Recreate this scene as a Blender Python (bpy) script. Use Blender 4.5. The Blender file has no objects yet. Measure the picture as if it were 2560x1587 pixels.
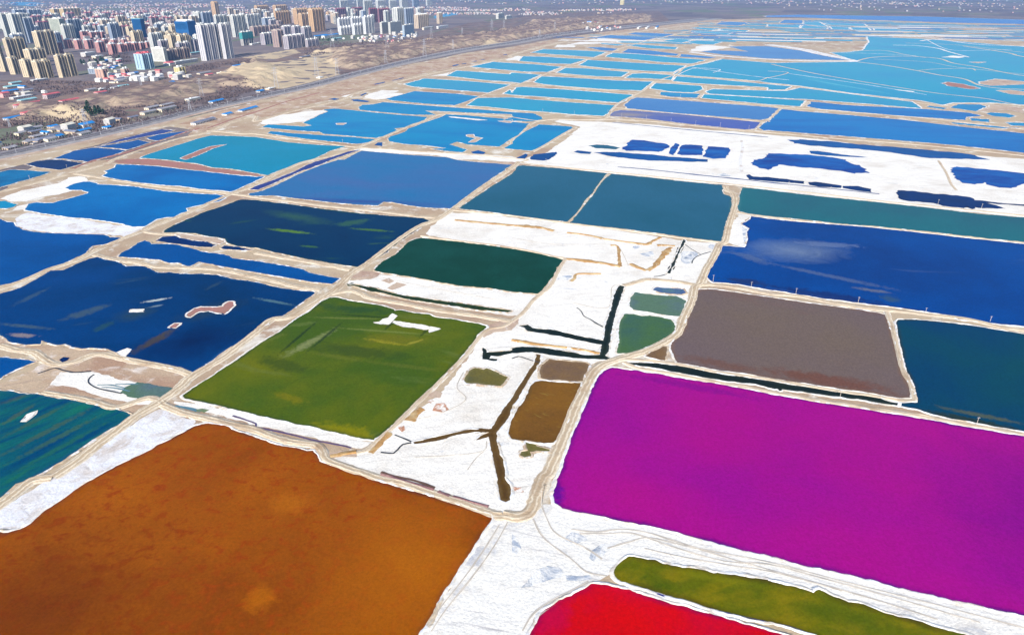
import bpy, math, random, bmesh
import numpy as np
from mathutils import noise, Vector

# ------------------------------------------------------------ camera, sky, sun, exposure
sc = bpy.context.scene
cam_d = bpy.data.cameras.new('camera'); cam = bpy.data.objects.new('camera', cam_d)
sc.collection.objects.link(cam); sc.camera = cam
cam_d.sensor_width = 36.0; cam_d.lens = 24.005
cam_d.clip_start = 1.0; cam_d.clip_end = 200000.0
cam.location = (0, 0, 230); cam.rotation_euler = (math.radians(90 - 25.98), 0, 0)
SUN_EL = math.radians(29); SHADOW_AZ = math.radians(9)      # shadows fall almost straight away from the camera
sun_az = SHADOW_AZ + math.pi                                   # compass-like, 0 = +Y, clockwise
w = bpy.data.worlds.new('World'); sc.world = w; w.use_nodes = True
nt = w.node_tree; bg = nt.nodes['Background']
sky = nt.nodes.new('ShaderNodeTexSky'); sky.sky_type = 'NISHITA'; sky.sun_disc = False
sky.sun_elevation = SUN_EL; sky.sun_rotation = sun_az % (2 * math.pi)
sky.air_density = 1.0; sky.dust_density = 0.2; sky.ozone_density = 5.0
nt.links.new(sky.outputs[0], bg.inputs[0]); bg.inputs[1].default_value = 0.085
sd = bpy.data.lights.new('sun', 'SUN'); sd.energy = 4.35; sd.angle = math.radians(0.5); sd.color = (1.0, 0.94, 0.84)
sun = bpy.data.objects.new('sun', sd); sc.collection.objects.link(sun)
d_sun = Vector((math.sin(sun_az) * math.cos(SUN_EL), math.cos(sun_az) * math.cos(SUN_EL), math.sin(SUN_EL)))
sun.rotation_euler = d_sun.to_track_quat('Z', 'Y').to_euler()
sc.view_settings.view_transform = 'Standard'; sc.view_settings.look = 'None'
sc.view_settings.gamma = 1.0; sc.view_settings.use_curve_mapping = False
sc.view_settings.exposure = 0.72
sc.cycles.max_bounces = 4; sc.cycles.diffuse_bounces = 2; sc.cycles.glossy_bounces = 2
sc.cycles.volume_bounces = 0; sc.cycles.use_denoising = True

rnd = random.Random(7)
rank_later = {}
C = sc.collection

# ------------------------------------------------------------ helpers
def srgb(r, g, b):
    f = lambda c: (c / 255 / 12.92) if c / 255 <= 0.04045 else ((c / 255 + 0.055) / 1.055) ** 2.4
    return (f(r), f(g), f(b), 1.0)
def tag(o, label=None, cat=None, group=None, kind=None):
    if label: o['label'] = label
    if cat: o['category'] = cat
    if group: o['group'] = group
    if kind: o['kind'] = kind
    return o
def link(name, me, mats, parent=None):
    o = bpy.data.objects.new(name, me); C.objects.link(o)
    if not isinstance(mats, (list, tuple)): mats = [mats]
    for m in mats: me.materials.append(m)
    if parent is not None: o.parent = parent
    return o
def mesh(name, V, Fc, mi=None):
    me = bpy.data.meshes.new(name); me.from_pydata(V, [], Fc)
    if mi is not None: me.polygons.foreach_set('material_index', mi)
    me.update(); return me
class Geo:
    """collects boxes, quads and prisms for one mesh"""
    def __init__(s): s.V = []; s.F = []; s.M = []
    def box(s, x0, y0, z0, x1, y1, z1, m=0, bottom=False):
        b = len(s.V)
        s.V += [(x0,y0,z0),(x1,y0,z0),(x1,y1,z0),(x0,y1,z0),(x0,y0,z1),(x1,y0,z1),(x1,y1,z1),(x0,y1,z1)]
        f = [(4,5,6,7),(0,1,5,4),(1,2,6,5),(2,3,7,6),(3,0,4,7)] + ([(3,2,1,0)] if bottom else [])
        s.F += [tuple(b+i for i in q) for q in f]; s.M += [m]*len(f)
    def quad(s, a, b_, c, d, m=0):
        b = len(s.V); s.V += [a,b_,c,d]; s.F.append((b,b+1,b+2,b+3)); s.M.append(m)
    def tri(s, a, b_, c, m=0):
        b = len(s.V); s.V += [a,b_,c]; s.F.append((b,b+1,b+2)); s.M.append(m)
    def gable(s, x0, y0, z0, x1, y1, z1, m=0):
        ym = (y0+y1)/2; b = len(s.V)
        s.V += [(x0,y0,z0),(x1,y0,z0),(x1,y1,z0),(x0,y1,z0),(x0,ym,z1),(x1,ym,z1)]
        for q in [(0,1,5,4),(2,3,4,5),(0,4,3),(1,2,5),(3,2,1,0)]: s.F.append(tuple(b+i for i in q)); s.M.append(m)
    def pyramid(s, x0, y0, z0, x1, y1, z1, m=0, top=0.0):
        xm, ym = (x0+x1)/2, (y0+y1)/2; tx, ty = (x1-x0)/2*top, (y1-y0)/2*top; b = len(s.V)
        s.V += [(x0,y0,z0),(x1,y0,z0),(x1,y1,z0),(x0,y1,z0),(xm-tx,ym-ty,z1),(xm+tx,ym-ty,z1),(xm+tx,ym+ty,z1),(xm-tx,ym+ty,z1)]
        for q in [(0,1,5,4),(1,2,6,5),(2,3,7,6),(3,0,4,7),(4,5,6,7)]: s.F.append(tuple(b+i for i in q)); s.M.append(m)
    def cyl(s, x, y, z0, z1, r, n=8, m=0, r1=None):
        r1 = r if r1 is None else r1; b = len(s.V)
        for k in range(n):
            a = 2*math.pi*k/n; s.V.append((x+r*math.cos(a), y+r*math.sin(a), z0))
        for k in range(n):
            a = 2*math.pi*k/n; s.V.append((x+r1*math.cos(a), y+r1*math.sin(a), z1))
        for k in range(n): s.F.append((b+k, b+(k+1)%n, b+n+(k+1)%n, b+n+k)); s.M.append(m)
        s.F.append(tuple(b+n+k for k in range(n))); s.M.append(m)
    def bar(s, p, q, r, m=0):
        p, q = Vector(p), Vector(q); d = (q-p).normalized(); a = d.orthogonal().normalized()*r; c = d.cross(a).normalized()*r; b = len(s.V)
        for o_ in (p, q):
            for k in (a+c, c-a, -a-c, a-c): s.V.append(tuple(o_+k))
        for k in range(4): s.F.append((b+k, b+(k+1)%4, b+4+(k+1)%4, b+4+k)); s.M.append(m)
    def build(s, name, mats, parent=None):
        return link(name, mesh(name, s.V, s.F, s.M), mats, parent)
def empty(name, loc, rz=0):
    o = bpy.data.objects.new(name, None); o.location = loc; o.rotation_euler = (0, 0, rz); C.objects.link(o); return o

# ------------------------------------------------------------ materials
class NT:
    def __init__(s, name):
        s.m = bpy.data.materials.new(name); s.m.use_nodes = True; s.t = s.m.node_tree
        s.b = s.t.nodes['Principled BSDF']; s.pos = s.t.nodes.new('ShaderNodeNewGeometry').outputs['Position']
    def n(s, t, **k):
        x = s.t.nodes.new('ShaderNode' + t)
        for a, v in k.items(): setattr(x, a, v)
        return x
    def l(s, a, b): s.t.links.new(a, b)
    def coord(s, scale=(1,1,1), rot=0.0):
        mp = s.n('Mapping'); mp.inputs['Scale'].default_value = scale; mp.inputs['Rotation'].default_value = (0,0,rot)
        pre = s.n('Mapping'); pre.inputs['Rotation'].default_value = (0,0,rot); pre.inputs['Scale'].default_value = (1,1,1)
        mp.inputs['Rotation'].default_value = (0,0,0)
        s.l(s.pos, pre.inputs['Vector']); s.l(pre.outputs[0], mp.inputs['Vector']); return mp.outputs[0]
    def noise(s, scale, detail=4, rough=0.55, dist=0.0, vec=None, sc3=(1,1,1), rot=0.0):
        x = s.n('TexNoise'); x.inputs['Scale'].default_value = scale; x.inputs['Detail'].default_value = detail
        x.inputs['Roughness'].default_value = rough; x.inputs['Distortion'].default_value = dist
        s.l(vec if vec is not None else s.coord(sc3, rot), x.inputs['Vector']); return x.outputs['Fac']
    def ramp(s, fac, a, b):
        x = s.n('MapRange'); x.inputs[1].default_value = a; x.inputs[2].default_value = b; s.l(fac, x.inputs[0]); return x.outputs[0]
    def mix(s, fac, a, b, mode='MIX'):
        x = s.n('Mix', data_type='RGBA', blend_type=mode)
        for sock, v in ((x.inputs[0], fac), (x.inputs[6], a), (x.inputs[7], b)):
            if isinstance(v, (int, float)): sock.default_value = v
            elif isinstance(v, (tuple, list)): sock.default_value = v if len(v) == 4 else (*v, 1)
            else: s.l(v, sock)
        return x.outputs[2]
    def math(s, op, a, b=None):
        x = s.n('Math', operation=op)
        for i, v in enumerate((a, b)):
            if v is None: continue
            if isinstance(v, (int, float)): x.inputs[i].default_value = v
            else: s.l(v, x.inputs[i])
        return x.outputs[0]
    def bump(s, h, strength=0.5, dist=1.0):
        x = s.n('Bump'); x.inputs['Strength'].default_value = strength; x.inputs['Distance'].default_value = dist
        s.l(h, x.inputs['Height']); s.l(x.outputs[0], s.b.inputs['Normal'])
    def out(s, col, rough=0.9, spec=0.1):
        if isinstance(col, (tuple, list)): s.b.inputs['Base Color'].default_value = col if len(col) == 4 else (*col, 1)
        else: s.l(col, s.b.inputs['Base Color'])
        s.b.inputs['Roughness'].default_value = rough; s.b.inputs['Specular IOR Level'].default_value = spec
        return s.m

def plain(name, col, rough=0.8, spec=0.2, var=0.25, scale=0.15):
    t = NT(name); f = t.ramp(t.noise(scale, 3), 0.3, 0.7)
    c = t.mix(f, tuple(x*(1-var) for x in col[:3]), tuple(min(1, x*(1+var*0.5)) for x in col[:3]))
    return t.out(c, rough, spec)

def water(name, base, alt=None, alt_scale=0.01, alt_sc=(1,1,1), alt_rot=0, lo=0.45, hi=0.65, third=None, t_scale=0.03, t_sc=(1,1,1), t_rot=0, tlo=0.6, thi=0.75, spec=0.35, ripple=0.05, blobs=(), shallow=None):
    t = NT(name); col = base
    if alt: col = t.mix(t.ramp(t.noise(alt_scale, 5, 0.6, 0.3, sc3=alt_sc, rot=alt_rot), lo, hi), base, alt)
    if third: col = t.mix(t.ramp(t.noise(t_scale, 5, 0.6, 0.6, sc3=t_sc, rot=t_rot), tlo, thi), col, third)
    for (bx, by, ang, ra, rb, bc, st) in blobs:      # sediment plumes, algae drifts, and the vignette darkening painted into the orange pond
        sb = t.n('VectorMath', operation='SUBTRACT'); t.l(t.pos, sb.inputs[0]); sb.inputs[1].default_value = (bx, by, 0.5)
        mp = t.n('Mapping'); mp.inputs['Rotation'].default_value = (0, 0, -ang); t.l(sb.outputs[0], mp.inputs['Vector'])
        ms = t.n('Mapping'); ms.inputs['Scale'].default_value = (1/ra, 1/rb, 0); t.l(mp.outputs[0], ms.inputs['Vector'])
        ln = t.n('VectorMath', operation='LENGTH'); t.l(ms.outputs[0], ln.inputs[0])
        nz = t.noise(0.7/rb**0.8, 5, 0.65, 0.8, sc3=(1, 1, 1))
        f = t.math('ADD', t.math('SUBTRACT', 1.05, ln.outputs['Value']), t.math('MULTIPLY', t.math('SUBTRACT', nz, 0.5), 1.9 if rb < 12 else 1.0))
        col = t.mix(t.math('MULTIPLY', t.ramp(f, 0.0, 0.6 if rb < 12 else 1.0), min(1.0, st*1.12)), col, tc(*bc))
    if shallow:
        ea = t.n('Attribute'); ea.attribute_name = 'edge'
        k = t.math('MULTIPLY', ea.outputs['Fac'], t.ramp(t.noise(0.035, 5, 0.65, 0.4), 0.30, 0.62))
        k = t.math('MULTIPLY', k, t.ramp(t.math('ADD', ea.outputs['Fac'], t.noise(0.5, 4, 0.7)), 0.35, 1.0))
        col = t.mix(k, col, shallow)
    g = t.ramp(t.noise(0.75, 5, 0.8), 0.28, 0.72)
    gs = t.n('HueSaturation'); gs.inputs['Saturation'].default_value = 1.0
    v = t.n('MapRange'); v.inputs[3].default_value = 0.76; v.inputs[4].default_value = 1.24; t.l(g, v.inputs[0]); t.l(v.outputs[0], gs.inputs['Value'])
    if isinstance(col, tuple): gs.inputs['Color'].default_value = col
    else: t.l(col, gs.inputs['Color'])
    t.out(gs.outputs[0], 0.22, spec); t.b.inputs['IOR'].default_value = 1.33
    t.bump(t.noise(0.9, 3, sc3=(1,2.2,1), rot=0.5), 0.25, ripple*4)
    return t.m

BLOBS = {'royalcloud':[(269.3,617.6,0,55.1,36,(130, 150, 186),0.55),(311,633.9,-0.169,32.5,9,(110, 130, 180),0.5),(279.4,553.1,-0.611,57.5,5,(90, 110, 160),0.55),(223,597.4,-0.908,23.1,8,(92, 112, 160),0.5),(300.2,523,-0.403,16.4,4,(120, 125, 140),0.5),(307.3,505.9,-0.848,8.4,7,(60, 90, 110),0.5),(202.8,539.9,-0.444,21.6,9,(30, 50, 110),0.7),(261.1,511.6,-0.436,45.5,9,(22, 44, 112),0.7)],
'navygreen':[(-235.6,722.5,-0.473,54.2,14,(48, 92, 84),0.75),(-170.7,703.5,0.593,22.2,10,(50, 96, 84),0.75),(-145.5,678.5,-0.232,26.1,4,(70, 115, 60),0.8),(-230.9,674.7,-0.298,28.5,4.5,(84, 128, 52),0.95),(-197,628.3,-0.277,11.1,3,(60, 108, 60),0.7),(-290.7,705.3,0.519,17.1,4,(40, 84, 80),0.5),(-136,636.6,0.184,8.2,2.5,(50, 92, 80),0.6)],
'royalstreak':[(-393.3,510.4,1.383,18.5,4,(60, 90, 125),0.6),(-332.3,480.7,0.926,19.2,7,(66, 92, 118),0.7),(-288,502.8,0.439,11.2,2.5,(190, 205, 220),0.8),(-282.9,491.6,0.545,6.9,2,(120, 145, 170),0.7),(-190.6,499.8,-0.378,20.9,2.5,(90, 130, 150),0.6),(-256.7,432.9,1.238,22.7,5,(84, 78, 72),0.85),(-363.2,455.8,-0.192,24.8,3,(80, 105, 120),0.5),(-235.3,484.1,0.768,30.5,16,(40, 64, 84),0.65),(-292.4,477.2,0.651,17.8,14,(44, 72, 86),0.65),(-305.2,455,1.272,10.3,5,(40, 82, 92),0.55),(-252.8,533.1,1.233,11.4,3,(50, 80, 110),0.5),(-356.5,441.3,-0.166,12.2,3.5,(150, 140, 150),0.7),(-229.1,431,0.508,47.2,32,(2, 28, 82),0.75)],
'green':[(-124.7,485.8,-0.172,33.3,8,(44, 78, 40),0.7),(-113.9,473.4,-0.136,28.5,1.6,(36, 58, 30),0.6),(-91.5,446.5,-0.301,38.5,7,(88, 110, 28),0.4),(-158.3,459.4,0.271,12.4,4,(96, 116, 56),0.6),(-144.4,430.1,1.018,25.1,5,(128, 140, 92),0.8),(-173.7,435.6,0.854,14,3.5,(96, 112, 44),0.6),(-91.3,431.5,-0.315,17.1,2.5,(160, 156, 40),0.9),(-69.5,430.9,0.58,9.5,2,(156, 154, 56),0.85),(-84.2,434.7,-0.089,23.6,9,(112, 114, 22),0.65),(-121.6,409.9,-0.295,22.2,3,(100, 112, 36),0.55),(-69.1,396.2,-0.231,35.6,3,(96, 108, 34),0.5),(-154.3,439.4,1.311,30.1,1.7,(36, 58, 30),0.7),(-134.7,441.6,1.272,28,1.7,(36, 58, 30),0.7),(-93.6,447.7,-0.151,43.5,1.6,(122, 136, 70),0.6),(-91.5,457.7,1.216,11.3,1.6,(36, 58, 30),0.6),(-64.1,446.9,1.262,9.4,1.6,(36, 58, 30),0.6),(-95.3,322.8,-0.284,24.4,7,(132, 132, 2),0.85),(-137.5,357.8,-0.503,14.9,4,(124, 120, 8),0.6),(-126.1,469.6,-0.058,32.9,2,(112, 126, 60),0.6),(-154.7,399,-0.44,23.8,9,(50, 74, 26),0.55),(-107,417.4,-0.228,39.8,10,(52, 76, 28),0.6)],
'orange':[(-191.9,200.4,-0.453,68.2,62,(104, 46, 0),0.7),(-42.4,219.1,-1.443,54.5,46,(184, 106, 0),0.65),(-109.8,262.2,-0.283,12.2,9,(180, 104, 10),0.5),(-104.4,204.2,0.66,7,8,(190, 110, 0),0.5)],  # first blob: corner vignette painted as darker brine at the lower left
'magenta':[(268.5,250.3,-1.896,94.1,75,(116, 2, 148),0.6),(63.6,260.9,-0.452,52.6,30,(180, 12, 140),0.4),(111.3,371.9,-0.353,51,5,(130, 8, 148),0.6),(22.3,268.9,-1.629,10.1,5,(90, 10, 160),0.7)],
'mauve':[(205.1,378.1,-0.353,43.8,10,(114, 76, 68),0.75),(141.9,399.1,-0.396,31.3,6,(114, 80, 72),0.6)],
'darkteal':[(277.2,338.9,-0.423,23.4,3,(92, 100, 80),0.6),(269,333.5,-0.415,27.8,4,(42, 58, 50),0.75)],
'peri':[(-185.1,783.2,-0.139,117.4,12,(54, 74, 158),0.65)],
'farpurple':[(229.4,1378,-0.102,50.2,34,(158, 146, 152),0.9)],
'striped':[(-293.4,339,1.334,13.5,2.5,(70, 96, 84),0.6),(-279.3,332.9,1.117,21.3,2.5,(60, 100, 84),0.6),(-265.8,322.3,1.087,27.2,2.8,(70, 100, 80),0.55),(-255.9,317,1.07,29.6,2.8,(64, 104, 84),0.55),(-248.9,307.9,1.088,30.9,2.8,(40, 110, 84),0.5),(-306,356.6,0.793,10.2,3,(70, 90, 90),0.5),(-257.3,282,1.165,9.8,2.5,(30, 110, 90),0.5)],
'red':[(15.5,194.8,1.216,13.9,9,(190, 2, 74),0.6),(55.5,195,-0.153,25.2,14,(216, 4, 0),0.6)],
'olive':[(84.5,217,-0.299,22.4,4,(124, 126, 8),0.5),(62.4,214,-0.514,8.9,5,(70, 92, 4),0.6),(133.1,195,-0.262,23.4,6,(76, 94, 4),0.5)],
'cyan':[(1549,2937.3,-1.348,242.8,60,(0, 140, 204),0.7),(1062.3,1597.7,-0.727,80.2,14,(30, 140, 200),0.6),(820.4,1971.5,-1.574,269.3,22,(40, 170, 214),0.6),(1230.1,2103.1,-1.466,198.8,20,(20, 150, 190),0.5),(836.2,1804.3,-1.266,172.6,10,(90, 190, 222),0.5)]}
EDGE = {'magenta':(72,8,132),'orange':(84,44,40),'red':(120,4,80),'green':(50,72,40),'olive':(70,60,14),'bottle':(30,80,58),'mauve':(130,100,84),'darkteal':(40,56,60),'royalcloud':(24,40,110),'navygreen':(40,84,76),'slate':(64,112,120),'amber':(100,76,40)}
W = {}
def tc(r, g, b_):      # brine colour as it reads in full sun, back to a base colour
    c = srgb(r, g, b_); return (c[0]/1.14, c[1]/1.20, c[2]/1.42, 1)
def wat(key, name, a, b_=None, s=0.01, sc3=(1,1,1), rot=0, lo=0.42, hi=0.68, c=None, cs=0.03, csc=(1,1,1), crot=0, clo=0.6, chi=0.76, spec=0.012):
    W[key] = water(name, tc(*a), tc(*b_) if b_ else None, s, sc3, rot, lo, hi, tc(*c) if c else None, cs, csc, crot, clo, chi, spec, blobs=BLOBS.get(key, ()), shallow=tc(*EDGE.get(key, tuple(min(255, v*0.8+36) for v in a))))
wat('magenta', 'magenta_brine', (172,13,148), (140,8,158), 0.0035, lo=0.40, hi=0.70, c=(172,12,142), cs=0.010, clo=0.52, chi=0.85, spec=0.012)
wat('red', 'red_brine', (206,4,10), (190,2,60), 0.02, lo=0.42, hi=0.70, spec=0.012)
wat('olive', 'olive_brine', (96,104,2), (134,122,6), 0.045, (1,2.4,1), -0.3, c=(60,84,8), cs=0.035, spec=0.012)
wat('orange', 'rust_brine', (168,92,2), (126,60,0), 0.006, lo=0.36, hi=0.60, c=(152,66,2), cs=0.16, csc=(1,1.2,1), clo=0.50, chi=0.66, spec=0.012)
wat('green', 'algae_green_brine', (68,96,20), (106,114,8), 0.009, lo=0.45, hi=0.68, c=(108,124,66), cs=0.014, csc=(0.6,2.6,1), crot=0.35, clo=0.60, chi=0.82, spec=0.012)
wat('bottle', 'bottle_green_brine', (16,66,56), (20,76,70), 0.02, spec=0.012)
wat('navygreen', 'dark_navy_brine', (2,54,100), (2,46,92), 0.01, c=(44,90,72), cs=0.010, csc=(1,3.4,1), crot=0.1, clo=0.60, chi=0.72, spec=0.012)
wat('royalstreak', 'streaky_royal_brine', (0,66,142), (0,50,104), 0.005, lo=0.38, hi=0.64, c=(52,86,118), cs=0.011, csc=(1,4.5,1), crot=-0.45, clo=0.64, chi=0.84, spec=0.012)
wat('royal', 'royal_brine', (0,84,170), (0,66,140), 0.008, spec=0.012)
wat('royalcloud', 'cloudy_royal_brine', (0,80,176), (12,56,134), 0.004, lo=0.36, hi=0.66, c=(86,108,160), cs=0.006, csc=(1,3.6,1), crot=0.15, clo=0.60, chi=0.84, spec=0.012)
wat('navy', 'navy_brine', (2,46,118), (4,36,92), 0.02)
wat('azure', 'azure_brine', (0,116,202), (0,96,182), 0.009)
wat('turq', 'turquoise_brine', (10,146,206))
wat('turqdark', 'deep_teal_brine', (4,118,186), (2,80,140), 0.02)
wat('teal', 'teal_brine', (8,140,186), (14,146,200), 0.008)
wat('striped', 'striped_teal_brine', (2,70,120), (22,112,106), 0.05, (0.25,1.6,1), -0.95, 0.36, 0.64, c=(64,96,90), cs=0.03, csc=(0.3,2,1), crot=-0.95, clo=0.62, chi=0.8, spec=0.012)
wat('peri', 'periwinkle_brine', (42,116,184), (66,110,180), 0.007, (1,2,1), 0.2, 0.36, 0.68, spec=0.012)
wat('violet', 'violet_brine', (50,66,150))
wat('slate', 'slate_teal_brine', (40,100,138), (32,92,124), 0.006, spec=0.012)
wat('slate2', 'green_teal_brine', (34,110,130), (40,96,122), 0.006, spec=0.012)
wat('mauve', 'mauve_grey_brine', (112,98,106), (116,102,98), 0.007, lo=0.38, hi=0.68, c=(120,90,92), cs=0.006, spec=0.012)
wat('darkteal', 'dark_teal_brine', (12,74,98), (4,58,116), 0.006, lo=0.40, hi=0.70, spec=0.012)
wat('black', 'black_channel_water', (24,38,40), (36,46,34), 0.05, spec=0.012)
wat('greench', 'weedy_channel_water', (44,66,30), (24,44,36), 0.08)
wat('brownch', 'brown_channel_water', (98,72,32), (82,60,30), 0.1)
wat('sage', 'sage_brine', (74,112,72), (62,100,98), 0.025, lo=0.38, hi=0.66, spec=0.012)
wat('sageblue', 'sage_blue_brine', (92,124,110), (92,116,142), 0.03)
wat('slateblue', 'slate_blue_brine', (72,100,166), (90,126,150), 0.05)
wat('mauvebrown', 'mauve_brown_brine', (128,102,76), (112,92,82), 0.06)
wat('khaki', 'khaki_brine', (110,104,56), (98,98,66), 0.08)
wat('amber', 'amber_brine', (134,94,34), (112,78,34), 0.025, lo=0.38, hi=0.70, c=(146,124,60), cs=0.10, csc=(1,4,1), crot=0.5, clo=0.6, chi=0.75, spec=0.012)
wat('poolblue', 'pool_blue_brine', (12,100,198), (14,58,158), 0.012, (1,2,1), 0.1, 0.38, 0.62, c=(70,130,190), cs=0.03, csc=(1,3,1), clo=0.62, chi=0.78)
wat('cyan', 'cyan_brine', (0,158,208), (4,146,206), 0.003)
wat('cyan2', 'pale_cyan_brine', (24,158,208), (40,150,206), 0.004)
wat('azurefar', 'far_azure_brine', (0,142,208), (0,122,200), 0.005, (1,3,1), 0.2)
wat('farblue', 'far_blue_brine', (6,122,208), (12,100,194), 0.004, (1,3,1), 0.2)
wat('farperi', 'far_periwinkle_brine', (70,132,208), (60,120,200), 0.004, spec=0.012)
wat('farpurple', 'far_purple_brine', (72,92,190), (118,122,170), 0.003, (1,2,1), 0.0, 0.4, 0.7, spec=0.012)
wat('farlake', 'far_lake_water', (0,110,208), (0,98,204), 0.0006)

def land(name, base, stain, salt, stain_at=(0.5, 0.7), salt_at=(0.5, 0.6), s1=0.03, s2=0.06, streak=None, rough=0.9, bump=0.6):
    t = NT(name)
    c = t.mix(t.ramp(t.noise(s1, 6, 0.62, 0.4), *stain_at), base, stain)
    c = t.mix(t.ramp(t.noise(s2, 7, 0.68, 0.5), *salt_at), c, salt)
    if streak:
        rot, amt, col = streak
        k = t.ramp(t.noise(0.35, 5, 0.7, 0.8, sc3=(1, 0.07, 1), rot=rot), 0.55, 0.75)
        c = t.mix(t.math('MULTIPLY', k, amt), c, col)
    fine = t.noise(0.8, 6, 0.75)
    v = t.n('MapRange'); v.inputs[3].default_value = 0.82; v.inputs[4].default_value = 1.15; t.l(t.ramp(fine, 0.3, 0.7), v.inputs[0])
    hs = t.n('HueSaturation'); t.l(v.outputs[0], hs.inputs['Value']); t.l(c, hs.inputs['Color'])
    t.bump(t.math('ADD', fine, t.noise(0.15, 4)), bump, 0.8)
    return t.out(hs.outputs[0], rough, 0.05)
TAN=(0.54,0.42,0.285,1); RED=(0.42,0.27,0.22,1); SALT=(0.90,0.86,0.79,1)
G_ = {}
G_['lakebed'] = land('salty_soil', TAN, (0.43,0.29,0.20,1), (0.82,0.77,0.68,1), (0.46,0.62), (0.54,0.66), 0.008, 0.03)
G_['shoresoil'] = land('brown_shore_soil', (0.44,0.28,0.19,1), (0.56,0.42,0.29,1), (0.76,0.66,0.58,1), (0.42,0.58), (0.54,0.66), 0.02, 0.05, (1.2, 0.5, (0.30,0.20,0.19,1)))
G_['soil'] = land('sandy_soil', (0.58,0.44,0.33,1), (0.44,0.29,0.22,1), (0.80,0.76,0.72,1), (0.45,0.65), (0.60,0.7), 0.04, 0.12)
G_['redsoil'] = land('reddish_soil', (0.42,0.20,0.17,1), (0.34,0.20,0.15,1), (0.75,0.62,0.58,1), (0.45,0.65), (0.64,0.74), 0.05, 0.15)
G_['orangesoil'] = land('orange_brown_soil', (0.46,0.26,0.10,1), (0.58,0.42,0.22,1), (0.86,0.82,0.74,1), (0.45,0.62), (0.62,0.70), 0.12, 0.25)
G_['reddark'] = land('maroon_soil', (0.26,0.13,0.13,1), (0.38,0.22,0.20,1), (0.80,0.76,0.76,1), (0.45,0.65), (0.60,0.70), 0.15, 0.3)
G_['salt'] = land('white_salt_crust', SALT, (0.70,0.63,0.54,1), (0.40,0.46,0.56,1), (0.50,0.78), (0.63,0.78), 0.02, 0.05, (1.35, 0.7, (0.48,0.42,0.36,1)))
G_['saltblue'] = land('damp_salt_crust', (0.89,0.86,0.80,1), (0.66,0.57,0.46,1), (0.32,0.40,0.56,1), (0.52,0.80), (0.56,0.76), 0.03, 0.03, (-1.3, 0.9, (0.42,0.40,0.42,1)))
G_['saltdirty'] = land('dirty_salt_crust', (0.74,0.70,0.68,1), (0.56,0.46,0.38,1), (0.84,0.84,0.88,1), (0.50,0.70), (0.44,0.54), 0.05, 0.06, (-0.9, 0.5, (0.42,0.36,0.34,1)))
G_['wetsalt'] = land('wet_grey_salt', (0.36,0.42,0.52,1), (0.16,0.19,0.24,1), (0.86,0.84,0.80,1), (0.52,0.70), (0.40,0.56), 0.06, 0.10)
G_['stain'] = land('red_stained_salt', (0.56,0.27,0.16,1), (0.40,0.20,0.12,1), (0.86,0.80,0.74,1), (0.5,0.7), (0.44,0.56), 0.1, 0.16)
G_['saltring'] = G_['redsoil']; G_['redsoil2'] = G_['redsoil']
G_['crust'] = land('shoreline_crust', (0.82,0.76,0.67,1), (0.58,0.47,0.34,1), (0.88,0.88,0.88,1), (0.50,0.66), (0.45,0.58), 0.05, 0.12)
G_['crustsoil'] = land('shoreline_soil', (0.60,0.48,0.34,1), (0.46,0.33,0.23,1), (0.86,0.84,0.82,1), (0.45,0.65), (0.50,0.60), 0.05, 0.10)
LINE = {'blueline': plain('ink_blue_seep', (0.02,0.02,0.22), 0.3, 0.4), 'blackline': plain('black_seep', (0.03,0.035,0.045), 0.4, 0.3), 'navyline': plain('navy_seep', (0.02,0.04,0.20), 0.3, 0.4),
        'brownch_l': plain('brown_seep', (0.16,0.09,0.06), 0.6, 0.2), 'track': plain('worn_salt', (0.58,0.52,0.45), 0.9, 0.05), 'tealline': plain('teal_seep', (0.10,0.22,0.28), 0.4, 0.3), 'algae': plain('algae_seep', (0.18,0.24,0.12), 0.5, 0.3), 'purpleline': plain('purple_seep', (0.11,0.07,0.16), 0.5, 0.3)}
def road_mat(name, mid, track, edge):
    t = NT(name); uv = t.n('UVMap'); sep = t.n('SeparateXYZ'); t.l(uv.outputs[0], sep.inputs[0]); x = sep.outputs[0]
    wob = t.math('MULTIPLY', t.math('SUBTRACT', t.noise(0.25, 5, 0.7), 0.5), 0.35); xx = t.math('ADD', x, wob)
    d = t.math('ABSOLUTE', t.math('SUBTRACT', xx, 0.5))
    tr = t.math('SUBTRACT', 1.0, t.ramp(t.math('ABSOLUTE', t.math('SUBTRACT', d, 0.16)), 0.02, 0.08))
    c = t.mix(tr, mid, track)
    e = t.ramp(t.math('ADD', d, t.math('MULTIPLY', t.math('SUBTRACT', t.noise(0.2, 6, 0.7), 0.5), 0.5)), 0.26, 0.42)
    c = t.mix(e, c, edge)
    c = t.mix(t.ramp(t.noise(0.05, 6, 0.65), 0.5, 0.7), c, (0.44,0.31,0.20,1))
    t.bump(t.noise(0.7, 6, 0.75), 0.7, 0.8)
    return t.out(c, 0.95, 0.05)
R_ = {'road': road_mat('dirt_track', (0.56,0.43,0.29,1), (0.82,0.71,0.54,1), (0.78,0.69,0.55,1)),
      'dike': road_mat('dike_soil', (0.62,0.49,0.34,1), (0.72,0.61,0.47,1), (0.82,0.76,0.66,1)),
      'whitedike': road_mat('salt_dike', (0.84,0.82,0.80,1), (0.80,0.76,0.72,1), (0.88,0.88,0.88,1))}

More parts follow.
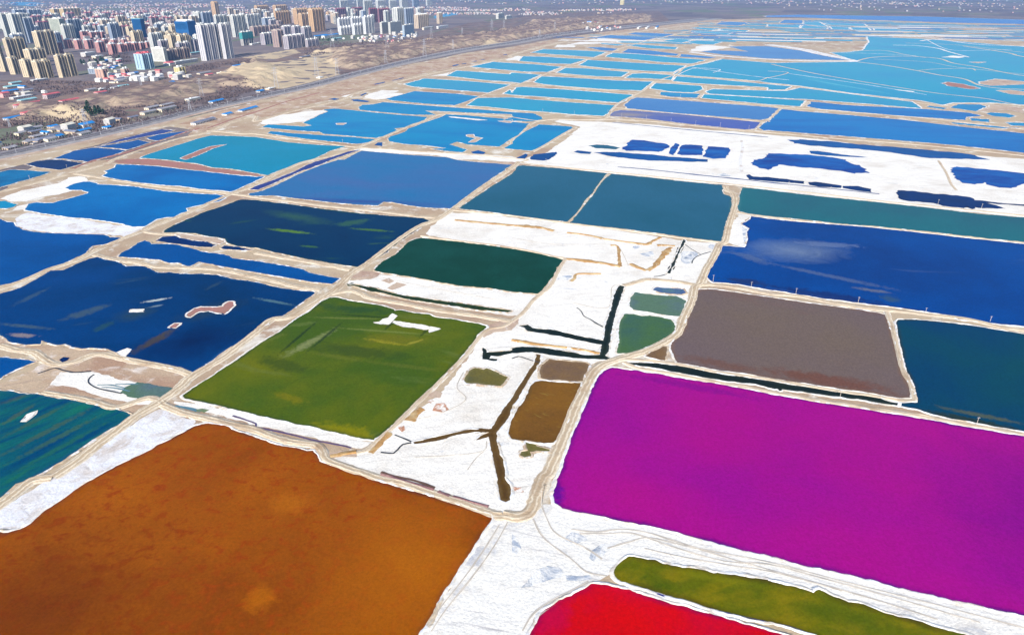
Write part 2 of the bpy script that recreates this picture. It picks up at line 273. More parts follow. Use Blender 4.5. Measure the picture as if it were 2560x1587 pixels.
# far plain: patchy winter farmland
t = NT('winter_farmland')
vor = t.n('TexVoronoi', feature='F1'); vor.inputs['Scale'].default_value = 0.004; t.l(t.coord((1,0.5,1), 0.3), vor.inputs['Vector'])
pc = t.n('SeparateColor'); t.l(vor.outputs['Color'], pc.inputs[0])
c = t.mix(pc.outputs[0], (0.15,0.125,0.14,1), (0.25,0.205,0.20,1))
c = t.mix(t.ramp(pc.outputs[1], 0.72, 0.86), c, (0.17,0.19,0.13,1))
c = t.mix(t.ramp(t.noise(0.0025, 8, 0.65, 0.5), 0.5, 0.72), c, (0.31,0.245,0.215,1))
c = t.mix(t.ramp(t.noise(0.03, 6, 0.7), 0.55, 0.75), c, (0.15,0.12,0.12,1))
c = t.mix(t.math('MULTIPLY', t.ramp(t.noise(0.02, 5, 0.7, sc3=(0.15,1,1), rot=0.2), 0.6, 0.7), 0.5), c, (0.44,0.36,0.31,1))
t.bump(t.noise(0.05, 6, 0.7), 0.6, 4.0); G_['plain'] = t.out(c, 0.95, 0.05)
# shore terrace and loess bluff
t = NT('loess_and_sand'); at = t.n('Attribute'); at.attribute_name = 'sand'
geo = t.n('NewGeometry'); sx = t.n('SeparateXYZ'); t.l(geo.outputs['True Normal'], sx.inputs[0])
c = t.mix(t.ramp(t.noise(0.012, 7, 0.68, 0.4), 0.42, 0.66), (0.19,0.135,0.125,1), (0.34,0.235,0.185,1))
c = t.mix(t.ramp(t.noise(0.05, 6, 0.7, sc3=(0.3,1,1), rot=0.2), 0.56, 0.72), c, (0.14,0.105,0.10,1))
slope = t.ramp(t.math('SUBTRACT', 1.0, sx.outputs[2]), 0.02, 0.10)
c = t.mix(slope, c, t.mix(t.noise(0.03, 6, 0.7), (0.28,0.20,0.155,1), (0.52,0.41,0.29,1)))
sandc = t.mix(t.ramp(t.noise(0.02, 6, 0.7, sc3=(0.4,1,1), rot=0.2), 0.4, 0.7), (0.64,0.51,0.33,1), (0.48,0.36,0.25,1))
gu = t.math('MULTIPLY', t.ramp(t.noise(0.045, 6, 0.72, 1.0, sc3=(1,0.22,1), rot=1.25), 0.52, 0.62), 0.75)
c = t.mix(gu, c, (0.13,0.095,0.09,1))
c = t.mix(t.ramp(t.math('ADD', at.outputs['Fac'], t.math('MULTIPLY', t.math('SUBTRACT', t.noise(0.02, 7, 0.7), 0.5), 0.8)), 0.45, 0.6), c, sandc)
t.bump(t.noise(0.12, 7, 0.7), 0.8, 2.5); G_['hills'] = t.out(c, 0.95, 0.05)

# ------------------------------------------------------------ ground sheets
def fbm(x, y, s, o=4):
    v = 0; a = 1; n = 0
    for k in range(o):
        v += a*noise.noise((x*s*2**k, y*s*2**k, 3.7*k)); n += a; a *= 0.55
    return v/n
def ragged(P, amp=1.0, closed=True, seed=0.0):
    """subdivide an outline and fray it like a natural shore"""
    out = []; n = len(P)
    if closed: amp = min(amp, max(0.25, 0.05*math.sqrt(abs(area(P)))/max(0.7, math.hypot(*P[0])/700)))
    for i in range(n if closed else n-1):
        a, b = P[i], P[(i+1) % n]; L = math.hypot(b[0]-a[0], b[1]-a[1])
        D = max(150, math.hypot((a[0]+b[0])/2, (a[1]+b[1])/2)); step = max(1.6, D/330)
        k = max(1, min(400, int(L/step)))
        nx, ny = ((b[1]-a[1])/L, -(b[0]-a[0])/L) if L else (0, 0)
        A = amp*max(0.7, D/700)
        for j in range(k):
            f = j/k; x = a[0]+(b[0]-a[0])*f; y = a[1]+(b[1]-a[1])*f
            m = min(1, 0.3 + 4*min(f, 1-f))*A
            d = (noise.noise((x/(9*A+3), y/(9*A+3), seed))*1.1 + noise.noise((x/(2.2*A+1), y/(2.2*A+1), seed+5))*0.9)*m
            out.append((x+nx*d, y+ny*d))
    if not closed: out.append(tuple(P[-1]))
    return out
def area(P): return 0.5*sum(P[i][0]*P[(i+1)%len(P)][1]-P[(i+1)%len(P)][0]*P[i][1] for i in range(len(P)))
def ccw(P): return P if area(P) > 0 else P[::-1]
def sheet(name, P, z, mat, parent=None):
    return link(name, mesh(name, [(x, y, z) for x, y in P], [tuple(range(len(P)))]), mat, parent)
def rim(P, z_in, z_top, width, mat, name, parent=None, z_out=0.43):
    """low ragged bank round a closed outline; crest just outside the waterline"""
    n = len(P); V = []; Fc = []
    for i in range(n):
        a, b, c_ = P[i-1], P[i], P[(i+1) % n]
        tx, ty = c_[0]-a[0], c_[1]-a[1]; l = math.hypot(tx, ty) or 1; nx, ny = ty/l, -tx/l
        D = math.hypot(*b); wd = width*max(1.0, D/1100)*(0.75+0.9*abs(noise.noise((b[0]/7, b[1]/7, 9.1)))+0.5*noise.noise((b[0]/40, b[1]/40, 2)))
        h = z_top*(0.8+0.5*noise.noise((b[0]/5, b[1]/5, 4)))
        for off, z in ((-0.35, z_in), (wd*0.35, h), (wd*0.7, h*0.92), (wd*1.15, z_out)):
            V.append((b[0]+nx*off, b[1]+ny*off, z))
    for i in range(n):
        j = (i+1) % n
        for k in range(3): Fc.append((i*4+k, i*4+k+1, j*4+k+1, j*4+k))
    return link(name, mesh(name, V, Fc), mat, parent)
def shallows(P, z, width, mat):
    n = len(P); V = []; Fc = []; E = []
    for i in range(n):
        a, b, c_ = P[i-2], P[i], P[(i+2) % n]
        tx, ty = c_[0]-a[0], c_[1]-a[1]; l = math.hypot(tx, ty) or 1; nx, ny = -ty/l, tx/l; D = math.hypot(*b)
        wd = width*max(1.0, D/700)*(0.8+0.9*abs(noise.noise((b[0]/35, b[1]/35, 3.3))))
        for k, (o_, zz, e_) in enumerate(((-0.2, 0.10, 1.0), (wd*0.4, 0.05, 0.55), (wd, 0.01, 0.0))):
            V.append((b[0]+nx*o_, b[1]+ny*o_, z+zz)); E.append(e_)
    for i in range(n):
        j = (i+1) % n
        for k in range(2): Fc.append((i*3+k, j*3+k, j*3+k+1, i*3+k+1))
    me = mesh('shallows', V, Fc); a_ = me.attributes.new('edge', 'FLOAT', 'POINT'); a_.data.foreach_set('value', E)
    return link('shallow_water', me, mat)
def smooth_line(P, step):
    out = [P[0]]
    for i in range(len(P)-1):
        p0 = P[max(0, i-1)]; p1 = P[i]; p2 = P[i+1]; p3 = P[min(len(P)-1, i+2)]
        L = math.hypot(p2[0]-p1[0], p2[1]-p1[1]); k = max(1, int(L/step))
        for j in range(1, k+1):
            f = j/k
            q = [0.5*((2*p1[c])+(-p0[c]+p2[c])*f+(2*p0[c]-5*p1[c]+4*p2[c]-p3[c])*f*f+(-p0[c]+3*p1[c]-3*p2[c]+p3[c])*f**3) for c in (0, 1)]
            out.append(tuple(q))
    return out
def ribbon(name, P, hw, prof, mat, jag=0.0, seed=0, parent=None, taper=False):
    """prof: list of (offset fraction -1..1, z) across; uv x across, y along"""
    D0 = math.hypot(*P[0]); P = smooth_line(P, max(2.0, D0/300)); n = len(P); m = len(prof); V = []; Fc = []; UV = []; s = 0
    for i in range(n):
        a = P[max(0, i-1)]; b = P[min(n-1, i+1)]; tx, ty = b[0]-a[0], b[1]-a[1]; l = math.hypot(tx, ty) or 1; nx, ny = ty/l, -tx/l
        if i: s += math.hypot(P[i][0]-P[i-1][0], P[i][1]-P[i-1][1])
        x, y = P[i]; w_ = hw*max(1, math.hypot(x, y)/1600)
        if taper: w_ *= 0.35+0.9*abs(noise.noise((x/25, y/25, seed+3)))+0.25
        for k, (o, z) in enumerate(prof):
            jj = jag*w_*(noise.noise((x/6, y/6, seed+k))+0.6*noise.noise((x/2.3, y/2.3, seed+k+9))) if k in (0, m-1) else jag*0.3*w_*noise.noise((x/6, y/6, seed+k))
            zz = z*(0.85+0.3*noise.noise((x/9, y/9, k))) if 0 < k < m-1 else z
            V.append((x+nx*(o*w_+jj*(1 if o > 0 else -1)), y+ny*(o*w_+jj*(1 if o > 0 else -1)), zz))
            UV.append((k/(m-1), s))
    for i in range(n-1):
        for k in range(m-1): Fc.append((i*m+k, i*m+k+1, (i+1)*m+k+1, (i+1)*m+k))
    me = mesh(name, V, Fc); ul = me.uv_layers.new(name='UVMap')
    li = np.empty(len(me.loops), dtype=np.int32); me.loops.foreach_get('vertex_index', li)
    ul.data.foreach_set('uv', np.array(UV, dtype=np.float32)[li].ravel())
    o = link(name, me, mat, parent)
    return o

# ------------------------------------------------------------ survey of the place, metres
SHORE=[(-633.7,805.3),(-632.6,826.4),(-649.5,882.3),(-672.4,951.4),(-576.8,1004.3),(-565.7,1069),(-548.1,1141.5),(-542.8,1213.9),(-616,1253.4),(-639.8,1185.8),(-655.4,1133),(-661.9,1088.3),(-674.4,1057.7),(-674.8,1004.3),(-693.3,970.2),(-703.9,945.3),(-709.3,927.3),(-752.5,1004.3),(-718.5,1076.6),(-684.4,1167.7),(-647.1,1279.2),(-614.1,1363.1),(-560.2,1550),(-493.5,1733.8),(-422.2,2023.6),(-315.7,2353.3),(-166.2,2735.6),(0,3001.1),(198,3440.9),(517.6,4015.9),(1010.4,4722.3),(1451.8,5372),(1935,5629.2),(2415,5629.2),(2994.5,5372),(3250.2,4709.6),(4151.7,3994),(1354.2,996.3),(306.2,138.6),(-367,138.6),(-1033.3,593.8)]
PONDS=[('pond','magenta','vivid magenta pond filling the right foreground',[(66.7,394.7),(93.9,387.1),(105.4,382.4),(129,375.2),(160,362.6),(159.9,362.2),(187.2,353),(216.9,343.2),(243.8,334.3),(263.8,326.3),(289.6,317.6),(328.7,298.5),(361.2,286.7),(254.6,169),(207.5,195.7),(189,202),(168.3,208.3),(147.4,216.6),(126.9,222.9),(114.7,228.2),(104.2,231.1),(90,237.3),(78.9,241.6),(66.9,246.1),(50.5,250.4),(39.8,254),(24.8,258.8),(20.9,262.6),(21,272),(24.2,281.9),(26.9,289.9),(33.4,316.1),(39.8,333.8),(47.1,357.7),(53.8,376.5),(57.6,385.8),(61.7,391.2)]),
('pond','red','scarlet pond at the bottom edge below the olive pond',[(35.2,212),(40.6,211.4),(44.9,210),(61.5,203.4),(65.5,201.5),(73.7,199.1),(85.6,194.9),(91.2,192.4),(101.3,188.4),(101.3,188.4),(106.2,186.8),(125,177.4),(108.2,138.6),(-4,138.6),(6.6,184.5),(7.1,186.8),(8.9,190.9),(11.1,195.4),(15.2,199.6),(21.1,203.9),(24.8,205.6),(28.6,208.3),(31.4,209.7),(33.8,211.7)]),
('pond','olive','narrow olive green pond with rounded end in the salt',[(50.4,226),(52.1,227.6),(56.6,226.6),(63.5,225.4),(68.6,222.9),(76.5,220.8),(87.3,217.8),(98.3,216.1),(109.9,214),(109.8,213.7),(119.9,210.3),(126.7,207.2),(129.6,208.9),(134.3,205),(139.2,202.3),(144.9,201.2),(148.2,199.1),(154.5,196),(162.4,193.1),(172.4,188.4),(177.8,186.8),(188.2,180.9),(169.8,152.2),(135.4,167.4),(119.5,186.8),(114,188.9),(102.9,193.1),(102.8,192.9),(94.1,194.9),(86.3,197.5),(78.4,200.4),(67.5,204.7),(63.1,206.7),(53.9,210.6),(46.7,213.4),(44.8,216.3),(44.9,219.9),(47.1,222.9)]),
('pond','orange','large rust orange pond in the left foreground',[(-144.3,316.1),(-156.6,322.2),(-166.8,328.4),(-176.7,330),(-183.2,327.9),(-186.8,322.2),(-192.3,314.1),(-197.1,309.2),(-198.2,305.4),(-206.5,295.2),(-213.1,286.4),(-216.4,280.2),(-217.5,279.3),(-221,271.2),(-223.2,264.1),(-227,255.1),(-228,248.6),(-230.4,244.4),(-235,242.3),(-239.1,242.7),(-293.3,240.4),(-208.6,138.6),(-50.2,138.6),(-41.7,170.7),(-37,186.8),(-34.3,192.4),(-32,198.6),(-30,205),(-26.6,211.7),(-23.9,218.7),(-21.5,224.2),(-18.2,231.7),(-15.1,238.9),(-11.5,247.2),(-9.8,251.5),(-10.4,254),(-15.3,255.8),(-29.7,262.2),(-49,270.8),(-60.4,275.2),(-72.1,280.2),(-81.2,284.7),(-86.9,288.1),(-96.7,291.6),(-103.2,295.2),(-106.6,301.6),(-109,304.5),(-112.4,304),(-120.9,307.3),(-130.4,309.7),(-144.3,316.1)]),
('pond','green','big grass green pond in the centre left with pale algae streaks',[(-156.4,488.7),(-153.6,500.7),(-148.5,507.9),(-141.6,507.9),(-129.9,501.7),(-116.1,496.6),(-102.5,491.6),(-93.2,485.7),(-91.9,482.8),(-87.1,483.8),(-75.7,479),(-63.8,476.2),(-58.5,471.5),(-43.5,467.4),(-29.5,462),(-19.7,456.7),(-18.9,454.1),(-25.4,441.3),(-27.2,431.4),(-32.4,417.3),(-37.2,402.5),(-45.9,380.4),(-53.9,360.2),(-61.7,344.9),(-68.8,329.5),(-72.1,323.2),(-75.9,317.1),(-77.7,314.1),(-84.6,315.6),(-97.5,320.1),(-110.8,325.3),(-124.2,329.5),(-138,334.3),(-152.1,339.3),(-164.4,343.7),(-175.6,348.3),(-190.6,353.6),(-201.9,357.1),(-204.5,360.2),(-203.3,365.1),(-199.5,375.2),(-195.8,383.1),(-185.1,411.3),(-180.8,424.3),(-172.1,444.6),(-166,463.8),(-164.6,467.4),(-161.9,475.2),(-158.6,480.9)]),
('pond','bottle','dark bottle green pond in the middle of the salt works',[(-122.8,566.4),(-122.8,571.4),(-119.2,589.7),(-110,606.2),(-106.5,623.4),(-102.8,641.5),(-97.5,649.3),(-91.7,654.1),(-60,644.6),(-28,633.9),(0,621.9),(20.2,611.8),(39.6,599.2),(47.1,592.4),(47.2,587),(40.1,574),(36.2,554),(29.8,535.3),(24.7,521.9),(21,515.4),(0,519.7),(-19.5,527.4),(-46.6,533),(-65.4,541),(-84.8,550.4),(-114.4,561.4)]),
('pond','navygreen','dark navy pond with drifting green algae',[(-357.9,670.4),(-360.5,677.2),(-359.4,694.5),(-354,710.7),(-344.2,743.3),(-336.6,757.5),(-324.3,787.3),(-319.1,790.4),(-303.1,787.3),(-261.1,772.2),(-206.3,749.3),(-167.6,735.4),(-130.6,725.8),(-97.1,718.2),(-89.3,710.7),(-100.6,673.8),(-112.2,641.5),(-122,606.2),(-136.1,576.5),(-139.6,574.5),(-161.6,583),(-188.7,593.7),(-223.8,611.8),(-248.4,624.9),(-267.4,629.4),(-281.1,638.4),(-287.9,650.9),(-298.2,655.7),(-313,660.5),(-324.4,667.1),(-342.1,670.4)]),
('pond','royal','narrow blue pond between two sandy dikes on the left',[(-369.2,600.6),(-372,611.8),(-369.3,620.5),(-370,638.4),(-366.4,646.2),(-358.9,641.5),(-354.9,635.4),(-347.6,635.4),(-332,635.4),(-300.7,617.6),(-297.5,614.7),(-280.1,609),(-266,603.4),(-260.4,596.5),(-236.5,589.7),(-208.9,579.1),(-186.8,568.9),(-180.1,561.4),(-159,551.6),(-149.8,548.1),(-153.5,536.4),(-169.8,539.9),(-182,544.5),(-205.9,554),(-216.4,557.7),(-227.4,562.6),(-238,566.4),(-268.5,579.1),(-288.7,588.3),(-292.8,575.2),(-301.4,581.7),(-307,585.7),(-314.2,584.4),(-328.3,593.7),(-333.2,593.7),(-349.9,597.8)]),
('pond','navy','small dark pool beside the sandy spit on the left',[(-355.1,644.6),(-353.5,657.3),(-342.1,660.5),(-335,654.1),(-315,644.6),(-303.9,643.1),(-290.2,632.4),(-292,626.4),(-308.7,629.4),(-326.8,635.4),(-338.6,638.4)]),
('pond','navy','tiny dark sliver pool east of the sandy spit',[(-281.6,623.4),(-281.3,630.9),(-266.8,627.9),(-248.9,617.6),(-258,617.6),(-274.4,620.5)]),
('pond','royalstreak','large royal blue pond on the left with salt islets',[(-388,600.6),(-379.4,593.7),(-364.8,588.3),(-358.8,584.4),(-350,576.5),(-341,577.8),(-332.7,576.5),(-321.8,567.6),(-314.2,561.4),(-304.4,562.6),(-293.4,558.9),(-274.7,558.9),(-259.7,556.5),(-242.2,546.9),(-219.7,539.9),(-192.9,526.3),(-165.4,519.7),(-163.1,517.5),(-166.7,504.8),(-171.5,488.7),(-179.2,467.4),(-181.6,467.5),(-188.8,448),(-195.4,429.8),(-201.4,415.8),(-204,403.9),(-207.4,394.7),(-209.7,389.8),(-211.2,388.5),(-224.5,393.3),(-237.3,398.2),(-250.1,402.5),(-259.4,405.4),(-265.2,408.3),(-274.9,415.8),(-285.2,421.2),(-288.1,421.2),(-297.5,422),(-300.8,421.2),(-310.3,423.5),(-317.5,428.2),(-321.1,426.7),(-328.6,429),(-337.1,433.1),(-335.1,427.4),(-344.4,426.7),(-352.7,429),(-358.8,431.4),(-366.9,437.9),(-374.1,442.9),(-436.1,447.4),(-475.7,474.5),(-422.9,515.4),(-413.9,528.5),(-412.3,551.6),(-411.9,566.4),(-401.3,567.6),(-398.5,579.1),(-395.8,589.7),(-393.7,596.5)]),
('pond','royal','deep blue pond at the left edge below a pale dike',[(-558.4,716.3),(-544.1,705.3),(-535,703.4),(-524.5,691),(-504.5,677.2),(-483.9,670.4),(-460.1,667.1),(-437.5,665.5),(-417.1,663.8),(-406.3,655.7),(-393.7,654.1),(-393,638.4),(-399.7,635.4),(-409.9,629.4),(-408.1,620.5),(-405.3,611.8),(-407.7,595.1),(-414.6,574),(-419.6,558.9),(-425.8,539.9),(-434.8,533),(-476.2,520.3),(-627.2,720.8)]),
('pond','azure','bright blue pond with ragged salt shore on the left',[(-560.1,841),(-561.1,861.2),(-554.8,871.6),(-547.2,872.7),(-534.1,863.8),(-529.9,858.6),(-511,856.1),(-472.3,846),(-429.9,826.4),(-408.2,821.6),(-379.3,814.6),(-359,812.2),(-348.7,805.3),(-343.3,796.2),(-345.2,782.9),(-355.8,772.2),(-364.6,763.7),(-372,755.5),(-365.7,743.3),(-370.5,735.4),(-371.6,722),(-380.1,720.1),(-386.7,714.5),(-387.5,701.6),(-388.3,689.2),(-400.6,689.2),(-414,698),(-431.4,705.3),(-460.3,716.3),(-486.7,722),(-524.1,735.4),(-551.9,749.3),(-556,759.6),(-562.8,772.2),(-557,778.6),(-537,776.4),(-528.7,794),(-518.8,816.9),(-520.1,821.6),(-533.3,831.2),(-546.5,831.2)]),
('pond','turq','small turquoise pool at the left edge by white crust',[(-603.3,782.9),(-599.8,785.1),(-586.6,776.4),(-574.3,770),(-571.8,759.6),(-576.2,753.4),(-583.4,753.4),(-595,750.4),(-620.3,787.1)]),
('pond','azure','long blue pond beside the shore road on the left',[(-546.2,901.5),(-548.3,918.6),(-557.3,927.3),(-553.8,948.3),(-562,967),(-537.9,963.9),(-496,954.5),(-451,936.2),(-411.6,921.5),(-374.6,907.1),(-339.7,895.9),(-329.4,898.7),(-333.3,876.9),(-338.8,853.5),(-342.8,831.2),(-348,824),(-358.9,828.8),(-388.1,836.1),(-421.1,851),(-450.3,856.1),(-483.6,869),(-509.6,879.6),(-529.1,890.4)]),
('pond','turqdark','teal pond at the left edge next to the highway',[(-696.7,921.5),(-692,936.2),(-659.1,930.3),(-627.6,921.5),(-630.3,895.9),(-639.1,866.4),(-644.1,843.5),(-671.3,825.3),(-727.5,903.6)]),
('pond','navy','dark blue pond second along the highway',[(-691.3,967),(-686.9,986.4),(-669.9,996.3),(-652.5,993),(-612.2,973.4),(-621.6,933.2),(-653.8,945.3)]),
('pond','royal','blue pond third along the highway',[(-671.7,1004.3),(-672.3,1054),(-655.5,1076.6),(-623.3,1069),(-594.6,1057.7),(-594.9,1039.3),(-601.9,996.2),(-610.9,981.8),(-657.7,1001.7),(-672,999.7)]),
('pond','royal','blue pond fourth along the highway',[(-655.6,1082.8),(-636.4,1100.1),(-614.1,1137.3),(-585,1116.4),(-588.4,1088.3),(-594.8,1061.4),(-625.7,1076.6)]),
('pond','violet','violet sliver of water closest to the highway bank',[(-651.9,1088.3),(-648.5,1133),(-635.3,1176.7),(-617.9,1228.5),(-591.1,1218.7),(-596.7,1190.4),(-617.7,1158.9),(-641.5,1109.8)]),
('pond','royal','blue pond at the far end of the highway row',[(-608.1,1150.1),(-601.5,1181.2),(-586.1,1195.1),(-557.8,1218.7),(-567.5,1185.8),(-569.4,1150.1),(-573.7,1128.8),(-587.7,1133)]),
('pond','teal','large teal pond with a reddish sand spit',[(-547.9,1025.1),(-542.3,1054),(-530,1100.1),(-521.9,1141.5),(-509.6,1172.2),(-470.4,1167.7),(-428.4,1158.9),(-362.7,1116.4),(-306.2,1096.2),(-260.7,1088.3),(-279.3,1054),(-286.4,1018.1),(-290.2,996.3),(-304.5,970.2),(-321.4,927.3),(-327,904.3),(-346.4,915.7),(-386.4,939.2),(-419.3,948.3),(-447.6,970.2),(-478.8,983.1),(-498.6,993),(-534.2,1003.1),(-547.2,1004.3)]),
('pond','peri','wide periwinkle blue pond in the centre',[(-243.8,996.2),(-230.5,1054),(-162,1028.6),(-96.9,1011.2),(-79.9,993),(-48.5,979.9),(0,963.9),(-17,915.7),(-36.5,861.2),(-53.7,807.6),(-63.9,772.2),(-71,753.4),(-99.2,757.5),(-118.5,765.8),(-141.3,778.6),(-150.4,780.8),(-155.2,765.8),(-174,767.9),(-206.6,776.4),(-241.1,789.5),(-270.8,800.7),(-290.7,807.6),(-302.8,805.3),(-309.2,805.3),(-318.1,805.3),(-320.9,816.9),(-308.9,827.8),(-299.3,856.1),(-287.5,910),(-271.1,957.6),(-253.1,996.3)]),
('pond','violet','thin purple channel pond between twin pale dikes',[(-324.6,851),(-312.7,876.9),(-297.9,921.5),(-291.8,951.4),(-283.7,983.1),(-274.7,996.3),(-251.7,1046.6),(-235.3,1061.4),(-262.4,996.3),(-272.7,963.9),(-290.7,921.5),(-304.1,871.6),(-315.6,832.2),(-326.7,833.6)]),
('pond','slate','teal grey pond left of the thin white dike',[(-60.8,753.4),(-56.3,767.9),(-40.9,807.6),(-25.4,851),(0,912.8),(8.9,957.6),(14.9,960.7),(58.9,945.3),(128.9,915.7),(119.8,887.7),(108,851),(99.3,819.3),(87.9,789.5),(73.6,739.4),(59.2,705.3),(34.5,714.5),(0,727.7),(-26,741.3)]),
('pond','slate','teal grey pond right of the thin white dike',[(134.2,912.8),(182.1,893.2),(232.4,869),(268.4,856.1),(257.6,816.9),(262.6,803),(261.9,794),(247.9,747.3),(224.1,684),(208.9,643.1),(181.1,652.5),(152,667.1),(110.9,684),(62.4,701.6),(69.9,723.9),(78.2,751.4),(90,785.1),(99.2,812.2),(108.1,846),(118.5,876.9)]),
('pond','slate2','long green teal strip pond on the right',[(290.2,843.5),(304.6,838.5),(317.9,831.2),(372.2,803),(425.3,780.8),(474.8,757.5),(520.6,733.5),(561.4,720.8),(636.2,682.7),(577.6,609.5),(508,641.5),(471.7,654.1),(429.1,673.8),(382.5,691),(352.1,698),(313.1,714.5),(282.4,725.8),(265.1,733.5),(256.2,743.3),(258.7,759.6),(267.5,780.8),(275.5,807.6)]),
('pond','royalcloud','huge royal blue pond at the right with cloudy white patch',[(279.2,716.3),(309.6,705.3),(350.5,694.5),(380,685.7),(425.5,667.1),(468.8,649.3),(503.9,635.4),(579.4,588.7),(442.2,422.8),(382.8,455.8),(367.7,459.3),(340.7,467.5),(337.1,475.2),(323.8,480.9),(311.4,485.7),(301.7,489.7),(279.4,497.6),(251.7,506.9),(229.7,517.5),(214.4,524),(193.9,535.3),(172.6,539.9),(171.1,544.5),(170.5,556.5),(179.7,574),(183.8,589.7),(193.7,611.8),(200.6,626.4),(207,630.9),(226.4,626.4),(236.1,647.8),(242,670.4),(248.5,684),(244.9,698),(257.4,712.6),(263.8,725.8)]),
('pond','mauve','grey mauve pond above the magenta pond',[(156,524),(164.3,525.2),(176.7,521.9),(192.3,515.4),(209.3,509),(239.1,496.6),(261.1,488.7),(285.7,479),(288.8,475.2),(285.8,467.5),(280.3,453.2),(274.1,433.1),(264.6,409.8),(255.9,387.1),(253.8,375.2),(250.2,365.1),(246.1,357.7),(237.2,358.3),(226.1,362.6),(208.4,367.6),(190.9,373.9),(178.5,377.1),(166.4,381.7),(153,387.1),(133.6,392.6),(120.9,398.2),(111.5,401.1),(111.3,409.8),(111.6,422),(114,429.8),(123,442.9),(130,456.7),(133.6,467.5),(140.6,488.7),(149.3,511.1)]),
('pond','darkteal','dark teal pond at the right edge',[(290.3,462),(294.6,467.5),(308.4,467.5),(329.5,462),(349.1,454.9),(374.1,442.9),(423.5,417),(335.7,307.4),(292.7,322.2),(282.1,326.3),(267.7,332.7),(257.1,336),(247.7,341.5),(242.5,346),(234.2,348.7),(237.1,351.8),(247.9,352.6),(249.4,355.3),(252.6,362.6),(257.2,375.2),(261.5,391.2),(269.8,412.8),(281.3,441.3)]),
('channel','black','dark straight channel behind the magenta pond',[(78.8,401.8),(92.9,401.1),(113.4,396.8),(138.7,385.8),(165.1,377.8),(183.1,371.3),(201.5,366.9),(218.9,361.4),(227.1,357.7),(231.3,353),(236.8,351.6),(234,348.8),(227.2,351.2),(216.2,355.3),(198.4,359.5),(180.8,365.1),(170.3,367.6),(168.1,365.1),(167.9,368.2),(162.3,369.4),(155.7,373.9),(136.5,377.8),(111.3,387.1),(91.9,395.4),(79.6,398.2)]),
('pond','sage','rounded green pond inside a white salt rim',[(73.3,414.3),(74.6,423.5),(77.7,434.7),(78.2,446.3),(81.6,462),(83.2,467.4),(87.8,477.1),(94.4,477.1),(100.3,473.3),(106.2,474.3),(113.8,471.5),(121.1,467.5),(122,456.7),(119.4,448),(113.4,437.9),(101.6,428.2),(88.8,418.9),(80.7,414.3)]),
('pond','sageblue','pale green blue pond above the rounded green pond',[(94.1,496.6),(96.9,509),(103,519.7),(109.3,515.4),(121.8,512.2),(134.6,511.1),(140.5,502.8),(134.7,484.8),(129.7,473.3),(122.4,473.3),(113.3,477.1),(103.4,481.9),(95.6,484.8),(93.2,490.6)]),
('pond','slateblue','small slate blue pool behind the pale green pond',[(117.9,524),(121.4,528.5),(133.6,527.4),(143.8,525.2),(143.9,517.5),(139.6,514.3),(131.1,515.4),(123,518.6)]),
('pond','mauvebrown','small triangular brown pool between dikes',[(91.4,410.6),(98.2,418.1),(106.1,424.3),(109.3,423.5),(106.8,412.8),(103.7,404.7),(96.9,406.9)]),
('pond','khaki','small khaki pool on the white salt flat',[(-30.6,377.8),(-29.7,384.4),(-28.6,389.8),(-24.6,394),(-18.9,391.9),(-16.9,394),(-11.1,389.8),(-8.3,385.8),(-2.7,382.4),(-5.4,375.2),(-7.3,371.3),(-14.8,372.6),(-21.6,374.5),(-29.1,375.2)]),
('pond','mauvebrown','small mauve brown pond above the amber pond',[(18.5,388.5),(19.9,398.2),(25.3,406.1),(32.4,404.7),(40.1,402.5),(50,401.1),(51.9,398.2),(48.8,388.5),(45.7,377.8),(38.1,376.5),(30.8,379.1),(23.9,378.8),(18.6,381.7)]),
('pond','amber','amber brown pond beside the brown channel',[(14.6,376.5),(20.5,377.8),(27.2,376.2),(38,375.2),(44.1,375.2),(43.6,368.8),(40.8,360.2),(36.9,344.9),(32.9,333.8),(29.1,323.2),(25.6,315.1),(23,311.7),(17.7,311.2),(8.9,313.1),(0,315.1),(-1.1,317.1),(-2,320.1),(-1.2,328.4),(0,333.8),(2.5,342.6),(6.5,351.8),(9.9,362.6),(11.4,370.1)]),
('pond','khaki','khaki seep puddle below the amber pond',[(7.7,312.9),(13,311),(13.5,308.3),(20.9,305.4),(20.3,304),(13.4,304.9),(9.8,303.5),(10.3,299.8),(6.9,298.9),(4.3,300.7),(5.2,303.5),(8.7,304.5)]),
('channel','black','black branching drainage channel through the white flat',[(89.3,528.5),(91.7,533),(94.9,530.7),(91.2,517.5),(85.9,498.7),(81.2,482.8),(77.9,467.5),(73.6,449.7),(70.6,433.1),(67.1,417.3),(64.2,411.3),(68.1,405.4),(64.9,405.1),(61.3,405.8),(43.4,407.6),(29.2,411.3),(14.7,415.8),(0,414.3),(-10.1,409.8),(-14.5,410.6),(-15.8,406.9),(-10,406.1),(-10.7,403.2),(-20.1,406.1),(-20.4,422.7),(-18.5,420.4),(-17.6,415.8),(-8.8,416.6),(0,418.9),(0,422),(7.5,424.3),(22.4,422.7),(36.9,417.3),(51.1,412),(60.6,412),(63.8,426.7),(53,431.4),(38.3,437.9),(23.3,444.6),(11.7,448),(9.5,453.2),(5.5,455.8),(7.9,457),(11.9,458.5),(15,453.2),(31.3,449.7),(46.3,441.3),(65.3,433.1),(67.1,441.3),(69.7,456.7),(72.7,467.4),(78.7,488.7),(83.1,509),(86.3,519.7)]),
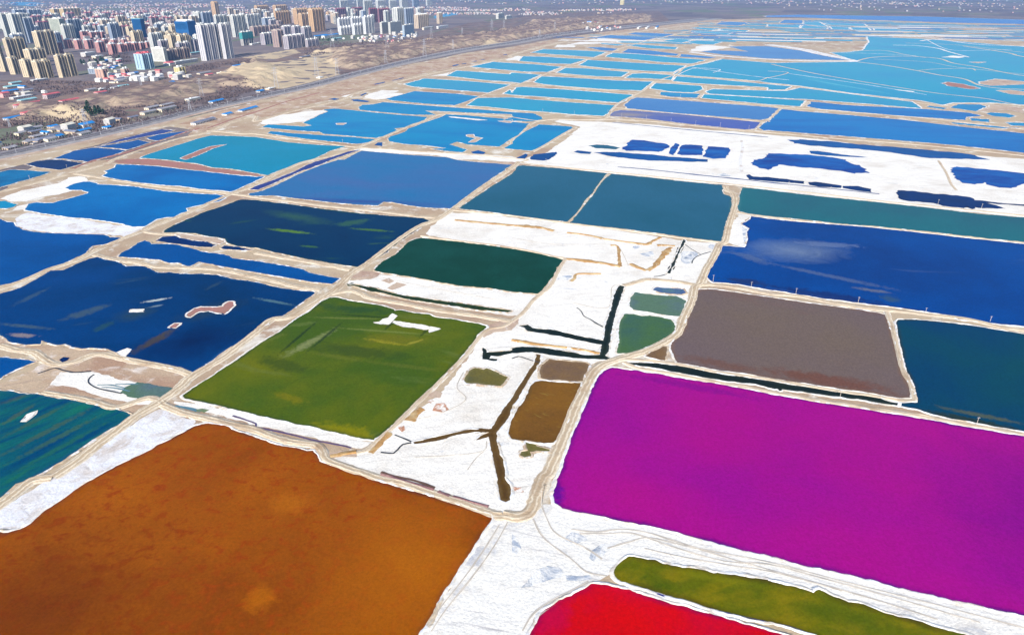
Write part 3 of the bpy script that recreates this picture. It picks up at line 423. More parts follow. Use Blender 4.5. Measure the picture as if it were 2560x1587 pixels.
('channel','brownch','forked brown drainage channel down the white flat',[(15.4,402.5),(16.8,412.8),(19.7,412),(18.6,402.5),(13.9,388.5),(8.8,372.6),(3.9,357.7),(0,348.3),(-1.2,339.3),(-4.3,330.6),(-7.2,324.2),(-9,320.1),(-8.2,310.2),(-6.3,299.8),(-3.9,289.9),(-3.2,280.2),(-1,274.4),(-1,264.9),(-3.1,263.3),(-5.7,264.9),(-6.3,269.6),(-7.5,277.7),(-7.1,280.2),(-9.5,292.5),(-10.9,303.5),(-13.1,317.1),(-17.8,315.1),(-20.1,314.1),(-16.2,319.1),(-13.2,321.2),(-19.3,322.2),(-31.2,319.1),(-42.6,313.1),(-54.1,310.7),(-54.9,312.2),(-43,317.1),(-25.4,323.7),(-11.5,325.3),(-8.7,334.9),(-4.4,347.2),(0,357.7),(6.8,377.8),(12,392.6)]),
('channel','greench','thin weedy green channel below the bottle green pond',[(-140.9,536.4),(-131.4,534.1),(-114.8,527.4),(-107.7,521.9),(-88.6,512.2),(-61.6,502.8),(-39.8,496.6),(-26.8,491.6),(0,482.8),(-3.2,480.3),(-26.5,484.4),(-43.6,490.6),(-61,496.6),(-87.7,505.9),(-106.9,517.1),(-118.1,520.8),(-130.7,530.7)]),
('channel','black','short black ditch near the thin salt pans',[(171.9,649.3),(172.9,644.6),(162.3,620.5),(149.4,584.4),(139.3,558.9),(137.2,560.1),(150.2,592.4),(163.6,626.4)]),
('pond','striped','striped teal pond at the lower left edge',[(-322.3,366.1),(-313,365.1),(-302,361.4),(-296.7,362.3),(-281.6,357.1),(-269.2,354.8),(-253.2,349.5),(-236.6,344.6),(-226.5,339.8),(-226,333.8),(-232.2,322.2),(-237,309.2),(-241,296.1),(-245.9,285.5),(-249.2,280.2),(-254,276.9),(-254.9,266.1),(-269.4,245.6),(-377.8,389.7)]),
('pond','royal','small teal blue pond at the left edge above the pink soil',[(-350.8,408.3),(-338.8,406.6),(-322,402.8),(-326.2,398.2),(-330.4,388.5),(-332,380.4),(-343.4,374.6),(-369.3,411.3)]),
('pool','sageblue','seep pond with green weed in the pinkish ground',[(-245.2,362.6),(-245.7,370.1),(-240.8,376.5),(-233.4,375.2),(-224.8,371.3),(-214.3,368.8),(-214.1,362.6),(-216.4,355.9),(-220.1,354.2),(-224.9,354.8),(-231.6,357.7),(-239.1,359.5)]),
('pool','navy','dark pool on the pink soil',[(-308.4,405.4),(-307.7,409.1),(-302.9,408.3),(-302.3,404.7),(-304.1,401.8)]),
('pool','slate','oval slate pool on the white salt field',[(120.8,1092.2),(135.1,1100.1),(151.5,1096.2),(168.9,1076.6),(160.7,1065.2),(132.1,1072.8)]),
('pool','poolblue','largest blue pool on the white salt field',[(169.8,1065.2),(186.6,1116.4),(196.7,1137.3),(216.8,1133),(244.8,1108.2),(249.2,1088.3),(235.4,1061.4),(224.4,1046.6),(195,1054),(175.5,1054)]),
('pool','poolblue','slanting blue pool on the white salt field',[(236.7,1035.7),(248.4,1076.6),(264.4,1112.3),(266.9,1100.1),(251.8,1054),(240.8,1025.1)]),
('pool','poolblue','square blue pool on the white salt field',[(248.7,1032.2),(268.5,1092.2),(277,1100.1),(302,1092.2),(295.9,1061.4),(285.2,1025.1),(253.5,1025.1)]),
('pool','poolblue','blue pool at the right end of the pool row',[(283.4,1014.6),(295.7,1054),(309.4,1088.3),(339.5,1076.6),(334.7,1054),(314.2,1004.3),(294.6,1000.9)]),
('pool','royal','long thin blue pool in front of the pool row',[(123.9,1043),(137.2,1046.6),(176.5,1039.3),(221.1,1021.6),(264.4,1004.3),(285.7,996.3),(282,981.8),(229.6,986.4),(185.3,996.3),(142.2,1021.6)]),
('pool','royal','deep blue pool at the corner of the white field',[(26.4,1004.3),(31.8,1028.6),(67.8,1046.6),(68.6,1032.2),(54,996.2),(46.1,989.7),(27.8,996.3)]),
('pool','royal','tiny blue pool beside the dike corner',[(6.2,1004.3),(20.8,1035.7),(23.8,1025.1),(18.5,996.2)]),
('pool','royal','thin blue puddle on the white field',[(93.6,1046.6),(101,1057.7),(121.1,1046.6),(118,1032.2),(104,1035.7)]),
('pool','poolblue','ragged bright blue pool right of the dirt track',[(341.3,976.6),(352.1,996.3),(368.7,1004.3),(378.7,1025.1),(387.6,1037.9),(432.1,1028.6),(472.5,1011.2),(487.8,996.2),(485.4,970.2),(493.1,963.9),(490.6,939.2),(483.9,915.7),(462.5,912.8),(439.7,933.2),(416.5,948.3),(397.3,956.3),(378.3,965.8),(352.3,933.2),(343.3,945.3),(338.8,963.9)]),
('pool','poolblue','bright blue pool at the right edge of the salt',[(609,945.3),(624,954.5),(638.1,948.3),(673.3,927.3),(692.8,915.7),(721.3,910),(674.5,843.7),(656.1,861.2),(626.6,841),(611.5,848.5),(610.9,869),(590.9,858.6),(579.3,866.4),(581.8,882.3),(596,921.5)]),
('pool','navy','first dark basin of the row above the long teal pond',[(313,904.3),(319,910),(321.1,898.7),(339.7,895.9),(379.2,874.3),(374.1,861.2),(332.4,874.3),(317.8,879.6),(310.3,882.3)]),
('pool','navy','second dark basin of the row above the long teal pond',[(381.9,869),(393.2,871.6),(418.3,853.5),(413.3,842),(389.6,846),(378.9,856.1)]),
('pool','navy','third dark basin of the row above the long teal pond',[(419.2,851),(438.7,851),(449,836.1),(440.9,821.6),(428.5,828.8),(415.5,841)]),
('pool','navy','long dark basin at the right of the row',[(472.1,821.6),(479.6,831.2),(509.8,821.6),(540.6,807.6),(546.8,803),(547.5,787.3),(571.8,776.4),(594.6,770),(616.3,761.2),(611.9,755),(590.4,763.7),(553.3,776.4),(560.2,767.9),(563,753.4),(546.2,755.5),(530.6,759.6),(523.2,751.4),(524.6,763.7),(516,755.5),(496.5,763.7),(487.6,776.4),(470,782.9),(462,791.7),(465.2,803)]),
('pool','royal','long tapering blue pool along the far double dike',[(452.4,1137.3),(474.9,1141.5),(520.2,1124.6),(573.7,1092.2),(640.8,1061.4),(688.6,1032.2),(697.8,996.2),(611.1,1007.1),(574.6,1046.6),(529.7,1069),(473,1092.2),(453.8,1108.2)]),
('pool','royal','small ragged puddle under the tapering pool',[(456.4,1054),(469.4,1054),(495.7,1028.6),(527.3,1011.2),(518.8,1009.8),(490.5,1016.7),(462.5,1025.1),(450.8,1035.7)]),
('pond','farblue','large bright blue pond right of centre',[(441,1243.3),(479.8,1311.6),(474.3,1295.2),(552.8,1444.3),(579.8,1418.4),(664.3,1369),(740.6,1317.1),(815.6,1243.3),(878,1190.4),(1000.9,1172.1),(844.6,971.6),(776.1,1039.3),(707.9,1092.2),(627.8,1133),(556.2,1167.7),(495.2,1195.1),(448.5,1218.7),(440.3,1215.9)]),
('pond','farperi','periwinkle strip pond in the middle distance',[(236.9,1491.9),(266.5,1580.6),(282.2,1604.4),(393.7,1550),(533.6,1471.2),(548.6,1451),(487.4,1334),(468,1317.1),(407.8,1351.3),(315.9,1399.5),(239.6,1451)]),
('pond','farpurple','purple blue strip pond with a brown end',[(189.1,1363.1),(203.9,1412),(221.5,1431.2),(314.6,1393.3),(403,1334),(459.8,1295.2),(431.2,1233.4),(409.4,1223.6),(328.3,1274),(260.9,1328.3)]),
('pond','cyan2','',[(-95.9,1491.9),(-75.9,1596.4),(0,1604.4),(47,1572.9),(137.1,1527.7),(219,1491.9),(188,1387.1),(176.8,1363.1),(104.4,1387.1),(42.6,1418.4),(0,1437.8),(-48.3,1471.2)]),
('pond','cyan','',[(0,1679.7),(10.5,1771.6),(26.4,1781.3),(128.6,1733.8),(279.2,1645.4),(245.5,1550),(233,1527.7),(163.6,1565.2),(72.1,1612.4),(0,1645.4),(-19.5,1662.4),(-4.9,1733.8)]),
('pond','cyan','',[(58.1,1873.5),(82.4,1999),(145.4,1975),(281.2,1906.2),(369.9,1884.3),(310.6,1715.4),(231.5,1733.8),(132.6,1791.2),(81.2,1831.4)]),
('pond','cyan2','',[(128.7,2087.5),(165.2,2212.8),(225.3,2198.2),(339.1,2100.8),(301.2,1986.9),(235.3,1999),(151.4,2061.5)]),
('pond','cyan','',[(210.7,2288.8),(257.7,2456.8),(317.7,2421.3),(443.6,2336.9),(545,2273.2),(468.6,2100.8),(376.8,2141.5),(289.7,2198.2)]),
('pond','cyan','',[(328.8,2569.3),(374,2713.7),(465.3,2670.9),(556.3,2549.9),(658.6,2456.8),(576.6,2336.9),(487.4,2386.8),(399.3,2493.2)]),
('pond','farblue','',[(412.6,2735.6),(461.5,2899),(532.3,2826.8),(612.6,2670.9),(587.7,2609),(500.3,2650)]),
('pond','cyan2','',[(71.4,2735.6),(125.2,2884.3),(246.5,2836.2),(355.9,2757.9),(285.6,2549.9),(191,2629.3)]),
('pond','cyan','',[(24.7,2421.3),(41.4,2589),(112.1,2569.3),(252.3,2474.9),(193.2,2320.6),(103.1,2353.3)]),
('pond','cyan','',[(0,2353.3),(67.8,2320.6),(154.2,2242.6),(101.7,2100.8),(31,2114.2),(0,2141.5),(-127.6,2242.6),(-62.5,2393.7)]),
('pond','cyan2','',[(0,2087.5),(80.8,2036.1),(21.9,1852.2),(0,1873.5),(-76.1,1917.4),(-183.1,2011.2),(-163,2141.5),(-5.7,2048.7)]),
('pond','cyan2','',[(-275.9,1831.4),(-238.4,1951.6),(-117.2,1895.2),(-5.1,1821.2),(-54.7,1679.7),(-159.2,1733.8),(-242.4,1781.3)]),
('pond','azurefar','',[(-282.8,1580.6),(-232.8,1706.3),(-128.3,1662.4),(-72.2,1620.6),(-118.2,1491.9),(-185.5,1513.2),(-260.3,1557.5)]),
('pond','azurefar','',[(-318.3,1464.4),(-318.5,1498.9),(-295.1,1506),(-279.8,1535.1),(-183,1491.9),(-91.2,1451),(0,1405.7),(41.9,1393.3),(57.1,1351.3),(58.2,1328.3),(39.5,1303.9),(0,1308.3),(-15.7,1314.9),(-5.9,1342),(0,1345.5),(0,1381.1),(-88.2,1399.5),(-120.8,1412),(-175.4,1424.8),(-149,1375),(-190.4,1375),(-257.8,1405.7),(-307.3,1431.2)]),
('pond','azurefar','',[(-384.6,1289.9),(-376.9,1375),(-369.3,1412),(-384.2,1437.8),(-365.6,1451),(-338.8,1437.8),(-302.6,1418.4),(-232.8,1381.1),(-162.9,1351.3),(-165.8,1306.1),(-182,1279.2),(-187.6,1263.6),(-192.4,1243.3),(-207.9,1233.4),(-199.3,1213.9),(-209.9,1176.7),(-226.7,1150.1),(-270.9,1167.7),(-321.7,1185.8),(-333.7,1204.4),(-373,1213.9),(-408.9,1228.5),(-447.1,1248.3),(-444,1274),(-426.9,1268.8),(-374.6,1253.4),(-362.1,1263.6)]),
('pond','azurefar','',[(-419,1190.4),(-419.5,1209.2),(-401.5,1204.4),(-385.9,1195.1),(-326.6,1176.7),(-269,1158.9),(-226.9,1141.5),(-229.2,1116.4),(-248.9,1104.2),(-277.1,1116.4),(-315.6,1133),(-335.2,1141.5),(-366.4,1158.9),(-398.5,1176.7)]),
('pond','azurefar','',[(-205.6,1150.1),(-203.1,1167.7),(-185.1,1204.4),(-183.5,1233.4),(-160.6,1295.2),(-136.4,1351.3),(-128.8,1381.1),(-86.5,1369),(0,1322.7),(0,1300.6),(31.1,1282.4),(22.5,1233.4),(10.8,1176.7),(0,1150.1),(-19.8,1084.3),(-36.6,1088.3),(-70.8,1100.1),(-89.1,1120.5),(-99.5,1100.1),(-86.5,1084.3),(-70.1,1061.4),(-75.5,1043),(-103.8,1054),(-126.4,1067.4),(-103,1072.8),(-128.6,1088.3),(-172.7,1104.2),(-185.8,1112.3),(-199.7,1124.6)]),
('pond','azurefar','',[(50.2,1274),(106.5,1253.4),(109.1,1238.3),(80.2,1167.7),(50.3,1092.2),(29.2,1054),(0,1065.2),(-14.7,1072.8),(0,1108.2),(0,1120.5),(18.2,1195.1)]),
('pool','royal','',[(-62.8,1046.6),(-52,1057.7),(-40.1,1043),(-42.9,1032.2),(-59,1035.7)]),
('pool','royal','',[(-218.7,1096.2),(-217.2,1116.4),(-209.5,1116.4),(-205.5,1088.3)]),
('pool','royal','',[(-356.6,1572.9),(-343.5,1577.5),(-310.1,1550),(-314.2,1535.1),(-347.1,1550)]),
('pool','royal','',[(-350.7,1637.1),(-344.3,1679.7),(-340.1,1671),(-344.2,1628.8)]),
('pool','royal','',[(-409,1580.6),(-399.7,1596.4),(-384.2,1580.6),(-392.4,1565.2)]),
('pool','royal','',[(-320.3,1906.2),(-296.3,1975),(-295.9,1951.6),(-314.7,1906.2)]),
('pool','royal','',[(-354.5,1831.4),(-333.5,1884.3),(-331.3,1862.8),(-347.9,1825.3)]),
('pool','royal','',[(-189.1,2273.2),(-175.5,2314.2),(-165.7,2295.1),(-181.3,2257.8)]),
('pool','royal','',[(-163.2,2333.6),(-147.8,2359.9),(-147.9,2333.6),(-158.8,2317.4)]),
('pool','royal','',[(-134.4,2400.5),(-116.6,2431.8),(-118.7,2400.5)]),
('pool','royal','',[(-111.1,2467.6),(-90.1,2485.8),(-96.3,2456.8)]),
('pool','violet','',[(-34.1,2641.7),(-19,2670.9),(-16.9,2641.7),(-28.2,2625.2)]),
('pond','farblue','',[(409.5,3561.7),(495.9,3714.8),(620.4,3598.8),(694.3,3525.3),(603.6,3353.7),(497,3454.7)]),
('pond','farblue','',[(593.6,3796.3),(658.1,3925.2),(833.2,3796.3),(744.5,3598.8),(659.6,3675.4)]),
('pond','cyan2','',[(1042.3,4314.4),(1100.5,4401.5),(1194.4,4261.7),(1106.2,4110.9)]),
('pond','farblue','',[(1293.3,4722.3),(1448,5136.9),(1564.2,4991),(1542.7,4853),(1404.5,4598.3)]),
('pond','cyan2','',[(1147.3,4110.9),(1210.2,4230.7),(1312.1,4110.9),(1251.3,3970)]),
('pond','cyan','',[(956.3,3925.2),(1006.5,4015.9),(1157.3,3881.3),(1093.8,3755.1)]),
('pond','cyan2','',[(679.3,3321.3),(775.2,3454.7),(828.7,3386.7),(737.8,3197.5)]),
('pond','cyan','',[(774.8,3258.3),(845.1,3353.7),(929.8,3258.3),(853.1,3110.4),(792.7,3138.9)]),
('pond','cyan','',[(476.2,3082.4),(520.9,3138.9),(671,2975),(640.8,2874.6),(549.9,2923.9)]),
('pond','farblue','',[(301.1,2975),(357,2975),(419.5,2899),(385.9,2803.4),(348,2826.8)]),
('pond','cyan2','',[(382.7,3197.5),(475.9,3110.4),(441.2,3054.8),(385,3138.9)]),
('pond','farblue','',[(620.4,2670.9),(719.5,2549.9),(680,2511.8),(590.3,2569.3)]),
('pond','farperi','',[(715.1,2771.4),(780.5,2836.2),(898.7,2780.5),(889.2,3001.1),(962.4,3027.8),(1058.3,3027.8),(1113.3,2826.8),(1114.9,2629.3),(1129,2485.8),(1143.8,2446),(1011.8,2464),(880.6,2500.6),(769.7,2650)]),
('pond','cyan2','',[(425.1,1895.2),(458.9,1999),(543.2,1940),(655,1831.4),(699.8,1791.2),(663.3,1733.8),(619,1724.5),(634.9,1771.6),(465.3,1852.2)]),
('pond','cyan','',[(340.3,1752.5),(372.2,1852.2),(408.3,1841.8),(477.1,1801.1),(462.9,1733.8),(424.4,1679.7),(378.2,1697.4)]),
('pond','azurefar','',[(342.8,1645.4),(354.8,1693.8),(435.1,1662.4),(440.1,1662.4),(414.2,1596.4),(360.4,1612.4)]),
('pond','cyan2','',[(461.4,1697.4),(491.1,1743.1),(615.9,1715.4),(660.4,1711.8),(712.2,1767.8),(792,1653.9),(872.8,1550),(861,1506),(842.6,1451),(770.8,1506),(661.8,1572.9),(578.5,1604.4),(462.3,1662.4)]),
('pond','cyan','',[(426.1,1596.4),(447.8,1653.9),(575.8,1596.4),(644.1,1557.5),(602.4,1478),(545.4,1506),(486.3,1550)]),
('pond','farblue','',[(617.9,1478),(652.2,1542.5),(719.4,1491.9),(849.9,1444.3),(909.6,1399.5),(914.4,1363.1),(874.5,1351.3),(852.1,1317.1),(746.8,1369),(633,1444.3)]),
('pond','azurefar','',[(864.5,1471.2),(878.8,1489.1),(898.7,1457.6),(882.3,1440.4)]),
('pond','azurefar','',[(907.6,1461.7),(952.9,1508.9),(996.3,1506),(990.4,1464.4),(933.8,1418.4),(921.8,1437.8)]),
('pond','azurefar','',[(935.6,1387.1),(955.7,1405.7),(979.3,1393.3),(978.1,1363.1),(952,1342),(932.9,1363.1)]),
('pond','azurefar','',[(913.5,1295.2),(945,1289.9),(975.2,1290.8),(947.8,1251.4),(904.5,1263.6)]),
('pond','azurefar','',[(875.7,1339.7),(902.9,1328.3),(884.1,1295.2),(860.7,1311.6)]),
('pond','azurefar','',[(813.5,1295.2),(878.8,1253.4),(910.3,1238.3),(867.8,1236.3),(808.2,1279.2)]),
('pond','cyan2','',[(309.4,1963.2),(345.2,2061.5),(380.8,2074.4),(455.3,2023.6),(424.1,1917.4),(373.8,1951.6)]),
('pond','cyan','vast turquoise lagoon stretching to the right edge',[(463.3,2061.5),(534.6,2227.6),(635.5,2353.3),(720.3,2485.8),(851.5,2353.3),(905.7,2370),(1141.3,2393.7),(1193.9,2735.6),(1271.2,2757.9),(1363.4,2836.2),(1586.8,3258.3),(1736.7,3598.8),(1940,3440.9),(2098.6,3001.1),(2391.4,2691),(1225.1,1323.9),(1086,1498.9),(1032.5,1527.7),(950.2,1527.7),(913.3,1498.9),(900,1557.5),(799.7,1671),(724.8,1801.1),(665.6,1862.8),(641.2,1906.2),(552.5,1975),(468.8,2031)]),
('pond','farlake','long blue lake strip below the far plain',[(2099.1,6116),(2425.2,6289.7),(2793.3,6116),(3289.2,5911.7),(3696.7,5372),(4131.5,4730.7),(3503,3994),(3284.7,4760.8),(2958.7,4921.1),(2685.1,5213),(2419.3,5455.1),(2203.9,5814.5),(1997.5,5814.5),(2024.1,5991.8)]),
('pond','farblue','',[(1798.2,4991),(1970.6,5372),(2062.1,5291.3),(1901.7,4853),(1770.8,4893.6)]),
('pond','cyan2','',[(1961.7,4991),(2090.3,5062.9),(1906.2,4480.5),(1873.2,4760.8)]),
('pond','cyan2','',[(1629.4,4722.3),(1807.7,4659.5),(1687,4357.5),(1547.9,4480.5)]),
('pond','cyan','',[(1820.1,4622.6),(1859.7,4368.4),(1809.3,4261.7),(1683.1,4314.4)]),
('pond','cyan','',[(1940,4515.2),(1984.6,4368.4),(1913,4179.9),(1832.8,4230.7)]),
('pond','cyan','',[(2011.8,4401.5),(2096.9,4368.4),(1997.3,4130.4),(1925,4179.9)]),
('pond','cyan2','',[(2068.3,4991),(2265.4,4786.8),(2170.1,4538.7),(2017.6,4684.4)]),
('pond','cyan','',[(2098.5,4293.2),(2262.6,4140.2),(2254,4015.9),(2023.4,4110.9)]),
('pool','azurefar','distant blue reservoir beyond the right end of the city',[(-620.2,5911.7),(-600.9,6334.7),(-558.5,6693),(-497.6,6769.5),(-458.5,6618.2),(-462.9,6289.7),(-519.5,5911.7),(-577.7,5575.9)]),
('pool','azurefar','distant blue reservoir at the top left corner',[(-6854.3,10098.5),(-7189,10894.1),(-6836,10699.7),(-6032.2,9822.3),(-5696.3,9312.4),(-5668,8852.4),(-6221.6,9312.4)])]
FLATS=[('shoresoil','brown strip between the highway and the shore track',[(-547.2,1172.2),(-531.7,1213.9),(-529.4,1328.3),(-513.7,1412),(-485.5,1328.3),(-460.6,1412),(-432.6,1506),(-385.4,1596.4),(-374,1715.4),(-340,1811.1),(-273.5,2023.6),(-225.8,2141.5),(-142,2320.6),(-65,2493.2),(0,2650),(0,2735.6),(134.7,3110.4),(365.6,3636.7),(706.1,4110.9),(1160.4,4786.8),(1681,5372),(1430.4,5291.3),(997.2,4659.5),(506.3,3925.2),(195,3386.7),(0,2975),(0,2923.9),(-162.5,2670.9),(-309.4,2304.6),(-415,1986.9),(-486.2,1706.3),(-540.6,1491.9),(-552.7,1527.7),(-609.2,1351.3),(-609.9,1274),(-567.4,1228.5)]),
('shoresoil','pinkish brown ground between ponds on the left',[(-362.1,425.1),(-330.6,414.3),(-316,402.5),(-318.2,396.8),(-321.7,385.8),(-325.9,376.5),(-328.5,375.2),(-340,369.8),(-333.4,360.4),(-324.2,368.8),(-302.8,362.6),(-282,357.7),(-253.6,350.1),(-227.4,340.4),(-225.3,344.9),(-222.2,351.8),(-215.9,357.7),(-214.8,370.1),(-215.3,380.4),(-210.2,384.4),(-237.3,398.2),(-258,403.9),(-273.4,412.8),(-286.9,418.9),(-311.6,422),(-327.6,427.4),(-343.9,425.9),(-358.3,430.6),(-371.9,439.6)]),
('redsoil','reddish dike crest below the teal pond',[(-589.2,989.7),(-534.8,1004.4),(-496.5,988.4),(-444.7,967),(-418.1,945.3),(-346.4,915.7),(-330.8,898.7),(-341.6,901.5),(-375.7,910),(-413.4,926.1),(-453.6,942.2),(-498.9,960.7),(-548.6,970.2)]),
('salt','white salt flat in the centre',[(-88.2,670.4),(-77.5,731.5),(-67.5,739.4),(-25.9,735.4),(0,722),(56.6,699.8),(110,677.2),(159.8,652.5),(169,646.2),(207,638.4),(200.4,629.4),(184.5,592.4),(168.9,554),(161.7,539.9),(153.3,535.3),(148.8,519.7),(137.3,488.7),(128.4,467.4),(125.6,462),(118.7,444.6),(101.6,428.2),(80.4,412.8),(68.3,403.9),(57.4,402.5),(51.3,392.6),(48,380.4),(42.8,367.6),(38.2,353),(34.1,341.5),(30.7,328.4),(26.2,315.1),(22,303.5),(18.6,291.6),(15.3,280.2),(12.4,276),(9.4,264.1),(5.1,254.4),(0,252.9),(-9.1,254.4),(-16.5,258),(-29.9,264.9),(-49.5,274.4),(-72.9,284.4),(-78.8,286.4),(-85.1,289.9),(-94.1,295.2),(-98.9,300.7),(-85.3,304.5),(-76.2,302.6),(-70.8,315.1),(-68.9,322.2),(-62.4,336),(-52.8,350.6),(-44.5,365.1),(-39.1,381.7),(-30.1,403.9),(-26.6,420.4),(-25,433.1),(-13.2,449.7),(0,467.5),(4.9,473.3),(13.6,498.7),(20,511.1),(25.5,519.7),(34.9,546.9),(41.3,576.5),(48.4,589.7),(48.2,593.7),(39.8,602),(0,626.4),(-28.1,638.4),(-60.4,649.3),(-83.9,660.5)]),
('salt','white salt strip below the bottle green pond',[(-114.9,558.9),(-84.7,549.2),(-46.6,531.9),(0,519.7),(20,513.2),(10,488.7),(4.9,473.3),(-3.2,474.3),(-26.4,481.9),(-43.4,487.7),(-78.6,501.7),(-106,512.2),(-120.7,520.8),(-131.1,528.5),(-141.3,534.1),(-142.6,544.5),(-130.3,546.9),(-121.5,549.2),(-117.7,558.9)]),
('saltdirty','tongue of pale salt left of the orange pond',[(-212.5,344.9),(-206.2,344.9),(-185.2,332.7),(-186,327.4),(-193.2,316.1),(-199.3,306.4),(-206.5,295.2),(-216.3,282.1),(-218.4,281),(-223.6,264.9),(-228.5,249.3),(-230.8,245.1),(-235.4,243),(-239.8,243.7),(-248.6,245.6),(-255.2,255.1),(-249.5,258),(-247.3,262.6),(-242.8,272),(-238.2,282.1),(-233.3,292.5),(-229.1,305.4),(-225.1,320.1),(-219.3,332.7)]),
('salt','white salt strip along the foot of the green pond',[(-151.7,338.2),(-123.8,327.9),(-97.2,318.6),(-78.1,312.6),(-82.8,306.8),(-101.8,313.1),(-121.3,319.1),(-148.5,328.4),(-172.2,339.3),(-193.4,344.9),(-206.7,351.8),(-207.1,354.2),(-189.4,350.6),(-167.5,343.7),(-151.7,338.2)]),
('saltblue','broad white salt ground in the foreground',[(0,252.9),(7.7,254.4),(14.6,261.1),(20.4,262.6),(24.8,258.8),(39.7,253.6),(50.5,250),(66.8,245.8),(78.9,241.6),(90,236.9),(104.1,230.8),(114.6,227.9),(114.6,227.9),(147.3,216.3),(168.1,208),(188.9,201.8),(207.3,195.4),(253.9,168.2),(227,138.6),(198.9,174),(179.1,185.5),(172.2,187.9),(162.3,192.9),(154.3,195.7),(148.1,198.8),(139.1,202),(126.5,206.7),(109.7,213.4),(109.8,213.7),(87.3,217.5),(68.6,222.6),(52,227.3),(46.7,222.9),(44.1,217.5),(34.5,214),(28.6,208.9),(19.7,202.8),(13,199.1),(8.5,192.4),(6.2,186.8),(-6.6,138.6),(-37,138.6),(-36.9,185.5),(-31.6,198.6),(-26.1,211.7),(-21.4,222.9),(-15.1,238.3),(-9.6,252.9)]),
('salt','wide white salt field in the middle distance',[(54.9,1046.6),(76.5,1108.2),(110.9,1213.9),(121.8,1253.4),(79,1306.1),(90,1322.7),(176.5,1295.2),(251.1,1274),(335,1223.6),(415.2,1195.1),(435.9,1181.2),(535.6,1120.5),(595.5,1069),(750.3,1000.9),(854.1,920.9),(634.3,655.1),(562.2,722),(476,759.6),(373.1,805.3),(317.9,831.2),(291.8,848.5),(269.1,858.6),(129.2,918.6),(59.2,950.2),(9.1,973.4),(-30.8,993),(-49.3,996.3),(-80.2,996.3),(-113.9,1025.1),(-212.9,1046.6),(-248.4,1061.4),(-234.3,1072.8),(-67,1035.7),(0,1018.1),(15.4,996.2)]),
('salt','white crust fringe by the shore track',[(-466.8,1284.5),(-469.1,1339.7),(-451.2,1381.1),(-418.1,1412),(-382.5,1431.2),(-369.3,1412),(-373.9,1363.1),(-383.1,1306.1),(-412.3,1284.5),(-446.2,1268.8)]),
('salt','curled white crust bay',[(-333.8,1588.5),(-336,1662.4),(-311.9,1724.5),(-272.2,1715.4),(-279.4,1679.7),(-254.4,1662.4),(-280.4,1580.6),(-300.3,1572.9)]),
('salt','small white crust wedge by the shore track',[(-390.8,1620.6),(-369.9,1671),(-363.3,1604.4)]),
('salt','white crust patch at a pond corner',[(-227.5,2011.2),(-180.5,2087.5),(-183.1,2011.2)]),
('salt','white crust patch on the far shore',[(-21.5,2456.8),(-7.4,2549.9),(22.7,2609),(59.3,2549.9),(24.8,2428.3)]),
('salt','bright white crust lens on the far shore',[(172,2975),(193.1,3110.4),(267.1,3082.4),(253.8,2975)]),
('salt','far white salt triangle',[(677.1,2780.5),(765.6,3027.8),(823.4,3082.4),(894.6,2975),(784.3,2850.5),(725.4,2780.5)]),
('salt','white crusted shore on the left',[(-610.8,794),(-612.2,807.6),(-609.6,831.2),(-592.8,851),(-583.2,866.4),(-588,893.2),(-574.3,898.7),(-552.3,876.9),(-561.7,862.2),(-560.7,842),(-543.9,831.2),(-550.9,812.2),(-565.8,803),(-572.1,782.9),(-589.4,780.8)]),
('salt','white crust left of the azure pond',[(-564.9,747.3),(-570.8,763.7),(-562.8,772.2),(-552,751.4)]),
('saltdirty','pale raised dike top on the left',[(-541.1,716.3),(-543.1,739.4),(-513.4,727.7),(-457.2,710.7),(-412.2,694.5),(-386.6,685.7),(-380.8,673.8),(-391.3,655.7),(-415.8,665.5),(-461.1,668.8),(-506.7,680.6),(-526.8,694.5)]),
('salt','salt pan with green seep on the left',[(-295,372.6),(-296.7,385.8),(-297.8,389.8),(-288.6,388.5),(-274.6,388.5),(-259.3,383.1),(-252.4,379.1),(-240.8,376.5),(-232.8,373.9),(-237.1,368.8),(-240.6,362.6),(-231,356.5),(-216.8,354.2),(-221.6,350.6),(-235.7,353),(-247.3,356.5),(-264.4,363.8),(-282.1,371.3)]),
('salt','ragged crust beside the huge blue pond',[(212.1,641.5),(231.5,694.5),(255.1,739.4),(264.4,727.7),(247.2,701.6),(249.5,687.5),(231.2,635.4),(224.3,626.4)]),
('salt','far white dam',[(1406.1,2975),(1508.6,3054.8),(1601.9,3082.4),(1551.9,2899),(1446.3,2923.9)]),
('salt','far white triangle of crust',[(1843.1,3001.1),(2006.5,3110.4),(2033.6,3082.4),(1857.7,2975)]),
('salt','white flats beyond the ponds',[(388.8,3420.4),(420.6,3525.3),(526.2,3321.3),(657.4,3258.3),(571.3,3168),(422.6,3258.3)]),
('salt','white far shore crust',[(222.5,3082.4),(387.6,3454.7),(399.2,3258.3),(507.2,3197.5),(413.5,3185.6),(269.4,3110.4)]),
('wetsalt','dark wet smear on the small salt pan',[(162,614.7),(176.2,614.7),(176.1,606.2),(166.2,589.7),(159.8,583),(156.4,589.7)]),
('wetsalt','wet corner of the small salt pan',[(194.8,635.4),(200.7,632.4),(194.9,620.5),(190.3,626.4)]),
('wetsalt','grey wet patch on the salt flat',[(120.6,609),(134.9,616.1),(133.8,602),(125.4,602)]),
('wetsalt','grey crust patch west of the orange ridge',[(39.7,550.4),(46.6,557),(52.9,554),(47.6,544.5),(39.4,545.7)]),
('wetsalt','little grey puddle on the salt flat',[(117.7,628.8),(124.6,633),(124.5,624.9),(118.5,621.1)]),
('wetsalt','blue grey damp patch in the foreground salt',[(23.3,236.9),(27.7,243),(31.5,241.6),(35.1,237.6),(30,235.6),(27.2,236)]),
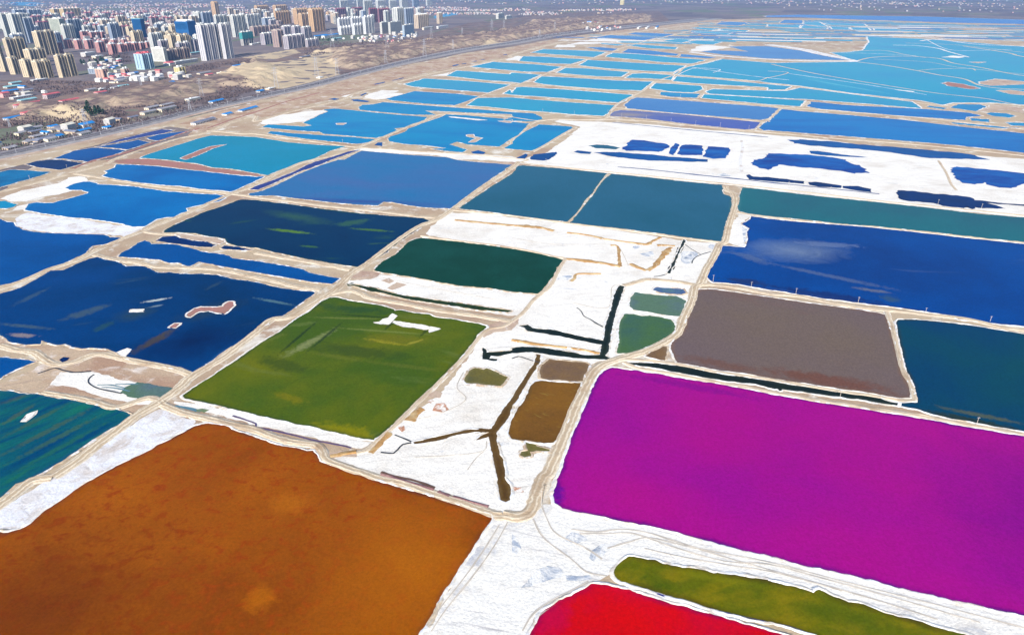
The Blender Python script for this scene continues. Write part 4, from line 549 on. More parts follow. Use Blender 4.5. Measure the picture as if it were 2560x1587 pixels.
('wetsalt','branching damp patch in the foreground salt',[(35.9,231.1),(40.6,235),(49.6,236.6),(43,231.1),(40.2,227.3),(38.2,222.3),(34.5,226.6)]),
('wetsalt','largest damp patch in the foreground salt',[(4,210),(11.1,219.9),(15.8,222.3),(20.9,221.1),(22.9,216.3),(18.2,214.9),(13.6,213.1),(6.7,210.3)]),
('wetsalt','damp patch near the red pond',[(22.9,216.9),(28.4,216.3),(33.5,216.9),(34.6,214.9),(29,213.4),(23.6,214)]),
('wetsalt','damp fringe of the foreground salt',[(0,241.6),(2,238.9),(4.3,232.4),(1.9,228.5),(0,229.8)]),
('stain','red weedy stain on the white flat',[(-47.6,343.7),(-46.5,351.8),(-41.3,351.8),(-37.8,344.9),(-41,341.7),(-44.3,342.8)]),
('stain','small red stain on the white flat',[(-65.9,326.3),(-62.5,328.4),(-61.2,324.2),(-62.8,322)]),
('soil','sandy patch below the bottle green pond',[(-113.3,544.1),(-106.8,549.2),(-101.5,542.2),(-104.8,537.1)]),
('soil','tan patch on the white strip',[(-105,527.4),(-99,540.3),(-89.6,534.8),(-95.3,528),(-100,523.6)]),
('stain','reddish hollow beside the dirt track',[(0.3,274.6),(4.8,274.2),(6,270.8),(3.2,269.4),(1.1,271.8)]),
('stain','tiny red tuft on the white flat',[(-51.9,353.9),(-49.6,356.5),(-47.7,354.2),(-49.7,351.6)]),
('soil','sandy spoil beside the pond dike',[(-18.9,456.7),(-9.6,465.6),(0,462),(4.9,469.6),(4.8,460.2),(0,449.7),(-13.1,446.3),(-20.6,437.9),(-24.7,444.6)]),
('soil','tan spoil heap along the dike',[(-53.9,360.2),(-47.9,366.3),(-43.7,363.8),(-44.4,357.7),(-50.3,357.7)]),
('soil','tan spoil low on the white flat',[(-100.8,301.6),(-94,304.5),(-84.3,302.6),(-84.1,298.9),(-92.9,299.8),(-96.8,297)]),
('wetsalt','grey streaked crust beside the blue pond',[(243.9,694.5),(253.4,701.6),(234.1,641.5),(228.1,635.4)]),
('soil','tan strip under the far dike',[(-79.2,983.1),(-32.8,963.9),(0,954.5),(9,970.2),(0,983.1),(-33.4,983.1)]),
('wetsalt','grey smear by the far ditch',[(274.8,910),(286.4,915.7),(294.6,904.3),(287.3,898.7),(276.8,901.5)]),
('soil','brown terrace at the dike junction',[(-141.8,549.2),(-134.1,566.4),(-116.3,561.4),(-118.3,551.6),(-131.6,544.5)])]
ISLES=[('saltring','twisted salt islet with a red core',[(-250.2,473.3),(-251.9,477.1),(-250.1,486.7),(-246.3,489.7),(-233.4,488.7),(-229.1,490.6),(-228.3,499.7),(-224.9,499.7),(-221.4,492.6),(-221.9,484.8),(-223.1,477.1),(-229.6,479),(-236.9,482.8),(-244.4,480.9),(-247,471.5)]),
('salt','flat salt islet left of the twisted islet',[(-299.8,484.4),(-289.7,485.7),(-287.6,480.5),(-297.9,480.5)]),
('saltring','small eye shaped islet',[(-255.4,454.1),(-254.2,460.2),(-250.2,460.2),(-250.3,453.2)]),
('salt','white islet close to the left shore',[(-274.2,415.8),(-270.3,421.2),(-266.6,419.6),(-265.3,409.8),(-271.5,412)]),
('salt','narrow white bar islet in the striped teal pond',[(-286.5,332.7),(-287.3,339.3),(-284.6,342.6),(-283.8,338.7),(-284.3,332.7)]),
('salt','first white crust patch in the green pond',[(-104.7,462),(-100.1,462.9),(-98.4,467.5),(-94.7,469.6),(-92.7,477.1),(-88.8,473.3),(-90.9,465.6),(-93.1,459.3),(-98.6,459.3)]),
('salt','long white crust patch in the green pond',[(-90.3,462),(-89.1,464.7),(-81.5,462),(-64.9,456.7),(-61.4,453.2),(-63.4,450.6),(-72.4,453.2),(-82.2,455.8)]),
('salt','small white crust patch in the green pond',[(-61.1,454.9),(-53.3,451.5),(-57,448.9),(-60.6,446)]),
('redsoil','reddish sand spit in the teal pond',[(-486.6,1004.3),(-482.4,1046.6),(-474.8,1084.3),(-455.7,1100.1),(-467,1069),(-470.5,1018.1),(-475.3,996.2)]),
('soil','bent sandy islet',[(-77,1176.7),(-66.5,1181.2),(-63.8,1163.3),(-49.1,1150.1),(-61.4,1116.4),(-70,1116.4),(-59.6,1150.1),(-74.5,1163.3)]),
('salt','thin white bar near the far dike',[(-122.6,1357.2),(-84.8,1339.7),(-45.6,1317.1),(-63.4,1314.9),(-115.6,1345.5)]),
('soil','sandy bar by the dike junction',[(-25.5,1309.4),(0,1303.9),(-3.7,1288.8),(-19.5,1299.6)]),
('soil','small reddish islet',[(-322.8,1284.5),(-305.8,1286.7),(-307.6,1268.8),(-318,1271.9)]),
('redsoil','brown islet group in the lagoon',[(1110.9,1852.2),(1139.5,1873.5),(1156,1831.4),(1148,1752.5),(1116.4,1743.1),(1098,1801.1)]),
('soil','brown marsh island at the right edge',[(1222.5,1873.5),(1306.4,1940),(1345.7,1884.3),(1409,1884.6),(1358.8,1813.4),(1310.1,1831.4),(1204.6,1801.1),(1199.3,1831.4)]),
('soil','lower brown marsh island at the right edge',[(1165.9,1715.4),(1207.6,1724.5),(1219.7,1697.4),(1277.7,1698.6),(1231.8,1633.5),(1179.1,1637.1),(1161.1,1653.9)]),
('salt','pale islet far in the lagoon',[(1505.4,2549.9),(1580.6,2609),(1602.3,2569.3),(1551.3,2526.9)]),
('soil','flat islet in the far lagoon',[(1503.8,2386.8),(1559.5,2386.8),(1509,2350)]),
('soil','tan bank at the lower right of the lagoon',[(934.1,1412),(1009.9,1491.9),(1045.5,1478),(1053.6,1451),(1018.9,1399.5),(1008.2,1437.8),(963.4,1424.8)]),
('salt','thin islet in the lower lagoon',[(930.7,1733.8),(959.7,1701),(951.5,1690.3),(931,1719)]),
('soil','sandy spit between two dark pools',[(-343.3,663.2),(-338.5,667.1),(-321,658.9),(-297.6,654.1),(-287.2,646.2),(-284.8,640),(-287.2,635.4),(-298,641.5),(-315.7,646.2),(-332.9,654.1)])]
RIBBONS=[('track',0.45,[(27.8,244.4),(39.5,242.7),(49.7,244.4),(61.8,242.7),(77.5,235.6),(94.6,227.3),(111.9,219.9),(127.9,213.4),(150.5,203.9),(171.3,193.9)]),
('track',0.4,[(31.5,241.6),(44.4,241.6),(56.7,241.6),(72.3,233.7),(93.9,224.8),(112.9,222.9),(133.1,215.2),(159.6,204.5),(187.5,192.4)]),
('track',0.4,[(60,232.4),(75.7,227.3),(93.4,222.9),(111.6,219),(123.8,214.6),(139.2,208.3)]),
('track',0.35,[(43.2,232.4),(53.4,236.3),(63.6,238.9),(81.7,233),(113.3,224.2),(141.5,213.4),(171.7,202.3),(203.5,189.9)]),
('track',0.4,[(13.2,266.4),(16.7,251.5),(20.7,241.6),(33.6,232.4),(40,226)]),
('track',0.4,[(10.1,251.5),(14.7,238.9),(26.4,226),(32.3,218.7),(41.2,216.3)]),
('track',0.4,[(6.3,187.4),(10.3,194.9),(17.5,201.2),(24.9,206.7),(31.6,211.7)]),
('track',0.4,[(4.2,188.4),(8.6,196.5),(16.7,203.4),(26.9,209.4),(32.7,213.4)]),
('track',0.35,[(-52.6,298.9),(-29.8,300.7),(-15.6,304.5),(-14.2,313.1)]),
('track',0.35,[(-23.4,288.1),(-19.4,297.9),(-15.6,303.5)]),
('track',0.35,[(-66.2,332.7),(-45.2,339.3),(-28.6,355.3),(-34.9,370.1),(-32,388.5)]),
('track',0.4,[(47.7,498.7),(75.3,488.7),(85.1,530.7),(99,534.1)]),
('track',0.35,[(0,654.1),(41.7,635.4),(93.7,635.4),(103.9,626.4),(105.9,579.1)]),
('track',0.35,[(-112.3,549.2),(-63.9,526.3),(-10.2,502.8)]),
('track',0.4,[(-34.3,188.4),(-29.1,200.1),(-21.3,214),(-12.9,231.1),(-6,247.2)]),
('track',0.4,[(-31.8,188.4),(-26.8,199.1),(-16.9,216.3),(-8.1,233.7),(-2,249.3)]),
('redsoil2',4,[(-610.8,942.2),(-606.3,993),(-587.1,1043),(-579.2,1104.2),(-567.5,1185.8),(-556.5,1238.3)]),
('redsoil2',3,[(-541.5,1238.3),(-529.4,1328.3),(-513.7,1412),(-490.7,1550),(-454.1,1679.7)]),
('blackline',0.6,[(-273.8,385.8),(-274.4,381.7),(-272.5,376.5),(-266.6,371.3),(-259.2,367.6),(-251.2,365.1),(-243.9,362.6)]),
('tealline',0.7,[(-264.6,372.6),(-255.8,372.6),(-245.1,368.8)]),
('tealline',0.6,[(-260.5,370.1),(-250.5,368.8),(-239.9,365.1)]),
('tealline',0.8,[(-253.4,373.3),(-246.3,373.9),(-239.2,373.3)]),
('blackline',0.8,[(-311.5,387.1),(-309,389.8),(-304.5,394),(-297.2,391.2),(-288.6,388.5),(-278.2,389.8)]),
('tealline',1.2,[(-204.8,348.9),(-195.2,346),(-186.1,342.6)]),
('algae',2.2,[(-190.2,343.2),(-186.8,344.3),(-183,342.6)]),
('blueline',0.6,[(43.8,215.2),(46.2,213.1),(51.8,211.1),(58,208.3),(64.1,205.3),(70.3,203.4),(78.3,200.1),(86.1,197),(102.6,192.4),(110.4,190.4),(117.4,186.8)]),
('blackline',0.8,[(-54.8,311.7),(-60.5,310.2),(-62.8,305.4),(-64.6,302.1),(-71.7,303)]),
('blackline',0.6,[(-55.5,312.2),(-60.7,315.6),(-66.6,319.1)]),
('blackline',0.9,[(137.4,558.9),(129.9,554),(124.1,552.4)]),
('blackline',0.7,[(51.1,488.7),(53.9,482.8),(55.5,473.3),(59.8,467.5),(63.8,460.2),(68.6,454.1)]),
('blackline',0.7,[(0,406.9),(4.4,409.8),(8.7,407.6),(15.1,403.2),(21.4,401.1)]),
('blackline',0.8,[(165,584.4),(167.8,592.4),(175.4,603.4),(190.4,614.7)]),
('blackline',0.5,[(169.8,635.4),(173.5,620.5),(178.5,607.6)]),
('navyline',2.2,[(148.2,951.4),(189.9,936.2),(254.9,904.3),(304.8,882.3),(330.7,869),(388.6,843.5),(447.9,814.6)]),
('navyline',2.2,[(186.3,1295.2),(282.2,1238.3),(363.7,1193.2),(428.4,1158.9)]),
('brownch_l',1,[(-68.7,286.1),(-61.6,283.1),(-50.1,279.3),(-39.2,273.6)]),
('purpleline',0.7,[(-165.5,338.2),(-149,330),(-147.9,326.9),(-127.6,320.1),(-111.6,314.1),(-95,309.2),(-88.7,306.8)]),
('orangesoil',3.2,[(-61.9,712.6),(-24.8,701.6),(0,694.5),(27.9,687.5),(43.9,675.5)]),
('orangesoil',2.7,[(56.7,670.4),(75.7,663.8),(91.6,652.5)]),
('orangesoil',2.4,[(91.5,651.6),(115.5,641.5),(133.3,635.4),(137.5,641.5),(149.8,655.7)]),
('orangesoil',3.5,[(49.4,596.5),(68.6,591),(87.2,583),(98.8,576.5)]),
('orangesoil',3.2,[(108.5,583),(114.7,574),(120,566.4)]),
('orangesoil',3.2,[(120.3,567.6),(128.6,576.5),(137.9,595.1),(146.2,611.8),(154.3,626.4)]),
('orangesoil',2.2,[(142.1,632.4),(150.4,632.4),(159.4,630.9)]),
('orangesoil',1.8,[(50.1,542.2),(54.4,549.2),(58,558.9),(78.5,558.9)]),
('orangesoil',2,[(0,434.7),(15.1,429),(33.6,424.3),(51.8,418.9),(60.9,414.3)]),
('orangesoil',2.7,[(-70,321.2),(-74.5,309.2),(-77.4,302.6)]),
('orangesoil',2.4,[(-98.6,299.8),(-93.3,301.6),(-85.1,303.5)]),
('orangesoil',1.9,[(97.9,576.5),(101.1,606.2),(103.3,629.4),(96.5,632.4)]),
('orangesoil',3,[(-60.1,332.7),(-57.9,340.4),(-54.2,346)]),
('reddark',1.6,[(-68.4,284.4),(-55.6,279.3),(-39.5,272)]),
('reddark',1.6,[(-37.3,270.8),(-31.1,267.2)]),
('reddark',1.3,[(-29.5,267.2),(-22,264.1),(-11.4,259.9)])]
DIKES=[('whitedike',1.3,0.6,[(1197.8,2735.6),(1351.2,2683.6),(1447.9,2609)]),
('whitedike',1.3,0.6,[(1910.5,3386.7),(1714,2874.6),(1805.3,2826.8),(1963.7,2874.6)]),
('dike',1.3,0.6,[(1237.6,2485.8),(1364.5,2386.8),(1375.4,2227.6),(1456.5,2048.7)]),
('whitedike',1.2,0.6,[(793.1,2061.5),(898.8,1831.4),(959.7,1645.4)]),
('whitedike',1.3,0.6,[(554.2,2227.6),(636,2061.5),(699.5,1963.2),(740.6,1917.4)]),
('whitedike',1.3,0.6,[(464.2,2023.6),(553.7,2198.2),(623.1,2169.5),(582.3,2087.5)]),
('dike',1.4,0.6,[(1714.9,3197.5),(1877.8,3082.4),(1919.6,2735.6)]),
('road',3.2,0.9,[(-238.2,282.1),(-233.8,293.4),(-230.6,308.3),(-226.7,323.2),(-222.5,339.3),(-216.3,353),(-210.8,370.1),(-208.8,384.4),(-198.5,408.3),(-188.2,446.3),(-183.2,467.5),(-170.4,473.3),(-155.8,502.8),(-147.6,526.3),(-142,558.9),(-132.8,584.4),(-120.3,626.4),(-109.7,660.5),(-96.5,694.5),(-82.6,712.6),(-69.3,747.3),(-53.2,798.5),(-36.1,851),(0,945.3),(9.2,983.1)]),
('road',3,0.9,[(-252.6,258),(-251.5,261.1),(-249.3,269.6),(-247.5,279.3),(-238.2,282.1)]),
('road',2.6,0.8,[(-156.2,511.1),(-134.2,521.9),(-113.8,506.9),(-86.4,496.6),(-59.8,484.8),(-34.4,477.1),(-13.7,469.6),(0,463.8)]),
('road',2.6,0.8,[(-212.6,350.6),(-198.8,342.6),(-183.9,337.1),(-162.3,329.5),(-147.1,324.2),(-132.4,316.1),(-116.1,311.2),(-109.4,310.2),(-104.6,305.4),(-101.1,297.9),(-96.2,294.3),(-86.7,289.4),(-78.7,285.9),(-66.6,280.2),(-58.7,278.1),(-38.2,268.8),(-21.8,261.1),(-8.6,254.4),(-4.5,254.4)]),
('road',2.6,0.8,[(-213.2,351.8),(-225,357.7),(-239.2,347.2),(-255.2,353),(-274.8,358.9),(-294.3,363.8)]),
('road',3.2,0.9,[(-4.5,254.4),(3.1,252.9),(8.7,256.6),(12.2,268),(16.5,282.7),(18.8,285.5),(24.9,303.5),(30.1,320.1),(35,336),(40.2,353),(46.4,370.1),(52.9,387.1),(60.4,398.2),(70.7,405.4),(77,409.1),(92.2,417.3),(107.1,429),(121,444.6),(129.2,463.8),(131.3,469.6),(145.6,502.8),(154.9,530.7),(161.1,537.6),(173,566.4),(187.9,597.8),(203.3,632.4),(211.9,644.6),(227.3,687.5),(250.3,747.3),(262.5,780.8),(270.5,816.9),(266.8,831.2),(269.7,851)]),
('road',2.6,0.7,[(94.4,533),(109.4,542.2),(119.4,546.9),(141.3,542.2),(156,535.3),(171.4,535.3),(195.7,526.3),(211.8,516.4),(236.1,511.1),(263.7,494.6),(291,484.8),(304.1,482.8),(321.7,477.1),(349,467.8),(364.9,454.9),(378.7,449.7),(432.9,428.8)]),
('dike',1.8,0.9,[(292.4,480.9),(286.4,463.8),(278.2,441.3),(266.1,409.8),(258,388.5),(255.2,375.2),(250.6,362.6),(246.4,354.8),(236,355.9),(224.8,359.9),(207.4,365.1),(183.9,373.3),(165.8,379.8),(152.2,384.4),(132.9,389.8),(113.8,398.2),(93.5,403.9),(76.5,406.1)]),
('dike',2,0.9,[(76,402.5),(84.6,394),(104.3,387.1),(129.5,377.1),(160.8,365.1),(183.8,355.9),(212.4,347.2),(239.9,338.7),(265.4,329),(291,319.6),(332.9,303.8)]),
('dike',1.6,0.8,[(-69.5,749.3),(-37.8,739.4),(0,727.7),(56.7,702.4),(110.5,681.2),(161.1,658.9),(209.6,640)]),
('dike',1.6,0.8,[(-92.5,660.5),(-60.2,647.8),(-28.1,636.9),(0,625.8),(20.3,614.7),(39.8,602),(49.4,596.5),(45.4,581.7),(39.3,558.9),(33.4,535.3),(26.4,519.7),(17.1,502.8),(8.2,479),(-5.5,456.7),(-17.2,451.5),(-24.4,436.3),(-30.8,415.8),(-38.2,396.8),(-48.6,372.6),(-59.1,349.5),(-68.5,327.4),(-74.5,316.1),(-79.6,305.4),(-84.9,302.6)]),
('dike',1.2,0.7,[(129.2,912.8),(117.1,876.9),(107.5,846),(99.4,816.9),(87.7,787.3),(76.6,747.3),(60.2,703.4)]),
('dike',1.6,0.6,[(252.7,739.4),(281.7,723.9),(311.3,709.6),(351.3,696.3),(381.2,688.2),(427.3,670.4),(470.2,651.6),(505.9,638.4),(583.6,593.8)]),
('road',3.5,0.7,[(-635.9,812.2),(-615.4,861.2),(-597.8,910),(-595.9,921.5),(-578.7,970.2),(-580.3,1011.2),(-569.4,1076.6),(-551.9,1150.1),(-526,1199.7),(-517.3,1295.2),(-497.2,1363.1),(-478,1306.1),(-453.1,1387.1),(-421.5,1464.4),(-378.3,1565.2),(-366.7,1679.7),(-333.1,1771.6),(-267.2,1975),(-220.4,2087.5),(-138.4,2257.8),(-63.2,2421.3),(0,2549.9),(0,2641.7),(131.2,3027.8),(354.8,3525.3),(690.2,4015.9),(1130.2,4659.5),(1656.3,5291.3)]),
('road',3,0.8,[(-592.6,915.7),(-554.6,898.7),(-498.6,871.6),(-431.1,843.5),(-371.1,826.4),(-333.3,812.2),(-307.7,800.7),(-264.9,785.1),(-209.8,763.7),(-157.9,747.3),(-107.5,727.7),(-90.5,722),(-79.1,723.9),(-70.2,743.3)]),
('road',3.2,0.8,[(-434.4,521.9),(-430.3,526.3),(-421.2,546.9),(-415,571.4),(-404.6,589.7),(-400.3,617.6),(-394.1,644.6),(-385.7,670.4),(-376.8,698),(-364.6,735.4),(-353,780.8),(-341.4,816.9),(-326.3,856.1),(-317.8,915.7),(-304.5,970.2),(-290.2,996.3),(-264.4,1025.1),(-243.3,1076.6),(-215.9,1158.9),(-191.7,1238.3),(-163.1,1317.1),(-145.4,1381.1)]),
('road',2.4,0.7,[(-379.7,673.8),(-362.4,667.1),(-340,665.5)]),
('road',3,0.7,[(-394.1,606.2),(-366.9,592.4),(-344.6,587),(-320.3,576.5),(-290.4,574),(-259.8,568.9),(-223.7,551.6),(-202.3,542.2),(-180.8,530.7),(-159.4,524)]),
('road',3,0.7,[(-244,611.8),(-209.6,597.8),(-176.5,584.4),(-144.1,568.9)]),
('road',2,0.7,[(-531.7,1213.9),(-502.2,1204.4),(-459,1185.8),(-437.4,1185.8),(-372.7,1150.1),(-311.3,1116.4),(-253.2,1084.3),(-200.6,1069),(-132.2,1046.6),(-50.5,1025.1),(0,1004.3),(23.2,996.2),(15.2,976.6),(59.4,954.5),(130,924.4),(196.6,895.9),(271.9,863.8),(321.2,841),(376.9,814.6),(428.4,787.3),(479.4,765.8),(566.1,727.7),(654.9,680.1)]),
('dike',2.4,0.7,[(-145.4,1381.1),(-87.5,1387.1),(0,1357.2),(0,1351.3),(49.6,1311.6),(80.3,1328.3),(170.6,1328.3),(203,1437.8),(234.1,1535.1),(291.7,1662.4),(321.5,1733.8),(378.3,1884.3),(472.4,2061.5),(534.6,2227.6),(644.1,2386.8),(741.8,2549.9)]),
('dike',2.2,0.7,[(-126.1,1478),(-97,1550),(-54.7,1679.7),(-5.1,1811.1),(16.2,1831.4),(107.3,2087.5),(189.8,2320.6),(279.8,2530.7),(386.9,2780.5),(455.9,2975),(612.3,3321.3),(791.6,3675.4),(1000.2,4110.9)]),
('dike',1.8,0.6,[(-339.4,1604.4),(-256.8,1535.1),(-183.8,1498.9),(-92,1464.4),(0,1424.8),(63.7,1412),(174,1339.7)]),
('dike',1.8,0.6,[(0,1811.1),(80.2,1807.1),(181.9,1752.5),(294.6,1679.7)]),
('dike',1.8,0.6,[(106,2061.5),(204.7,1986.9),(285.9,1940),(375.5,1884.3),(465.3,1852.2),(625.3,1743.1),(619,1724.5),(665.1,1724.5),(706.7,1781.3)]),
('dike',1.8,0.6,[(187.3,2288.8),(287.9,2183.8),(370,2100.8),(457.6,2048.7),(549.4,1963.2),(637.6,1895.2),(703.4,1975),(699.5,1963.2),(799.6,2087.5),(754.9,2127.8)]),
('dike',2.2,0.6,[(306.6,1662.4),(399.1,1572.9),(540.6,1491.9),(555.7,1471.2),(630.3,1437.8),(714.2,1387.1),(806.6,1328.3),(903.6,1228.5),(973.2,1189.3)]),
('dike',2.2,0.6,[(170.6,1328.3),(256.9,1306.1),(342.4,1253.4),(419.7,1209.2),(442.1,1199.7),(488.2,1176.7),(560.3,1137.3),(645,1100.1),(764.2,1021.6),(826.2,948)]),
('dike',2,0.6,[(421.2,1213.9),(457.3,1284.5),(485.5,1328.3),(557.5,1457.6)]),
('dike',2,0.6,[(412.3,1588.5),(445,1662.4),(475.4,1752.5),(487.7,1811.1)]),
('dike',2,0.6,[(599.4,1464.4),(648.2,1550)]),
('dike',2.2,0.6,[(215.3,1464.4),(315.9,1399.5),(404.6,1339.7),(468.3,1306.1)]),
('dike',3,0.6,[(830.1,2320.6),(863.9,2087.5),(910.2,1917.4),(954.7,1781.3),(998.5,1671),(1058.9,1588.5),(1081.2,1491.9),(1178.4,1463.7)]),
('dike',3,0.6,[(1138.2,2386.8),(1177.2,2288.8),(1199.1,2141.5),(1202.9,2036.1),(1220.6,1940),(1184.1,1811.1),(1200,1752.5),(1244.2,1733.8),(1329.3,1665.5)]),
('dike',2.5,0.6,[(1161.9,2438.9),(1268.1,2549.9),(1399.6,2589),(1469.3,2511.8),(1432.1,2353.3),(1440.6,2227.6),(1431.3,2011.2),(1524.5,1926.5)]),
('dike',3,0.6,[(662,1852.2),(721,1791.2),(795.9,1662.4),(863.6,1554.5),(910.9,1494.7),(986.8,1527.7),(1081.2,1491.9)]),
('dike',2,0.6,[(1205.4,2141.5),(1285.6,2183.8),(1390.3,2198.2),(1375,2141.5)]),
('dike',2,0.6,[(1281.2,2780.5),(1432.7,2826.8),(1431.2,2650),(1443,2530.7)]),
('whitedike',3,0.6,[(1601.9,3082.4),(1685.1,3054.8),(1700.1,2923.9),(1660,2780.5),(1601.9,2549.9)]),
('whitedike',4,0.6,[(1846,3321.3),(1978.1,3420.4),(1979,3138.9),(2116.5,3027.8),(2324.1,2995.9)]),
('dike',3,0.6,[(1867.6,3027.8),(1852.5,2735.6),(1807.5,2569.3),(1831.9,2337.7)]),
('whitedike',4,0.6,[(1777.8,3675.4),(1974.6,3598.8),(2076.5,3420.4),(2336.2,3353.7),(2570.8,3325.7)]),
('whitedike',6,0.6,[(675.8,2757.9),(752.7,2589),(875.6,2485.8),(945.1,2438.9),(1150.7,2414.3)]),
('whitedike',9,0.6,[(1086.1,3110.4),(1140.7,2899),(1140.5,2692.1),(1150.7,2414.3)]),
('dike',2.2,0.6,[(0,1108.2),(0,1133),(10.7,1172.2),(24.5,1238.3),(39.1,1289.9),(49.4,1306.1)]),
('dike',2.4,0.8,[(30.7,1046.6),(54,1100.1),(80.2,1167.7),(113.7,1248.3)]),
('dike',2,0.6,[(-14.7,1072.8),(0,1108.2)]),
('whitedike',2,0.5,[(312.5,921.5),(333.6,996.3),(361,1076.6),(376.4,1133)]),
('dike',1.6,0.5,[(618.5,989.7),(590.3,921.5),(562.6,861.2),(551.9,831.2)]),
('dike',1.6,0.5,[(-309.7,830.2),(-301.7,863.8),(-289.4,916.8),(-272.4,962.6),(-253.9,999.7),(-231.3,1057.7)]),
('road',3,0.7,[(-363.1,426.7),(-347.8,420.4),(-331.6,415.8),(-317.8,405.4),(-306.4,399.6),(-296.7,402.5),(-290.8,411.3),(-282.5,413.5),(-271.8,409.8),(-258.3,404.7),(-237.3,398.2),(-220,391.2),(-208.1,384.4)])]
FARPANS=[(218.7,3027.8),(413.6,3598.8),(862.7,4015.9),(1263.2,4659.5),(1706.5,5213),(1794.8,5213),(2077.6,5372),(2462.5,5213),(2841.8,4722.3),(3175.2,4598.3),(3431.8,4175.2),(2587.1,3119.9),(2271.9,3258.3),(2006,3561.7),(1736.7,3598.8),(1577.4,3258.3),(1367.5,3138.9),(1135.9,3258.3),(1023.7,3227.6),(845.7,3082.4),(721.8,3027.8),(656.2,3027.8),(498.3,3138.9),(389.8,3258.3)]
HWY=[(-778.6,991.3),(-764.6,1022.2),(-733.6,1101.7),(-700,1196.9),(-665.7,1319.4),(-639.8,1424.8),(-578.5,1604.4),(-510.5,1797.1),(-435.9,2092.8),(-328.9,2456.8),(-174.4,2874.6),(0,3209.5),(213.3,3714.8),(548.5,4261.7),(1066.5,4991),(1505.7,5575.9)]
HILLZONE=[(-898.4,1204.4),(-900.3,1223.6),(-876.9,1306.1),(-751.5,1223.6),(-712.3,1375),(-691,1520.4),(-615.9,1715.4),(-550.5,1752.5),(-479,2011.2),(-384.4,2353.3),(-216,2874.6),(0,3289.5),(220.2,3838.3),(568.8,4423.8),(1097,5136.9),(1405.5,7093.6),(903.6,7093.6),(289.8,6821.5),(0,5540.8),(-293.8,4921.1),(-465.7,3525.3),(-666.4,3258.3),(-839.5,3027.8),(-957.6,2493.2),(-1023,2227.6),(-978.8,1873.5),(-1198.3,1917.4),(-1368,1917.4),(-1380.6,1844.4)]
HX0,HX1,HY0,HY1=-1400.65,1425.55,1184.43,7113.56
BLUFFS=[([(-878.1,2493.2),(-761.4,2735.6),(-658.2,2735.6),(-590.5,2353.3),(-465.5,2087.5),(-424.6,2198.2),(-343.3,2569.3),(-181.7,3001.1),(0,3353.7),(104.5,3636.7),(287.6,4015.9),(598.3,4659.5),(937.3,5062.9),(1128.1,6116),(650.1,5720.4),(144.2,5062.9),(0,4210.3),(-257.9,3454.7),(-498,3082.4),(-703.9,2826.8)],17,42,100),([(-978.6,1339.7),(-860.2,1263.6),(-891.6,1363.1),(-774,1274),(-801.7,1387.1),(-839.2,1478),(-746,1491.9),(-719.4,1645.4),(-718.6,1771.6),(-634.9,1771.6),(-607.3,1852.2),(-611.4,2061.5),(-878.1,2493.2),(-829.2,2061.5),(-849.7,1831.4),(-967.6,1697.4),(-1032.2,1520.4),(-1081.2,1491.9)],13,38,100)]
SANDS=[[(-830.9,2353.3),(-772.6,2386.8),(-725.6,2493.2),(-769.3,2735.6),(-692.8,2780.5),(-652.1,2692.1),(-631.2,2493.2),(-569.9,2353.3),(-496.4,2061.5),(-458.3,2011.2),(-508.7,1895.2),(-535.4,1791.2),(-565,1715.4),(-594.7,1697.4),(-668,1791.2),(-702.1,1873.5),(-859.5,2061.5),(-828.3,2141.5)],[(-862.1,1263.6),(-927,1387.1),(-878.7,1412),(-808.3,1399.5),(-778.1,1306.1),(-818.4,1274)],[(-1084.5,3027.8),(-943.1,3082.4),(-793.1,2735.6),(-805.5,2493.2),(-878.1,2493.2),(-985.5,2569.3),(-1183,3082.4)],[(0,3258.3),(59.9,3197.5),(0,3027.8),(-171.6,2826.8),(-102.8,3258.3)]]
